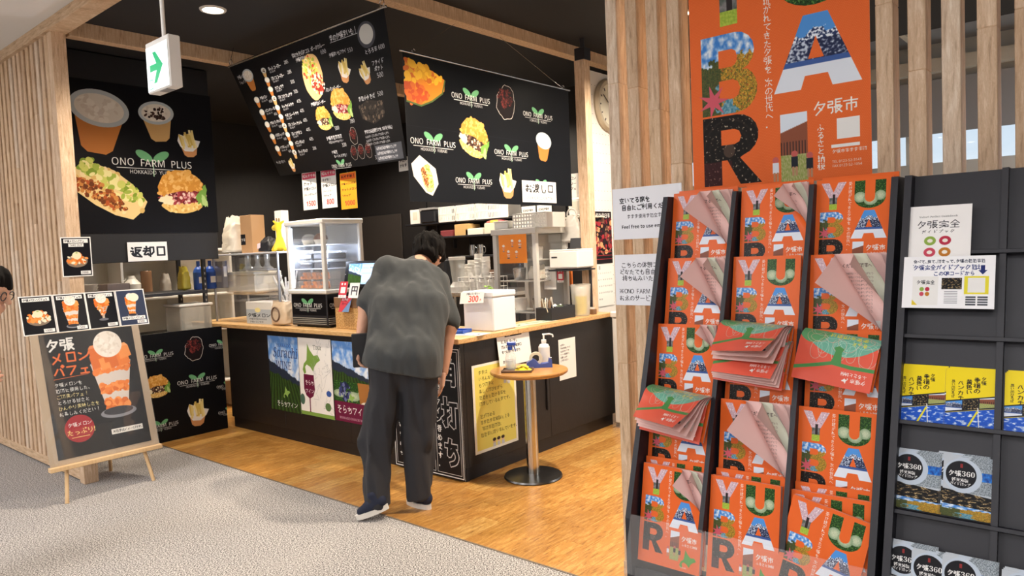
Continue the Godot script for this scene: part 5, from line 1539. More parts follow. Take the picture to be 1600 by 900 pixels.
func passer() -> void:
	# someone walking past at the picture's edge, looking at a phone
	var t := thing("person", "dark-haired passer-by with glasses at the picture's edge", "person", Vector3(-4.2, 0, -0.72))
	var o := -t.position
	var skin := mat("skin", hex("c99a80"), 0.55)
	var hd := Vector3(-3.992, 1.462, -0.958) + o
	var ch := Vector3(-4.16, 1.1, -0.78) + o
	var pe := Vector3(-4.24, 0.86, -0.68) + o
	var f := Vector3(0.62, -0.25, -0.74).normalized()
	var u := (Vector3.UP - f * f.y).normalized()
	var side := Vector3(0.74, 0, 0.62).normalized()
	var V := PackedVector3Array(); var N := PackedVector3Array(); var I := PackedInt32Array()
	var wr := Vector3(-3.985, 1.04, -0.85) + o
	var legs := []
	for s in [-1, 1]:
		legs.append([pe + side * 0.09 * s, pe + side * 0.1 * s + Vector3(0, -0.42, 0.0), 0.07, 0.055])
		legs.append([pe + side * 0.1 * s + Vector3(0, -0.42, 0), pe + side * 0.1 * s + Vector3(0, -0.79, 0), 0.05, 0.036])
	net(V, N, I, [[pe, ch, 0.11, 0.12], [ch, hd - u * 0.15, 0.1, 0.055], [hd - u * 0.15, hd - u * 0.04, 0.052, 0.052], [ch + side * 0.15 + Vector3(0, 0.12, 0), ch - side * 0.15 + Vector3(0, 0.12, 0), 0.05, 0.05],
		[ch + side * 0.17 + Vector3(0, 0.12, 0), ch + side * 0.17 + Vector3(0.04, -0.14, -0.03), 0.05, 0.042], [ch + side * 0.17 + Vector3(0.04, -0.14, -0.03), wr, 0.042, 0.028], [ch - side * 0.17 + Vector3(0, 0.12, 0), ch - side * 0.19 + Vector3(0, -0.36, 0.04), 0.05, 0.032]] + legs, 0.015, 0.03)
	net(V, N, I, head_bones(hd, f, u), 0.006, 0.02)
	net(V, N, I, hand(wr, (f + Vector3(0, 0.4, 0)).normalized(), Vector3(0, 1, 0), -side, 0.7), 0.005, 0.008)
	smooth_normals(V, N, I)
	part(t, "body", arr_mesh(V, N, PackedVector2Array(), I), skin)
	eyes(t, hd, f, u)
	part(t, "hair", blob([[hd + u * 0.06 + f * 0.05, hd + u * 0.03 + f * 0.075, 0.05, 0.035], [hd + u * 0.045 - f * 0.03, hd + u * 0.05 + f * 0.03, 0.094, 0.082], [hd - f * 0.05, hd - f * 0.045 - u * 0.05, 0.08, 0.06], [hd + side * 0.06 + u * 0.03, hd + side * 0.07 - u * 0.04, 0.035, 0.02], [hd - side * 0.06 + u * 0.03, hd - side * 0.07 - u * 0.04, 0.035, 0.02]], 0.007, 0.02, [[hd + f * 0.085 + u * 0.01, (f * 0.6 - u * 0.8).normalized()]], 0.014, 22.0), mat("hair", hex("17130f"), 0.6))
	for s in [-1, 1]:
		var c: Vector3 = hd + f * 0.108 + side * 0.034 * s
		var ring := []
		for i in 14:
			ring.append(c + side * cos(TAU * i / 14) * 0.024 + u * sin(TAU * i / 14) * 0.02)
		part(t, "glasses_rim", tube(ring, 0.0025, 6, true), dark)
		part(t, "glasses_arm", tube([c + side * 0.024 * s, hd + side * 0.09 * s + u * 0.01], 0.002, 5), dark)
	var coat := mat("dark jacket", hex("1d1e24"), 0.85)
	part(t, "jacket", blob([[pe + side * 0.06, ch + side * 0.08, 0.13, 0.125], [pe - side * 0.06, ch - side * 0.08, 0.13, 0.125], [ch + side * 0.15 + Vector3(0, 0.12, 0), ch - side * 0.15 + Vector3(0, 0.12, 0), 0.07, 0.07], [ch + side * 0.17 + Vector3(0, 0.12, 0), ch + side * 0.17 + Vector3(0.04, -0.14, -0.03), 0.068, 0.058], [ch + side * 0.17 + Vector3(0.04, -0.14, -0.03), wr.lerp(ch + side * 0.17, 0.2), 0.058, 0.045], [ch - side * 0.17 + Vector3(0, 0.12, 0), ch - side * 0.19 + Vector3(0, -0.33, 0.04), 0.068, 0.045]], 0.014, 0.04, [[pe + Vector3(0, -0.06, 0), Vector3(0, -1, 0)]], 0.02), coat)
	part(t, "trousers", blob([[pe + side * 0.09 + Vector3(0, 0.02, 0), pe + side * 0.1 + Vector3(0, -0.42, 0), 0.1, 0.08], [pe + side * 0.1 + Vector3(0, -0.42, 0), pe + side * 0.1 + Vector3(0, -0.8, 0), 0.08, 0.065], [pe - side * 0.09 + Vector3(0, 0.02, 0), pe - side * 0.1 + Vector3(0, -0.42, 0), 0.1, 0.08], [pe - side * 0.1 + Vector3(0, -0.42, 0), pe - side * 0.1 + Vector3(0, -0.8, 0), 0.08, 0.065]], 0.014, 0.03, [[Vector3(0, 0.05, 0), Vector3(0, -1, 0)]], 0.02), mat("dark trousers", hex("2b2b30"), 0.85))
	for s in [-1, 1]:
		var hl: Vector3 = pe + side * 0.1 * s
		hl.y = 0.0
		var fl := Vector3(f.x, 0, f.z).normalized()
		shoe(t, hl - fl * 0.07, hl + fl * 0.19, 0.0)
	var p := thing("phone", "black phone held by the passer-by", "phone", Vector3(-3.92, 1.035, -0.915), 0.75)
	box(p, "case", Vector3(0, 0.075, 0), Vector3(0.012, 0.155, 0.075), dark, 0.005)
	box(p, "lens", Vector3(0.007, 0.13, 0.015), Vector3(0.003, 0.02, 0.02), mat("tablet black", hex("121318"), 0.25), 0.001)
# ------------------------------------------------------------------ the prints of the place
const W := Color("ebebe8")
const K := Color("14151c")
const ORANGE := Color("e4672b")

func v2(list: Array, x: float, y: float, w: float, h: float) -> Array:
	var o := []
	for i in range(0, list.size(), 2):
		o.append(Vector2(x + list[i] * w, y + list[i + 1] * h))
	return o

func arc(cx: float, cy: float, r: float, ry: float, a0: float, a1: float, n: int) -> Array:
	var o := []
	for i in n + 1:
		var a := deg_to_rad(lerpf(a0, a1, float(i) / n))
		o.append(cx + cos(a) * r)
		o.append(cy + sin(a) * ry)
	return o

# big sans letters as rings in a box
func big(ch: String, x: float, y: float, w: float, h: float) -> Array:
	match ch:
		"Y": return [v2([0, 0, .32, 0, .5, .36, .68, 0, 1, 0, .65, .6, .65, 1, .35, 1, .35, .6], x, y, w, h)]
		"U": return [v2([0, 0, .34, 0] + [.34, .6] + arc(.5, .62, .16, .16, 180, 0, 6) + [.66, 0, 1, 0] + arc(.5, .62, .5, .38, 0, 180, 12), x, y, w, h)]
		"B": return [v2([0, 0, .6, 0] + arc(.62, .25, .34, .25, -90, 70, 7) + arc(.64, .72, .36, .28, -60, 90, 8) + [0, 1], x, y, w, h), v2([.32, .2, .55, .2] + arc(.56, .31, .1, .11, -90, 90, 4) + [.32, .42], x, y, w, h), v2([.32, .58, .58, .58] + arc(.58, .7, .12, .12, -90, 90, 4) + [.32, .82], x, y, w, h)]
		"A": return [v2([.36, 0, .64, 0, 1, 1, .68, 1, .63, .82, .37, .82, .32, 1, 0, 1], x, y, w, h), v2([.5, .3, .59, .6, .41, .6], x, y, w, h)]
		"R": return [v2([0, 0, .6, 0] + arc(.6, .3, .36, .3, -90, 75, 8) + [.64, .62, 1, 1, .64, 1, .42, .64, .32, .64, .32, 1, 0, 1], x, y, w, h), v2([.32, .2, .55, .2] + arc(.55, .31, .12, .11, -90, 90, 4) + [.32, .42], x, y, w, h)]
	return [v2([0, 0, 1, 0, 1, 1, 0, 1], x, y, w, h)]

var photos := {}

# small landscape prints: each a field of tones by height, broken up with noise, and a few shapes
func photo(kind: String) -> Image:
	if photos.has(kind):
		return photos[kind]
	var n := FastNoiseLite.new()
	n.seed = kind.length() * 7
	n.frequency = 0.05
	n.fractal_octaves = 4
	var S := 112
	var im := Image.create(S, S, false, Image.FORMAT_RGBA8)
	for y in S:
		for x in S:
			var a := n.get_noise_2d(x, y)
			var b := n.get_noise_2d(x * 3.1 + 300, y * 3.1)
			var c := Color.BLACK
			var v := float(y) / S
			var u := float(x) / S
			match kind:
				"blossom":
					c = Color("d9b9c4").lerp(Color("6b5560"), clampf(b * 1.6 + 0.25, 0, 1))
					if b > 0.22: c = Color("f3e6ea")
					if v > 0.55: c = Color("4d5a52").lerp(Color("8f8a8c"), clampf(a + 0.5, 0, 1))
					if absf(u - 0.52) < 0.05 and v > 0.42: c = Color("2e2626")
					if v > 0.78: c = Color("8fae3a").lerp(Color("b5c94e"), clampf(b + 0.5, 0, 1))
				"valley":
					var ridge := 0.26 + 0.1 * (1.0 - u) + a * 0.12
					c = Color("3b7fd0").lerp(Color("e8f0f8"), clampf(a * 1.2 + 0.4, 0, 1)) if v < ridge else [Color("c98a2c"), Color("8d7a2a"), Color("d9a63c"), Color("5b6428"), Color("a8632a")][int(clampf((b + 0.5) * 5.0, 0, 4))]
					if v > ridge and u < 0.35: c = c.lerp(Color("27402c"), 0.7)
					if absf(u - 0.45 - a * 0.2) < 0.1 + 0.12 * (v - 0.6) and v > 0.6: c = Color("3f7d94").lerp(Color("a8c7d0"), clampf(b + 0.3, 0, 1))
				"melon":
					c = [Color("1c3a1c"), Color("2f5a2a"), Color("14280f"), Color("5c8a3c")][int(clampf((b + 0.5) * 4.0, 0, 3))]
				"winter":
					var ridge := 0.2 + absf(u - 0.5) * 0.25 + a * 0.12
					c = Color("4f93dc") if v < ridge else (Color("e9f1fa") if b > -0.02 and v < 0.34 else Color("27365f").lerp(Color("8fa6c4"), clampf(b * 2.0 + 0.2, 0, 1)))
					if v > 0.34 and v < 0.6: c = Color("20294a").lerp(Color("c7d3e4"), clampf(b * 2.0 + (0.5 if u < 0.4 else 0.0), 0, 1))
					if v > 0.6: c = Color("dfe7f2")
					if v > 0.6 and v < 0.67: c = Color("3d5c9c")
				"tunnel":
					var r := Vector2(u - 0.45, v - 0.5).length()
					c = Color("120e0c").lerp(Color("6b5645"), clampf(sin(r * 60.0) * 0.4 * r + b * 0.15, 0, 1))
					if r < 0.1: c = Color("4a3a30")
					if b > 0.48: c = Color("d8c9ae")
					if v > 0.65 and u < 0.5: c = c.lerp(Color("5a1f22"), 0.5)
				"school":
					c = Color("dbe6f2")
					if v > 0.25 - u * 0.12: c = Color("8a4f38") if fmod(u * 9.0, 1.0) > 0.35 or v < 0.38 else Color("3d2a26")
					if v > 0.56: c = Color("8a9a4c").lerp(Color("c0b98a"), clampf(b + 0.4, 0, 1))
				"vineyard":
					var ridge := 0.42 + 0.16 * u + a * 0.04
					c = Color("5f92d8").lerp(Color("e8eff7"), clampf(a * 0.9 + v * 1.5, 0, 1))
					if v > ridge - 0.1 * (1.0 - u): c = Color("2c3444")
					if v > ridge + 0.05: c = Color("3d5a28").lerp(Color("26351c"), 0.5 + 0.5 * sin((u - 0.3) * 60.0 / (v + 0.2) + b))
				"night":
					c = Color("101216").lerp(Color("5d4a30"), clampf(a * 2.0 + 0.2, 0, 1))
					if a > 0.2 and b > 0.12: c = Color("d6bf8c")
				"coast":
					c = Color("1c3f8c").lerp(Color("2f86e0"), clampf(a + 0.5, 0, 1)) if v > 0.35 and v < 0.6 else Color("b9c3cc").lerp(Color("5f6a70"), clampf(b + 0.5, 0, 1))
				"sky":
					c = Color("1c55c4").lerp(Color("dfeaf8"), clampf(a * 2.6 - 0.25, 0, 1))
			im.set_pixel(x, y, c)
	if kind == "melon":
		for q in [[20, 66, 22], [92, 62, 20], [58, 74, 26]]:
			for y in S:
				for x in S:
					var d: float = Vector2(x - q[0], y - q[1]).length() / q[2]
					if d < 1.0:
						im.set_pixel(x, y, Color("c6d0b0").lerp(Color("7f9a78"), clampf(d * d + n.get_noise_2d(x * 4, y * 4) * 0.5, 0, 1)))
	photos[kind] = im
	return im

func logo(p: Pad, x: float, y: float, s: float) -> void:   # x, y centre; s width
	var u := s / 100.0
	p.oval(x - 12 * u, y - 3 * u, 12.5 * u, 6 * u, Color("6aa878"), .5)
	p.oval(x + 12 * u, y - 3 * u, 12.5 * u, 6 * u, Color("6aa878"), -.5)
	p.rect(x - u * .8, y + 2 * u, 1.6 * u, 24 * u, Color("9cc4a4"))
	p.middle("ONO  FARM  PLUS", x, y + 12 * u, 14 * u, W)
	p.rect(x - s * .5, y + 15 * u, s, .9 * u, W)
	p.middle("HOKKAIDO  YUBARI", x, y + 23 * u, 7.5 * u, W)

func burger(p: Pad, x: float, y: float, s: float, red: bool, turn := 0.0) -> void:
	var old := p.xf
	p.xf = p.xf * Transform2D(turn, Vector2(x, y))
	var u := s / 100.0
	p.poly(Pad.ring(0, 30 * u, 46 * u, 17 * u, 0, .05, 3), Color("d9b46a"))
	p.strew(Pad.ring(0, 32 * u, 44 * u, 14 * u), 60, 2 * u, 4 * u, [Color("e8cc8c"), Color("c89a50")], 5)
	var mid := Pad.ring(2 * u, 8 * u, 50 * u, 18 * u, 0, .12, 9)
	p.poly(mid, Color("7d2f30") if red else Color("3a2622"))
	p.strew(mid, 160, 2 * u, 5 * u, [Color("9c3a44"), Color("5b1c22"), Color("c98a8a"), Color("e0c0b4")] if red else [Color("2a1a18"), Color("5a3c32"), Color("80604c"), Color("e6d8b0")], 8)
	p.poly(Pad.ring(-34 * u, 17 * u, 16 * u, 10 * u, .2, .2, 4), Color("e3d8b4"))
	p.poly(Pad.ring(46 * u, 10 * u, 11 * u, 22 * u, .3, .25, 6), Color("6f9a44"))
	p.poly(Pad.ring(50 * u, 22 * u, 6 * u, 14 * u, -.3, .2, 6), Color("a9c47c"))
	var bun := v2([-50, 4, -50, -14, -38, -36, -10, -48, 18, -46, 40, -32, 48, -12, 44, -2, 0, -2, -30, 4], 0, 0, u, u)
	p.poly(bun, Color("cf9442"))
	p.strew(bun, 120, 2 * u, 7 * u, [Color("d9a354"), Color("c58838"), Color("e0b068")], 2)
	p.xf = old

func taco(p: Pad, x: float, y: float, s: float, turn := 0.0) -> void:
	var old := p.xf
	p.xf = p.xf * Transform2D(turn, Vector2(x, y))
	var u := s / 100.0
	var wrap := v2([-54, -22, -30, -34, 0, -30, 30, -14, 54, 8, 50, 22, 36, 40, 10, 38, -20, 28, -50, 12], 0, 0, u, u)
	p.poly(wrap, Color("e3c98e"))
	p.strew(wrap, 60, 2 * u, 5 * u, [Color("ead7a6"), Color("d4b06a")], 3)
	p.strew(v2([-54, -22, -36, -44, -20, -30, 10, -26, 44, 0, 52, 14, 20, 10, -10, 0], 0, 0, u, u), 190, 3 * u, 7 * u, [Color("9cb04a"), Color("c7cc6a"), Color("e8e0a0"), Color("7f9a34")], 4)
	p.strew(v2([-52, -8, -20, -8, 10, 8, 26, 26, 8, 30, -30, 18, -54, 8], 0, 0, u, u), 260, 2 * u, 4 * u, [Color("8a4a26"), Color("b0562c"), Color("6a3a20"), Color("c98848")], 6)
	p.xf = old

func fries(p: Pad, x: float, y: float, s: float, turn := 0.0) -> void:
	var old := p.xf
	p.xf = p.xf * Transform2D(turn, Vector2(x, y))
	var u := s / 100.0
	p.poly(v2([-34, 0, 34, 4, 22, 46, 8, 54, -14, 52, -24, 44], 0, 0, u, u), Color("c98f5e"))
	p.poly(v2([-40, -10, -34, 10, -20, 30, 10, 34, 34, 18, 46, -2, 20, -10, -30, -34], 0, 0, u, u), Color("e6e2dc"))
	var r := RandomNumberGenerator.new()
	r.seed = 4
	for i in 14:
		var a := Vector2(r.randf_range(-28, 26), r.randf_range(4, 22)) * u
		p.line([a, a + Vector2(r.randf_range(-12, 6), r.randf_range(-58, -30)) * u], 8 * u, [Color("e3cf86"), Color("d4b862"), Color("ecdda4")][i % 3])
	p.xf = old

func cup(p: Pad, x: float, y: float, s: float, coffee: bool, turn := 0.0) -> void:
	var old := p.xf
	p.xf = p.xf * Transform2D(turn, Vector2(x, y))
	var u := s / 100.0
	p.poly(v2([-38, -6, 38, -6, 24, 50, 14, 58, -14, 58, -24, 50], 0, 0, u, u), Color("c9a26a") if coffee else Color("c07a3c"))
	p.oval(0, -16 * u, 46 * u, 30 * u, Color("b9c4c8"))
	p.oval(0, -16 * u, 38 * u, 23 * u, Color("e2ddd2"))
	p.strew(Pad.ring(0, -16 * u, 34 * u, 19 * u), 50, 3 * u, 6 * u, [Color("ece8de"), Color("d8d0c4")], 3)
	if coffee:
		p.strew(Pad.ring(0, -14 * u, 30 * u, 16 * u), 40, 2 * u, 5 * u, [Color("2a1c18"), Color("46302a")], 7)
	p.xf = old

func jerky(p: Pad, x: float, y: float, s: float) -> void:
	var out := Pad.ring(x, y, s * .42, s * .52, .2, .1, 12)
	p.poly(out, Color("1a1314"))
	p.line(out, s * .02, Color("cfc8c0"), true)
	p.strew(Pad.ring(x - s * .03, y - s * .15, s * .34, s * .3, 0, .1, 3), 160, s * .02, s * .05, [Color("5a2422"), Color("7a3430"), Color("421a1a")], 3)

func parfait(p: Pad, x: float, y: float, s: float, tall: bool) -> void:    # x, y: middle of the glass rim
	var u := s / 100.0
	var O := [Color("e8843a"), Color("f09a50"), Color("d8702c")]
	if tall:
		p.poly(v2([-38, 0, 38, 0, 20, 92, -20, 92], x, y, u, u), Color("d8cfc8"))
		p.strew(v2([-34, 2, 34, 2, 31, 18, -31, 18], x, y, u, u), 60, 4 * u, 7 * u, O, 1)
		p.strew(v2([-26, 42, 26, 42, 24, 58, -24, 58], x, y, u, u), 60, 4 * u, 7 * u, O, 2)
		p.line(Pad.ring(x, y, 38 * u, 6 * u), 1.5 * u, Color("c9c4c0"), true)
		p.strew(v2([-22, 74, 22, 74, 19, 92, -19, 92], x, y, u, u), 60, 4 * u, 8 * u, O, 3)
		p.oval(x, y + 100 * u, 34 * u, 11 * u, Color("8a8c94"))
		p.oval(x, y + 97 * u, 28 * u, 8 * u, Color("35363e"))
	else:
		p.poly(v2([-34, 0, 34, 0, 6, 60, 6, 78, -6, 78, -6, 60], x, y, u, u), Color("b9a89a"))
		p.strew(v2([-26, 8, 26, 8, 6, 56, -6, 56], x, y, u, u), 50, 4 * u, 7 * u, O + [Color("e8e2da")], 3)
		p.oval(x, y + 80 * u, 24 * u, 7 * u, Color("6f7078"))
	for q in [[-26, -4], [-10, 0], [8, -2], [24, -4], [28, -18], [-26, -20], [-2, -14]]:
		var a: Vector2 = Vector2(x + q[0] * u, y + q[1] * u)
		var c: Color = O[absi(q[0]) % 3]
		p.poly(v2([-12, -12, 10, -14, 14, 8, -8, 14], a.x, a.y, u, u), c)
		p.poly(v2([-12, -12, 10, -14, 4, -20, -8, -18], a.x, a.y, u, u), c.lightened(0.2))
	p.oval(x, y - 38 * u, 27 * u, 27 * u, Color("ebe4da"))
	p.strew(Pad.ring(x, y - 38 * u, 24 * u, 24 * u), 60, 2 * u, 5 * u, [Color("f3ede4"), Color("dfd6ca")], 3)

func cover_letters(p: Pad, w: float, col: Array, rows: Array, h: float, tall: float) -> void:
	# col: x of the three left letters, their width, x of the right ones, their width (in w); rows: y and height (in h)
	p.picture(big("Y", col[0] * w, rows[0] * h, col[1] * w, rows[1] * h), photo("blossom"))
	p.picture(big("U", col[2] * w, rows[0] * h, col[3] * w, rows[1] * h), photo("melon"))
	p.picture(big("B", col[0] * w, rows[2] * h, col[1] * w * .96, rows[3] * h), photo("valley"))
	p.picture(big("A", (col[2] - .03) * w, rows[2] * h, (col[3] + .06) * w, rows[3] * h * tall), photo("winter"))
	p.picture(big("R", col[0] * w, rows[4] * h, col[1] * w, rows[5] * h), photo("tunnel"))
	p.picture(big("I", col[2] * w, (rows[4] + .03) * h, col[1] * w * .42, rows[5] * h), photo("school"))
	var leaf := []
	for i in 14:
		leaf.append(Vector2((col[0] + .07) * w, (rows[2] + rows[3] * .82) * h) + Vector2(0, (.1 if i % 2 == 0 else .035) * w).rotated(TAU * i / 14 + .2))
	p.poly(leaf, Color("cf5a6a"))
	for q in [[.0, .72], [.35, .66], [.62, .7]]:
		var x: float = (col[2] + q[0] * .3 - .03) * w
		var y: float = (rows[4] + rows[5] * q[1]) * h
		p.oval(x, y, .018 * w, .018 * w, Color("c4605a"))
		p.rect(x - .018 * w, y + .015 * w, .036 * w, .06 * w, Color("dfe4ee") if q[0] == 0.0 else Color("20242e"))
		p.rect(x - .014 * w, y + .07 * w, .012 * w, .05 * w, Color("b98a6a"))
		p.rect(x + .004 * w, y + .07 * w, .012 * w, .05 * w, Color("b98a6a"))

func print_cover() -> Texture2D:
	var p := Pad.new(self, 420, 594, ORANGE)
	cover_letters(p, 420, [.07, .34, .52, .4], [.035, .27, .325, .255, .595, .285], 594, 1.06)
	p.pen("受け継がれてきた夕張を、次の世代へ。", 420 * .435, 24, 21, W, .08, true, 1.08)
	p.pen("夕張市", 420 * .69, 594 * .655, 34, W, .11)
	p.pen("ふるさと納税", 420 * .7, 594 * .725, 17, W, .1)
	hokkaido(p, 420 * .68, 594 * .78, 110, Color("4f9a3c"))
	p.text("YUBARI", 290, 575, 13, W)
	return p.tex()

func hokkaido(p: Pad, x: float, y: float, s: float, c: Color) -> void:
	p.poly(v2([.34, 0, .46, .2, .66, .38, .88, .34, 1, .5, .8, .6, .66, .74, .6, .9, .44, .74, .26, .68, .16, .76, .2, .94, .1, 1, .02, .86, .1, .66, .26, .54, .3, .3], x, y, s, s), c)

func print_poster() -> Texture2D:
	var p := Pad.new(self, 700, 990, ORANGE)
	for y in 165:
		for x in 117:
			p.rect(x * 6 + (3 if y % 2 else 0), y * 6, 2, 2, Color("ea8048"))
	cover_letters(p, 700, [.07, .35, .53, .4], [.06, .275, .367, .325, .7, .285], 990, .86)
	p.pen("受け継がれてきた夕張を、次の世代へ。", 700 * .445, 190, 33, W, .08, true, 1.0)
	p.pen("夕張市", 700 * .705, 990 * .7, 54, W, .1)
	p.pen("ふるさと納税", 700 * .725, 990 * .785, 28, W, .1, true, 1.05)
	p.rect(700 * .83, 990 * .775, 80, 76, W)          # the square code stands blank
	p.rect(560, 862, 100, 12, W)
	p.pen("夕張市地域振興課", 562, 880, 15, W, .1)
	p.text("TEL 0123-52-3141", 562, 930, 13, W)
	p.text("FAX 0123-52-1054", 562, 946, 13, W)
	return p.tex()

func print_back() -> Texture2D:      # the folded-over back cover, as it hangs: upside down
	var p := Pad.new(self, 420, 300, Color("e0604c"))
	p.oval(230, -10, 230, 150, Color("6fae98"))
	p.oval(70, 10, 90, 90, Color("5f9c6a"))
	var r := RandomNumberGenerator.new()
	r.seed = 3
	for i in 26:
		p.line(Pad.ring(r.randf_range(40, 400), r.randf_range(-10, 130), r.randf_range(24, 60), r.randf_range(24, 60)), 1.4, Color("b9d8c8") if i % 3 else Color("eea898"), true)
	p.line([Vector2(0, 236), Vector2(110, 205), Vector2(200, 176), Vector2(300, 184), Vector2(420, 180)], 20, Color("4f8f52"))
	p.poly(v2([190, 178, 206, 120, 196, 106, 220, 96, 250, 106, 240, 122, 250, 182], 0, 0, 1, 1), Color("4f8f52"))
	p.xf = Transform2D(PI, Vector2(420, 300))
	p.pen("夕張市", 30, 34, 26, W, .1)
	p.pen("ふるさと納税", 30, 66, 22, W, .1)
	hokkaido(p, 120, 24, 34, W)
	p.pen("芳醇な未来は", 60, 250, 34, Color("e6d83a"), .11)
	p.pen("きっと", 60, 212, 26, Color("e6d83a"), .11)
	return p.tex()

func print_page(ground: Color) -> Texture2D:
	var p := Pad.new(self, 300, 424, ground)
	p.pen("てくださる皆様へ", 110, 40, 17, Color("4a3a3a"), .1)
	for i in 11:
		p.pen("夕張市のふるさと納税をいつもありがとう", 70, 76 + i * 15, 10, Color("8a7472"), .08, false, .95)
	p.rect(190, 268, 90, 80, Color("e6e2de"))
	p.oval(215, 300, 15, 18, Color("d2a48c")); p.oval(215, 288, 16, 11, K); p.rect(200, 318, 32, 30, Color("2b2c33"))
	p.oval(250, 306, 15, 18, Color("d2a48c")); p.oval(250, 294, 16, 11, K); p.rect(234, 324, 34, 24, Color("4d5064"))
	return p.tex()

func print_wall() -> Texture2D:
	# black wall panel, 1.2 m by 1.24 m
	var p := Pad.new(self, 600, 620, Color("090a10"))
	for y in [300.0, 305.0]:
		p.rect(0, y, 600, 1, Color("15161d"))
	cup(p, 120, 150, 250, false, .12)
	cup(p, 355, 130, 165, true, -.1)
	fries(p, 486, 220, 120, -.15)
	logo(p, 325, 300, 300)
	taco(p, 150, 440, 270, .18)
	burger(p, 440, 440, 200, true, -.05)
	return p.tex()

func print_low() -> Texture2D:        # low board, 0.75 m by 0.96 m
	var p := Pad.new(self, 400, 512, Color("0d0e12"))
	for q in [[60, 90, 150], [400, 80, 130], [255, 235, 180], [62, 420, 150], [420, 290, 120], [420, 420, 120]]:
		logo(p, q[0], q[1], q[2])
	jerky(p, 250, 95, 110)
	burger(p, 55, 245, 110, false)
	fries(p, 245, 400, 130)
	return p.tex()

func print_banner() -> Texture2D:     # pick-up banner, 1.8 m by 0.94 m
	var p := Pad.new(self, 900, 470, Color("0b0c10"))
	for q in [[125, 112], [470, 0], [0, 235]]:
		p.rect(q[0], 228, 900, 1, Color("1d1e25"))
	p.poly(v2([8, 20, 130, 40, 185, 62, 180, 100, 120, 140, 70, 160, 8, 150], 0, 0, 1, 1), Color("d9852c"))
	p.strew(v2([8, 20, 130, 40, 180, 66, 140, 80, 60, 70, 8, 110], 0, 0, 1, 1), 120, 6, 16, [Color("e8b436"), Color("d8a02c"), Color("c96a2a")], 3)
	p.strew(v2([8, 90, 90, 100, 110, 120, 60, 155, 8, 150], 0, 0, 1, 1), 60, 6, 14, [Color("c0522c"), Color("cf6a30")], 4)
	p.line([Vector2(185, 64), Vector2(170, 108), Vector2(120, 140), Vector2(70, 160), Vector2(8, 152)], 6, Color("55683a"))
	for q in [[312, 92, 175], [690, 112, 165], [118, 262, 185], [520, 268, 170], [310, 380, 170], [690, 386, 150]]:
		logo(p, q[0], q[1], q[2])
	jerky(p, 500, 98, 120)
	burger(p, 318, 240, 140, false, .35)
	cup(p, 716, 235, 108, false, .12)
	p.poly(v2([12, 350, 50, 320, 120, 360, 130, 410, 100, 450, 70, 440, 20, 390], 0, 0, 1, 1), Color("e6dfd2"))
	taco(p, 84, 395, 80, .9)
	fries(p, 490, 390, 110, -.1)
	return p.tex()

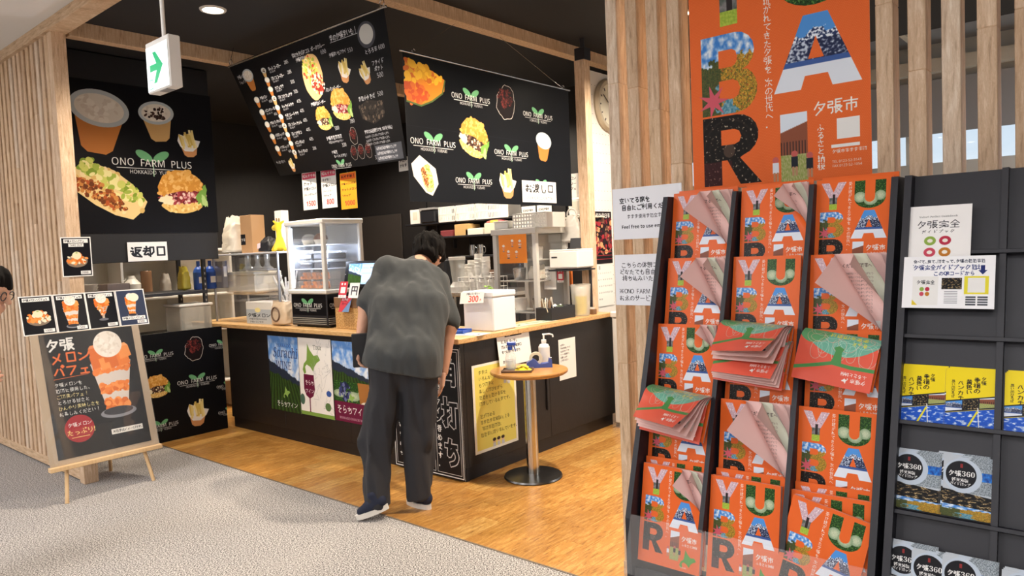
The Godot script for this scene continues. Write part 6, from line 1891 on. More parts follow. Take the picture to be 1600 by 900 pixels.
func print_menu() -> Texture2D:       # hanging menu, 1.95 m by 0.95 m
	var p := Pad.new(self, 1170, 570, Color("0a0b10"), 2.0)
	var t := Color("dcdde2")
	var rows := ["ホットコーヒー", "アイスコーヒー", "カフェラテ", "アイスカフェラテ", "キャラメルラテ", "チョコレートラテ", "アイスキャラメル", "アイスチョコ", "メロンミルク", "ホットミルク"]
	for i in 10:
		var y := 66 + i * 44.0
		cup(p, 262, y + 8, 44, i % 3 == 0, .1)
		p.pen(rows[i], 300, y - 6, 18, t, .11, false, .85)
		p.pen("アレルギー乳", 306, y + 14, 9, t, .1, false, .85)
		p.text(["285", "285", "335", "335", "435", "435", "435", "435", "435", "200"][i], 440, y + 6, 20, t)
	cup(p, 120, 80, 100, false)
	for i in 5:
		cup(p, 108, 190 + i * 62, 52, false)
		p.pen(["夕張メロン", "メロンクリーム", "夕張メロンミルク", "バナナシェイク", "イチゴシェイク"][i], 140, 172 + i * 62, 16, t, .11, false, .85)
		p.pen("アレルギー乳", 146, 192 + i * 62, 9, t, .1)
		p.text(["550", "600", "600", "600", "600"][i], 210, 212 + i * 62, 17, t)
	p.pen("夕張メロン", 24, 50, 18, t, .11, false, .85)
	p.pen("シェイク", 24, 74, 18, t, .11, false, .85)
	p.pen("すっぱいソフト", 30, 490, 15, t, .1)
	fries(p, 190, 520, 70)
	p.pen("手打ちそばタコス ポークカレー", 510, 40, 20, t, .12, false, .85)
	p.pen("夕張石炭チキン", 530, 64, 18, t, .11, false, .85)
	p.text("690", 720, 84, 24, t)
	p.poly(Pad.ring(618, 160, 72, 100, .35, .03, 2), Color("dcb67c"))
	p.strew(Pad.ring(615, 130, 55, 60), 140, 5, 10, [Color("9cae46"), Color("d9c85c"), Color("e9e0b0"), Color("c04a34")], 3)
	p.strew(Pad.ring(640, 190, 48, 45), 130, 4, 9, [Color("b23a2c"), Color("8a2c22"), Color("e0d4c4")], 4)
	p.pen("幻の夕張長いも！", 800, 24, 26, t, .12, false, .9)
	p.rect(800, 52, 190, 2, t)
	p.oval(1040, 70, 56, 50, Color("4a4c54")); p.oval(1040, 68, 44, 38, Color("cfcfcb"))
	p.pen("とろろ丼", 1010, 122, 20, t, .12); p.text("600", 1100, 140, 24, t)
	p.pen("夕張長いもフライ", 770, 90, 18, t, .12, false, .85); p.text("550", 900, 112, 22, t)
	fries(p, 850, 170, 100, .2)
	fries(p, 985, 205, 90, -.3)
	p.pen("フライド", 1040, 170, 20, t, .12); p.pen("ポテト", 1050, 194, 20, t, .12); p.text("500", 1060, 240, 26, t)
	p.pen("夕張石炭バーガー", 540, 262, 17, t, .12, false, .85)
	burger(p, 605, 340, 110, false, .1); p.text("580", 670, 400, 22, t)
	p.pen("パリパリバーガー", 680, 220, 17, t, .12, false, .85)
	burger(p, 765, 300, 140, true, .2); p.text("390", 800, 385, 22, t)
	p.pen("石炭やきそば", 900, 290, 20, t, .12); p.text("500", 1040, 308, 24, t)
	var soba := v2([890, 330, 960, 310, 1070, 330, 1060, 390, 980, 410, 900, 380], 0, 0, 1, 1)
	p.poly(soba, Color("2c2826")); p.strew(soba, 90, 4, 9, [Color("4a423c"), Color("1c1a1a"), Color("6a5c50")], 5)
	p.pen("夕張石炭唐揚げ", 580, 420, 18, t, .12); p.pen("今週のおすすめチキン", 590, 442, 12, t, .1); p.text("330", 690, 476, 22, t)
	jerky(p, 800, 440, 70)
	for q in [770, 830, 890]:
		jerky(p, q, 510, 60)
	p.pen("夕張炭", 590, 485, 16, t, .11); p.pen("食べられる石炭！", 600, 505, 14, t, .1)
	p.text("330", 930, 550, 22, t)
	p.pen("当店は完全無料です。10円(税込)", 890, 425, 17, t, .11, false, .85)
	for i in 3:
		p.pen("お水のサービスはセルフでお願いします。", 890, 448 + i * 16, 11, t, .1, false, .9)
	p.rect(945, 496, 205, 66, Color("53565e"))
	for i in 3:
		p.pen("お店は北海道夕張市カフェです", 955, 502 + i * 20, 13, Color("e6e6ea"), .11, false, .85)
	logo(p, 640, 545, 150)
	return p.tex()

func print_price(i: int) -> Texture2D:
	var p := Pad.new(self, 120, 250, W if i < 2 else Color("f0a62c"))
	p.rect(4, 6, 112, 40, Color("d8506c") if i < 2 else Color("e8682c"))
	p.pen("超おすすめ" if i < 2 else "おすすめ！", 8, 14, 21, W if i < 2 else K, .13, false, 1.0)
	if i == 0:
		p.pen("カット", 12, 62, 26, K, .13); p.pen("夕張メロン", 10, 100, 21, K, .14); p.pen("ジャンボカップ", 10, 142, 15, K, .12)
	elif i == 1:
		p.pen("今が旬！", 10, 58, 17, K, .12); p.pen("夕張メロン", 8, 92, 22, K, .14); p.pen("カットメロン", 14, 134, 12, K, .1); p.pen("1カップ", 14, 160, 17, K, .12)
	else:
		p.pen("夕張メロン青果", 8, 68, 15, K, .13); p.pen("カットメロン", 10, 106, 18, K, .14); p.pen("1カップ", 12, 148, 17, K, .12)
	p.middle(["1500", "800", "1000"][i], 66, 226, 46, Color("cf3a3a"), "bold", .8)
	return p.tex()

func print_sign(kind: String) -> Texture2D:
	var p: Pad
	match kind:
		"return":
			p = Pad.new(self, 240, 120, Color("eceef2"))
			p.pen("返却口", 14, 24, 72, Color("20242c"), .15)
		"pickup":
			p = Pad.new(self, 240, 118, W)
			p.pen("お渡し口", 18, 14, 50, Color("161618"), .12)
			p.middle("-PICK UP COUNTER-", 120, 102, 22, Color("3a3a3c"))
		"seat":
			p = Pad.new(self, 400, 270, Color("eef0f6"))
			p.pen("空いてる席を", 40, 50, 30, K, .13); p.pen("自由にご利用ください", 52, 88, 30, K, .13)
			p.pen("请随意使用任何空座", 84, 140, 22, Color("33343c"), .09)
			p.text("Feel free to use empty seats", 50, 214, 25, K, "bold")
		"rest":
			p = Pad.new(self, 400, 270, Color("eef0f6"))
			p.pen("こちらの休憩コーナーは", 40, 40, 30, Color("22232a"), .09); p.pen("どなたでも自由に使えます", 26, 76, 30, Color("22232a"), .09); p.pen("持ち込みいただけます", 44, 110, 30, Color("22232a"), .09)
			p.pen("※ONO FARM PLUSの", 22, 180, 30, Color("22232a"), .09); p.pen("お水のサービスは有料", 22, 216, 30, Color("22232a"), .09)
		"guide":
			p = Pad.new(self, 210, 297, Color("f2f1ef"))
			p.middle("Yubari Perfect Guidebook", 105, 50, 10, Color("5a5a5a"), "serif")
			p.pen("夕張完全", 36, 62, 34, Color("22232a"), .08)
			p.pen("ガイドブック", 54, 102, 14, Color("22232a"), .1, false, 1.3)
			for q in [[82, 148, "8fae4c"], [130, 148, "b8324a"], [82, 196, "c84a5e"], [130, 196, "c07a2c"]]:
				p.oval(q[0], q[1], 19, 19, Color(q[2])); p.oval(q[0], q[1], 9, 8, Color("efe9de"))
		"code":
			p = Pad.new(self, 320, 195, Color("f4f5f7"))
			p.pen("食べて、見て、泊まって、夕張の情報満載", 34, 12, 14, Color("20283c"), .12)
			p.pen("「夕張完全ガイドブック」は", 24, 32, 20, Color("1c2c6c"), .12); p.pen("このQRコードから", 110, 56, 17, Color("1c2c6c"), .12)
			p.poly(v2([272, 36, 286, 36, 286, 54, 294, 54, 279, 70, 264, 54, 272, 54], 0, 0, 1, 1), Color("1c2c6c"))
			p.rect(218, 76, 82, 66, Color("e3d838")); p.rect(230, 82, 58, 54, W)
			p.rect(36, 76, 92, 108, W); p.pen("夕張完全", 50, 90, 16, K, .09)
			for q in [[70, 124, "8fae4c"], [90, 124, "b8324a"], [70, 142, "c84a5e"], [90, 142, "c07a2c"]]:
				p.oval(q[0], q[1], 8, 8, Color(q[2]))
			p.poly(v2([36, 164, 56, 184, 36, 184], 0, 0, 1, 1), Color("e0c838"))
			p.picture([v2([140, 82, 210, 82, 210, 124, 140, 124], 0, 0, 1, 1)], photo("night"))
			for i in 8:
				p.rect(150, 132 + i * 6, 46, 2, Color("7a7a80"))
				p.rect(224 + (i % 2) * 40, 150 + (i / 2) * 9, 34, 6, Color("4c5058"))
		"hanky":
			p = Pad.new(self, 200, 280, Color("f0d81c"))
			var s := Color("2a2418")
			p.pen("夕張", 138, 30, 20, s, .12, true); p.pen("幸福の", 108, 34, 26, s, .13, true); p.pen("黄色い", 78, 46, 25, s, .13, true); p.pen("ハンカチ", 46, 52, 25, s, .12, true); p.pen("思い出ひろば", 20, 52, 15, s, .12, true)
			p.poly(v2([0, 160, 200, 120, 200, 180, 0, 220], 0, 0, 1, 1), Color("23252c"))
			p.picture([v2([0, 166, 66, 153, 66, 200, 0, 213], 0, 0, 1, 1)], photo("winter"))
			p.picture([v2([70, 152, 130, 140, 130, 188, 70, 200], 0, 0, 1, 1)], photo("night"))
			p.picture([v2([134, 139, 200, 126, 200, 174, 134, 187], 0, 0, 1, 1)], photo("school"))
			p.picture([v2([0, 222, 200, 182, 200, 280, 0, 280], 0, 0, 1, 1)], photo("sky"))
			p.line([Vector2(128, 186), Vector2(134, 280)], 4, W); p.line([Vector2(126, 204), Vector2(92, 280)], 8, Color("e3d838"))
		"ring":
			p = Pad.new(self, 200, 260, Color("b8c0c8"))
			p.picture([v2([100, 0, 200, 0, 200, 150, 100, 150], 0, 0, 1, 1)], photo("coast"))
			p.picture([v2([0, 140, 200, 160, 200, 215, 0, 215], 0, 0, 1, 1)], photo("night"))
			p.picture([v2([0, 205, 200, 215, 200, 260, 0, 260], 0, 0, 1, 1)], photo("valley"))
			p.oval(76, 76, 76, 76, Color("b9c6d4")); p.oval(70, 72, 60, 60, Color("17181d"))
			p.rect(66, 24, 10, 18, Color("8a2c2c"))
			p.pen("夕張", 20, 56, 25, W, .13); p.text("360", 72, 78, 31, W, "serifbold")
			p.pen("観光施設", 34, 88, 16, W, .13); p.pen("ガイドマップ", 28, 106, 14, W, .12, false, .95)
		"melonbox":
			p = Pad.new(self, 200, 180, Color("b9c2c8"))
			p.rect(0, 0, 200, 60, Color("e4e2da")); p.oval(90, 66, 22, 20, Color("f0e4a0"))
			p.pen("夕張メロン", 10, 92, 34, Color("2c3138"), .13, false, 1.05)
			p.pen("夕張市農業協同組合", 20, 134, 15, Color("4a5058"), .1); p.pen("夕張メロン組合", 24, 156, 15, Color("4a5058"), .1)
		"price300":
			p = Pad.new(self, 200, 70, W)
			p.pen("夕張メロンゼリー", 50, 6, 14, K, .11)
			p.middle("300", 115, 62, 52, Color("d84a34"), "bold"); p.pen("円", 165, 44, 16, Color("d84a34"), .13)
		"fridge":
			p = Pad.new(self, 320, 130, Color("0f1014"))
			logo(p, 150, 50, 240)
	return p.tex()

func print_easel() -> Texture2D:
	var p := Pad.new(self, 430, 600, Color("0d0f16"))
	p.pen("夕張", 22, 26, 62, W, .14)
	p.pen("メロン", 34, 92, 58, Color("e8743a"), .14)
	p.pen("パフェ", 34, 154, 56, Color("e8743a"), .14)
	p.line([Vector2(36, 222), Vector2(190, 214)], 2.5, Color("e8743a"))
	var rows := ["夕張メロンを", "贅沢に使用した、", "ご褒美パフェ！", "とろける甘さと", "ひんやり美味しさを", "お楽しみください！"]
	for i in 6:
		p.pen(rows[i], 34, 240 + i * 28, 20, Color("e8d99a") if i in [2, 4] else W, .1)
	p.oval(112, 470, 66, 66, Color("a82430"))
	p.pen("夕張メロン", 62, 438, 21, W, .11)
	p.pen("たっぷり!", 54, 468, 29, Color("f0dc8c"), .12)
	p.rect(72, 508, 80, 3, Color("f0dc8c"))
	parfait(p, 300, 175, 250, true)
	p.rect(250, 505, 150, 26, Color("e9e6e0")); p.pen("※写真はイメージです。", 256, 510, 15, K, .1, false, .9)
	return p.tex()

func print_card(i: int) -> Texture2D:
	var p := Pad.new(self, 200, 270, W)
	p.rect(7, 7, 186, 256, Color("15161c") if i < 3 or i == 4 else Color("3a4258"))
	var y := 14.0 if i != 3 else 200.0
	p.rect(20, y, 160, 26, W)
	p.pen("夕張メロンパフェ" + ["S", "M", "L", "G", ""][i], 24, y + 5, 17, K, .12, false, .98)
	if i == 4:
		p.rect(50, 44, 100, 22, W); p.middle("TAKE OUT", 100, 62, 19, K)
	if i == 0 or i == 4:
		p.oval(100, 165, 70, 42, Color("8c7a68")); p.strew(Pad.ring(100, 150, 68, 36), 70, 9, 15, [Color("e8843a"), Color("f09a50"), Color("d8702c"), Color("eee3c8")], i + 2)
		p.oval(100, 126, 30, 26, Color("e6e2c0")); p.oval(100, 108, 8, 4, Color("9cb860"))
	elif i == 3:
		parfait(p, 95, 92, 100, true); p.oval(120, 60, 36, 32, Color("eae6d0"))
	else:
		parfait(p, 100, 100, 130, i == 1)
	p.rect(120, 232, 66, 24, W)
	p.text(["1000", "1500", "2000", "2500", "2000"][i], 126, 251, 20, K)
	return p.tex()

func print_wine(i: int) -> Texture2D:
	var p := Pad.new(self, 300, 424, Color("f0eee8"))
	if i == 0:
		p.picture([v2([0, 0, 300, 0, 300, 424, 0, 424], 0, 0, 1, 1)], photo("vineyard"))
		p.middle("HOKKAIDO", 160, 60, 26, Color("22306a"), "serif")
		p.xf = Transform2D(Vector2(1, 0), Vector2(-.25, 1), Vector2(36, 0))
		p.middle("Sorachi", 160, 118, 74, Color("22306a"), "serif", .92)
		p.xf = Transform2D.IDENTITY
		p.middle("WINE", 150, 185, 62, Color("22306a"), "serif", .9)
		hokkaido(p, 130, 280, 70, Color("8fb45c"))
		p.pen("そらちワイン", 60, 366, 34, W, .09)
	elif i == 1:
		hokkaido(p, 30, 30, 170, Color("7ea24a"))
		var r := RandomNumberGenerator.new()
		r.seed = 5
		for k in 34:
			var a := Vector2(r.randf_range(130, 295), r.randf_range(10, 400))
			p.line([a, a + Vector2(r.randf_range(-30, 30), r.randf_range(-40, 40)), a + Vector2(r.randf_range(-40, 40), r.randf_range(-70, 70))], 1.5, Color("b4b6b4"))
		p.text("Tour", 140, 60, 34, Color("3a4a3a"), "serif")
		p.poly(v2([40, 200, 132, 200, 138, 280, 120, 316, 92, 330, 90, 400, 108, 414, 64, 414, 82, 400, 82, 330, 54, 316, 36, 280], 0, 0, 1, 1), Color("6a1c3c"))
		p.pen("そらち", 48, 230, 27, W, .1); p.pen("ワイン", 48, 276, 27, W, .1)
		p.oval(262, 290, 22, 16, Color("3c5aa0")); p.oval(250, 362, 26, 22, Color("5d7a4a")); p.oval(18, 340, 22, 30, Color("4c6a5a"))
		p.rect(0, 404, 300, 20, Color("7ea24a"))
	else:
		p.picture([v2([0, 0, 300, 0, 300, 320, 0, 320], 0, 0, 1, 1)], photo("vineyard"))
		p.picture([v2([0, 210, 300, 210, 300, 320, 0, 320], 0, 0, 1, 1)], photo("melon"))
		p.strew(Pad.ring(90, 260, 52, 46), 60, 9, 12, [Color("24284a"), Color("3a4070"), Color("6a70a0")], 4)
		p.poly(v2([206, 210, 300, 210, 300, 320, 220, 320], 0, 0, 1, 1), Color("a8703a")); p.oval(262, 330, 40, 24, Color("eadfce"))
		hokkaido(p, 118, 262, 60, Color("8fb45c"))
		p.rect(0, 318, 300, 106, Color("6a1c3c"))
		p.pen("そらちワイン", 16, 336, 44, W, .09)
		p.middle("HOKKAIDO SORACHI WINE", 150, 410, 17, Color("d8b8c4"), "serif")
	return p.tex()

func print_black() -> Texture2D:     # 0.72 m by 0.9 m, white outline lettering on black
	var p := Pad.new(self, 480, 600, Color("15161b"))
	for q in [[8, 8, 464, 584, 5.0], [20, 20, 270, 560, 2.5], [304, 20, 156, 560, 2.5]]:
		p.line(v2([0, 0, 1, 0, 1, 1, 0, 1], q[0], q[1], q[2], q[3]), q[4], W, true)
	for q in [["角", 34], ["打", 226], ["ち", 402]]:
		p.glyph(q[0], 348, q[1], 140, Color("d8d9dc"), .2, .72)
		p.glyph(q[0], 348, q[1], 140, Color("15161b"), .13, .72)
	p.pen("酒・ワイン呑めます。", 309, 172, 33, W, .13, true, 1.25)
	for i in 11:
		p.pen(["生ビール", "日本酒", "赤ワイン", "白ワイン", "うめ酒", "ハイボール", "サワー", "焼酎水", "そらち", "おつまみ", "ちくわ"][i], 40, 60 + i * 46, 22, W, .11)
		p.text(["450", "400", "450", "400", "400", "380", "380", "380", "360", "380", "300"][i], 176, 80 + i * 46, 22, W)
		p.pen("円", 222, 62 + i * 46, 18, W, .11)
	return p.tex()

func print_yellow() -> Texture2D:
	var p := Pad.new(self, 300, 424, Color("f1efe2"))
	p.rect(14, 12, 272, 398, Color("efe374"))
	var rows := ["当店は", "いろんな人が", "もつ仲間と", "楽しく学びながら", "前向きに働ける場を", "目指しているお店です。", "", "国が定める", "障害者支援施設による", "「合理的配慮」に", "積極的に取り組んでいます。"]
	for i in rows.size():
		p.pen(rows[i], 40, 30 + i * 30, 20, Color("5a5424"), .09)
	for q in [[222, 90], [248, 96], [130, 384], [160, 384], [190, 384]]:
		p.oval(q[0], q[1], 11, 12, Color("e3c4a4")); p.oval(q[0], q[1] - 6, 12, 8, Color("3a3028")); p.rect(q[0] - 10, q[1] + 10, 20, 18, Color("c8ccd0"))
	return p.tex()

func print_note(rows: Array, title: String, w := 220, h := 300, size := 15) -> Texture2D:
	var p := Pad.new(self, w, h, Color("f3f2ee"))
	if title != "":
		p.rect(w * .24, h * .07, w * .52, h * .12, K)
		p.pen(title, w * .28, h * .085, h * .09, W, .14)
	for i in rows.size():
		p.pen(rows[i], w * .1, h * (.27 if title != "" else .12) + i * size * 1.5, size, Color("26262a"), .12, false, .95)
	return p.tex()

func print_orange() -> Texture2D:
	var p := Pad.new(self, 200, 200, Color("ec8a1c"))
	for q in [[34, 90, false], [98, 56, false], [152, 60, true], [68, 130, true], [126, 134, false]]:
		parfait(p, q[0], q[1], 34, q[2])
	return p.tex()

func print_red() -> Texture2D:
	var p := Pad.new(self, 140, 260, Color("1c1416"))
	p.pen("北海道日本", 6, 8, 24, W, .14)
	p.strew(v2([0, 40, 140, 40, 140, 210, 0, 210], 0, 0, 1, 1), 120, 5, 16, [Color("a8323a"), Color("6a1c24"), Color("2a1a20"), Color("d8a070"), Color("8a5a4a")], 4)
	for i in 3:
		p.rect(4, 200 + i * 18, 132, 3, Color("a8323a"))
	return p.tex()

func print_calendar() -> Texture2D:
	var p := Pad.new(self, 140, 260, Color("f0efe9"))
	for i in 35:
		p.text(str(i + 1) if i < 30 else "", 10 + (i % 7) * 18, 60 + (i / 7) * 40, 12, Color("4a4a50"))
	p.text("8", 14, 32, 30, K)
	return p.tex()

func print_exit() -> Texture2D:
	var p := Pad.new(self, 200, 200, Color("e9f6f4"))
	p.poly(v2([30, 84, 92, 84, 60, 30, 88, 30, 150, 98, 88, 170, 60, 170, 92, 114, 30, 114], 0, 0, 1, 1), Color("16a368"))
	p.line(v2([22, 150, 48, 150, 48, 190, 22, 190], 0, 0, 1, 1), 3, Color("16a368"), true)
	p.oval(37, 158, 3, 3, Color("16a368")); p.line([Vector2(37, 162), Vector2(33, 172), Vector2(38, 180)], 3, Color("16a368"))
	return p.tex()

# ------------------------------------------------------------------ print: a small painter for flat graphics
# Characters as pen strokes on a ten by ten grid, two digits a point, strokes apart by blanks, ~ a rounded stroke.
const PEN := {
	"ロ": "2181882821", "メ": "~715519 2377", "ン": "1233 ~187592", "パ": "~433518 ~637589 8091827180", "フ": "1282 ~826539", "ェ": "2575 5559 1989",
	"カ": "13837868 ~413519", "ガ": "13737767 ~413519 7182 9092", "イ": "~713516 4549", "ド": "3039 3467 6172 8091", "ブ": "1272 ~726429 7081 9092", "ッ": "1436 4456 ~845739",
	"ク": "~412417 3282 ~826529", "ハ": "~422518 ~626589", "チ": "7122 1494 ~525639", "ジ": "2133 1434 ~189673 7081 9092", "ャ": "1565 6556 3349", "ボ": "1383 5059 3518 6588 7081 9092",
	"ー": "1595", "コ": "22828828", "サ": "1393 3036 ~707539", "ビ": "3038 ~384989 3464 7081 9092", "ス": "1272 ~725629 5588", "ワ": "1412 1282 ~825639", "ト": "3039 3476",
	"ル": "~323518 5158 ~587685", "リ": "2126 ~727639", "テ": "2272 1484 ~545639", "ラ": "2272 1484 ~845639", "タ": "~412417 3282 ~826529 3566", "シ": "2133 1434 ~189673",
	"プ": "1272 ~726429 8091827180", "レ": "~303895", "バ": "~422518 ~626589 7081 9092", "ポ": "1383 5059 3518 6588 8091827180", "キ": "1373 1676 4069",
	"の": "~5247281642839669", "い": "~212638 ~728596", "お": "1353 ~3138281646768968 7283", "か": "~1353645849 ~413519 ~7294", "が": "~1353645849 ~413519 ~7294 7081 9091",
	"き": "1373 1575 4067 ~36285979", "く": "713579", "け": "~212529 4393 ~717659", "こ": "2272 ~162989", "ご": "2262 ~162989 7182 9092", "さ": "1383 4066 ~36285989", "し": "~3137497986",
	"す": "1393 ~5055463544565749", "ず": "1393 ~5055463544565749 7181", "せ": "1494 ~717667 ~31385989", "そ": "21712494 ~9456485979", "た": "1353 ~413519 5585 ~47586989",
	"だ": "1353 ~413519 5585 ~47586989 7182 9092", "ち": "1383 ~413664867849", "っ": "~2565768749", "つ": "~135283946749", "て": "1292 ~9254466889", "で": "1282 ~8254466889 8394",
	"と": "3145 ~8345275889", "ど": "3145 ~8345275889 7081 9092", "な": "1353 ~413517 7294 ~5565694738", "に": "~212529 4474 ~475889", "は": "~212529 4393 ~7077674857 7799",
	"ば": "~212529 4383 ~6067574847 6789 8081 9091", "ひ": "~1242263969757295", "び": "~1242263969757295 8081", "ふ": "4152 ~54456749 1826 7698", "ぷ": "4152 ~54456749 1826 7698 8091827180",
	"べ": "~163497 7182 9193", "ま": "1282 1484 ~50574737385889", "み": "~225218173698 ~747659", "め": "~213568 ~6148281643739669", "も": "~4137497985 2363 1555", "や": "~1643849566 3249 5061",
	"よ": "~505748375889 5383", "ら": "4061 ~323664867849", "り": "~212534 ~717649", "る": "2171 ~712664867859485768", "れ": "2029 ~13331753656898", "ろ": "2171 ~712664867849", "わ": "2029 ~13331754848759",
	"を": "1373 ~40254457 ~84474989", "ん": "~411945577997", "へ": "~163397", "ぐ": "713579 8192", "う": "3151 ~145384866939", "あ": "1373 ~41454859 ~63482816558496 79", "え": "4151 235318 ~1854699 9",
	"、": "1739", "。": "1727281817", "・": "55565655", "！": "5056 5859", "「": "506050", "※": "1188 8118 5152 5758 1525 7585",
	"夕": "4015 3282 ~826529 4466", "張": "0131330305353829 5055 5090 5282 5484 4595 5559 5977 6699 9577", "市": "5052 0292 2428 24848777 5259", "納": "2012 1232 3214 1434 2429 1718 3738 5359 53939988 7073 ~735667 7386",
	"税": "3021 0333 2029 2306 2336 5061 9081 5393955553 ~655849 75788898", "受": "8010 2132 4143 7162 1514 1494 9495 2676 ~765619 3689", "継": "2012 1232 3214 1434 2429 1718 3738 5059 5999 7078 5494 6173 9173",
	"次": "1122 1927 5034 4393 9384 ~635649 6699", "世": "0393 2029 2999 5056 8086 5686", "代": "3013 2329 4494 ~50667899 9997 7182", "返": "1122 0424 2427 ~163899 4191 ~414537 5383 ~836547 5588",
	"却": "1252 0454 3034 ~341747 4658 6169 61919577", "口": "2181882821", "渡": "1122 0414 1927 7071 4191 ~414529 5393 6265 8285 6585 4676 ~766849 5689", "角": "3013 316153 23838979 ~232619 2585 2787 5357",
	"打": "2029 2918 0343 0745 5292 7279 7958", "酒": "1122 0414 1927 3191 4349 4393 9399 4999 6164 7274 4696", "呑": "2181 1393 ~514416 5396 3676793936", "空": "5051 1312 1292 9293 4325 6275 2686 5659 1999",
	"席": "5051 1191 ~111519 2393 4245 7275 4575 3639 3696 9698 5559", "自": "5041 2181892921 2484 2686", "由": "2383892923 5059 2686", "利": "3011 0343 2029 2306 2346 6166 9099 9989", "用": "~212719 2181 8189 8979 2484 2686 5159",
	"休": "3014 2329 4292 6069 ~624738 6397 5777", "憩": "1141 2025 0343 1545 5191955551 5393 1719 ~373959 8977 5657 8698", "持": "2029 2918 0333 0735 6065 5191 4393 4696 8489 8979 5768", "込": "1122 0424 2427 ~163899 ~514637 ~526796",
	"水": "5059 5948 1434 ~343719 8264 5499", "完": "5051 1312 1292 9293 3474 1696 ~465719 6668 6898 9897", "全": "~5014 5094 3474 2686 5459 1999", "幸": "2171 5053 1393 3444 7464 1595 2777 5359",
	"福": "1021 0333 ~331607 2529 4090 5292945452 5595995955 7559 5797", "黄": "2181 3033 7073 1393 2585882825 2686 5358 3919 7999", "色": "3013 3171 7153 2383 8386 2686 5356 2328 ~28398998",
	"思": "2181852521 5155 2383 1719 ~37395979 7977 5657 8698", "出": "5059 2024 2484 8084 1519 1999 9599", "見": "2181862621 2383 2484 ~464819 6668 6898 9897", "食": "~5014 5094 3373 3338 3686 7376 3878 5698", "美": "3041 7061 1292 2484 1696 5056 ~563919 5699",
	"甘": "1393 2029 8089 2989 2686", "使": "3014 2329 4191 6065 4393 4346 9396 4696 ~655829 4899", "日": "2181892921 2585", "願": "1140 1019 2242 2446 3649 6090 6292986862 6494 6696 6859 8899", "味": "0231371712 5282 4494 7079 ~734748 7396",
	"楽": "2171 3036 2333 5056 7356 1696 5659 4628 6688", "北": "3039 0434 0737 6059 8163 6999", "海": "1122 0414 1927 5043 3282 4548 4884 8488 3696", "道": "1122 0424 2427 ~163899 4050 7060 4292 5363 5387 5585 5787",
	"今": "~5014 5094 3464 2676 7659", "内": "2329 2383 8389 5053 ~534626 5467", "光": "5054 2033 8073 0494 ~444719 6468 6898 9897", "観": "2011 0242 0444 1419 1939 2429 5090 5290 5056 9056 5696 6869",
	"施": "2021 0232 ~223419 2444 4437 6051 5191 5395 7387 5358 5898", "設": "0131 1030 0333 0535 0737394907 5155 8185 5696 ~964849 5799", "超": "2023 0242 0444 2428 ~152799 5090 9064 5686895956", "中": "1383862613 5059", "元": "2171 0494 ~444719 6468 6898 9897",
	"円": "2129 2181 8189 5155 2585", "無": "3012 1191 0494 0797 2127 4147 6167 8187 1928 4948 6968 8999", "料": "2029 0444 1133 3123 5161 5363 8089 5797",
}

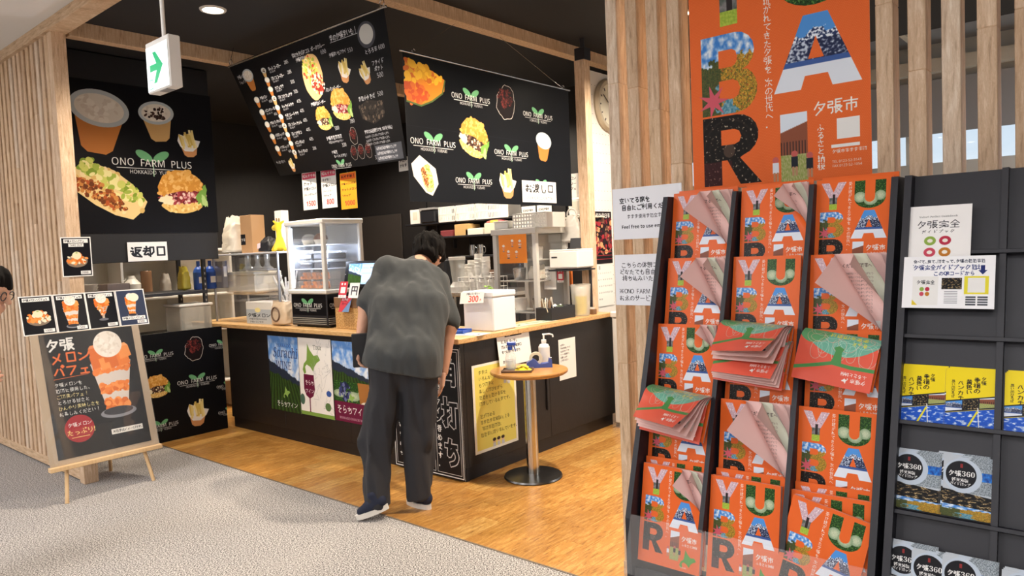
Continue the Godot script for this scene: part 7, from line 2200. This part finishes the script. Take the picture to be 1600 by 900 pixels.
class Pad:
	var im: Image
	var k: float
	var xf := Transform2D.IDENTITY
	var host: Node
	var mask_mode := false

	func _init(host_: Node, w: int, h: int, c: Color, k_ := 2.0) -> void:
		host = host_
		k = k_
		im = Image.create(int(w * k), int(h * k), false, Image.FORMAT_RGBA8)
		im.fill(c)

	func tex() -> ImageTexture:
		return ImageTexture.create_from_image(done())

	func done() -> Image:
		var o: Image = im.duplicate()
		if k != 1.0:
			o.resize(int(im.get_width() / k), int(im.get_height() / k), Image.INTERPOLATE_BILINEAR)
		return o

	# rings of points, filled by the even-odd rule
	func rings(list: Array, c: Color) -> void:
		var rows := {}
		var hmax := im.get_height() - 1
		for ring in list:
			var n: int = ring.size()
			for i in n:
				var a: Vector2 = (xf * ring[i]) * k
				var b: Vector2 = (xf * ring[(i + 1) % n]) * k
				if a.y > b.y:
					var s := a; a = b; b = s
				var y0 := maxi(0, ceili(a.y - 0.5))
				var y1 := mini(hmax, ceili(b.y - 0.5) - 1)
				if y1 < y0:
					continue
				var g := (b.x - a.x) / (b.y - a.y)
				for y in range(y0, y1 + 1):
					var x := a.x + (y + 0.5 - a.y) * g
					if rows.has(y):
						rows[y].append(x)
					else:
						rows[y] = [x]
		for y in rows:
			var r: Array = rows[y]
			if r.size() > 2:
				r.sort()
			elif r.size() == 2 and r[0] > r[1]:
				r.reverse()
			for i in range(0, r.size() - 1, 2):
				var x0 := roundi(r[i])
				var x1 := roundi(r[i + 1])
				if x1 > x0:
					im.fill_rect(Rect2i(x0, y, x1 - x0, 1), c)

	func poly(pts: Array, c: Color) -> void:
		rings([pts], c)

	func rect(x: float, y: float, w: float, h: float, c: Color) -> void:
		poly([Vector2(x, y), Vector2(x + w, y), Vector2(x + w, y + h), Vector2(x, y + h)], c)

	func oval(x: float, y: float, rx: float, ry: float, c: Color, turn := 0.0) -> void:
		poly(ring(x, y, rx, ry, turn), c)

	static func ring(x: float, y: float, rx: float, ry: float, turn := 0.0, wob := 0.0, seed_ := 1, n := 0) -> Array:
		if n == 0:
			n = clampi(int(maxf(rx, ry) * 1.2) + 6, 8, 40)
		var out := []
		var r := RandomNumberGenerator.new()
		r.seed = seed_
		var p1 := r.randf() * TAU
		var p2 := r.randf() * TAU
		for i in n:
			var a := TAU * i / n
			var f := 1.0 + wob * (0.6 * sin(3.0 * a + p1) + 0.4 * sin(7.0 * a + p2)) + (wob * 0.4 * r.randf_range(-1, 1) if wob > 0.0 else 0.0)
			out.append(Vector2(x, y) + Vector2(cos(a) * rx * f, sin(a) * ry * f).rotated(turn))
		return out

	func line(pts: Array, w: float, c: Color, closed := false) -> void:
		var n := pts.size()
		for i in (n if closed else n - 1):
			var a: Vector2 = pts[i]
			var b: Vector2 = pts[(i + 1) % n]
			var d := (b - a).normalized() * w * 0.5
			if d == Vector2.ZERO:
				d = Vector2(w * 0.5, 0)
			var s := d.orthogonal()
			var e := d * 0.6
			poly([a - e + s, b + e + s, b + e - s, a - e - s], c)

	# dots of a few tones strewn over an outline
	func strew(out: Array, count: int, r0: float, r1: float, tones: Array, seed_: int) -> void:
		var p := PackedVector2Array(out)
		var r := RandomNumberGenerator.new()
		r.seed = seed_
		var bb := Rect2(p[0], Vector2.ZERO)
		for q in p:
			bb = bb.expand(q)
		for i in count:
			var q := bb.position + Vector2(r.randf() * bb.size.x, r.randf() * bb.size.y)
			if Geometry2D.is_point_in_polygon(q, p):
				var s := r.randf_range(r0, r1)
				oval(q.x, q.y, s, s * r.randf_range(0.5, 1.0), tones[r.randi() % tones.size()], r.randf() * PI)

	func picture(out: Array, src: Image) -> void:
		var bb := Rect2(xf * out[0][0], Vector2.ZERO)
		for ring_ in out:
			for q in ring_:
				bb = bb.expand(xf * q)
		var size := Vector2i(bb.size * k) + Vector2i.ONE
		var m := Pad.new(host, size.x, size.y, Color(0, 0, 0, 0), 1.0)
		var lift := []
		for ring_ in out:
			lift.append(ring_.map(func(q): return ((xf * q) - bb.position) * k))
		m.rings(lift, Color.WHITE)
		var s: Image = src.duplicate()
		s.resize(size.x, size.y, Image.INTERPOLATE_BILINEAR)
		im.blit_rect_mask(s, m.im, Rect2i(Vector2i.ZERO, size), Vector2i(bb.position * k))

	# western lettering through the outlines of a font
	func text(s: String, x: float, y: float, size: float, c: Color, face := "sans", stretch := 1.0) -> float:
		var g: Array = host.letters(s, face)
		var u := size / 100.0
		var v: PackedVector2Array = g[0]
		for i in range(0, v.size() - 2, 3):
			poly([Vector2(x + v[i].x * u * stretch, y + v[i].y * u), Vector2(x + v[i + 1].x * u * stretch, y + v[i + 1].y * u), Vector2(x + v[i + 2].x * u * stretch, y + v[i + 2].y * u)], c)
		return g[1] * u * stretch

	func middle(s: String, x: float, y: float, size: float, c: Color, face := "sans", stretch := 1.0) -> void:
		text(s, x - host.letters(s, face)[1] * size / 200.0 * stretch, y, size, c, face, stretch)

	# Japanese lettering by strokes: x, y is the upper left corner of the first character
	func pen(s: String, x: float, y: float, size: float, c: Color, weight := 0.09, down := false, gap := 1.02, wide := 1.0) -> void:
		for ch in s:
			if ch != " ":
				glyph(ch, x, y, size, c, weight, wide)
			var small := 0.55 if ch in ["、", "。", "・", " ", "「", "」"] else 1.0
			if ch.unicode_at(0) < 128:
				small = 0.6
			if down:
				y += size * gap * small
			else:
				x += size * gap * small * wide

	func glyph(ch: String, x: float, y: float, size: float, c: Color, weight: float, wide: float) -> void:
		if ch.unicode_at(0) < 128:
			text(ch, x, y + size * 0.88, size * 1.05, c, "bold" if weight > 0.1 else "sans", wide)
			return
		var code: String = PEN.get(ch, "")
		if code == "":
			var h := ch.unicode_at(0)
			code = ["1191 5059 1494 2797", "1181 2029 4383 4349 4999 8389", "0131 1319 4191 5282 5359 8389", "2181 1393 5058 2686 3849"][h % 4]
		for st in code.split(" ", false):
			var round_ := st.begins_with("~")
			var d := st.substr(1) if round_ else st
			var p := []
			for i in range(0, d.length() - 1, 2):
				p.append(Vector2(x + (d[i].to_int() + 0.5) * 0.1 * size * wide, y + (d[i + 1].to_int() + 0.5) * 0.1 * size))
			if round_ and p.size() > 2:
				var q := []
				for i in p.size() - 1:
					var a: Vector2 = p[maxi(i - 1, 0)]
					var b: Vector2 = p[mini(i + 2, p.size() - 1)]
					for t in 4:
						q.append(p[i].cubic_interpolate(p[i + 1], a, b, t / 4.0))
				q.append(p[-1])
				p = q
			line(p, weight * size, c)

var faces := {}
var letter_cache := {}

# triangles of a line of western letters at 100 units a size, y down from the base line, and its width
func letters(s: String, face: String) -> Array:
	var key := face + s
	if letter_cache.has(key):
		return letter_cache[key]
	if not faces.has(face):
		var f := SystemFont.new()
		f.font_names = PackedStringArray(["Droid Serif" if face.begins_with("serif") else "Droid Sans"])
		f.font_weight = 700 if face.ends_with("bold") else 400
		faces[face] = f
	var shift := 0.0
	var out := PackedVector2Array()
	var tm := TextMesh.new()
	tm.font = faces[face]
	tm.font_size = 100
	tm.pixel_size = 1.0
	tm.depth = 0.0
	tm.curve_step = 6.0
	tm.horizontal_alignment = HORIZONTAL_ALIGNMENT_LEFT
	tm.vertical_alignment = VERTICAL_ALIGNMENT_TOP
	tm.text = s
	var w: float = faces[face].get_string_size(s, HORIZONTAL_ALIGNMENT_LEFT, -1, 100).x
	var asc: float = faces[face].get_ascent(100)
	var A := tm.get_mesh_arrays()
	if A.size() and A[Mesh.ARRAY_VERTEX] != null:
		var V: PackedVector3Array = A[Mesh.ARRAY_VERTEX]
		var I: PackedInt32Array = A[Mesh.ARRAY_INDEX]
		for i in I:
			out.append(Vector2(V[i].x, -V[i].y - asc))
	letter_cache[key] = [out, w]
	return letter_cache[key]
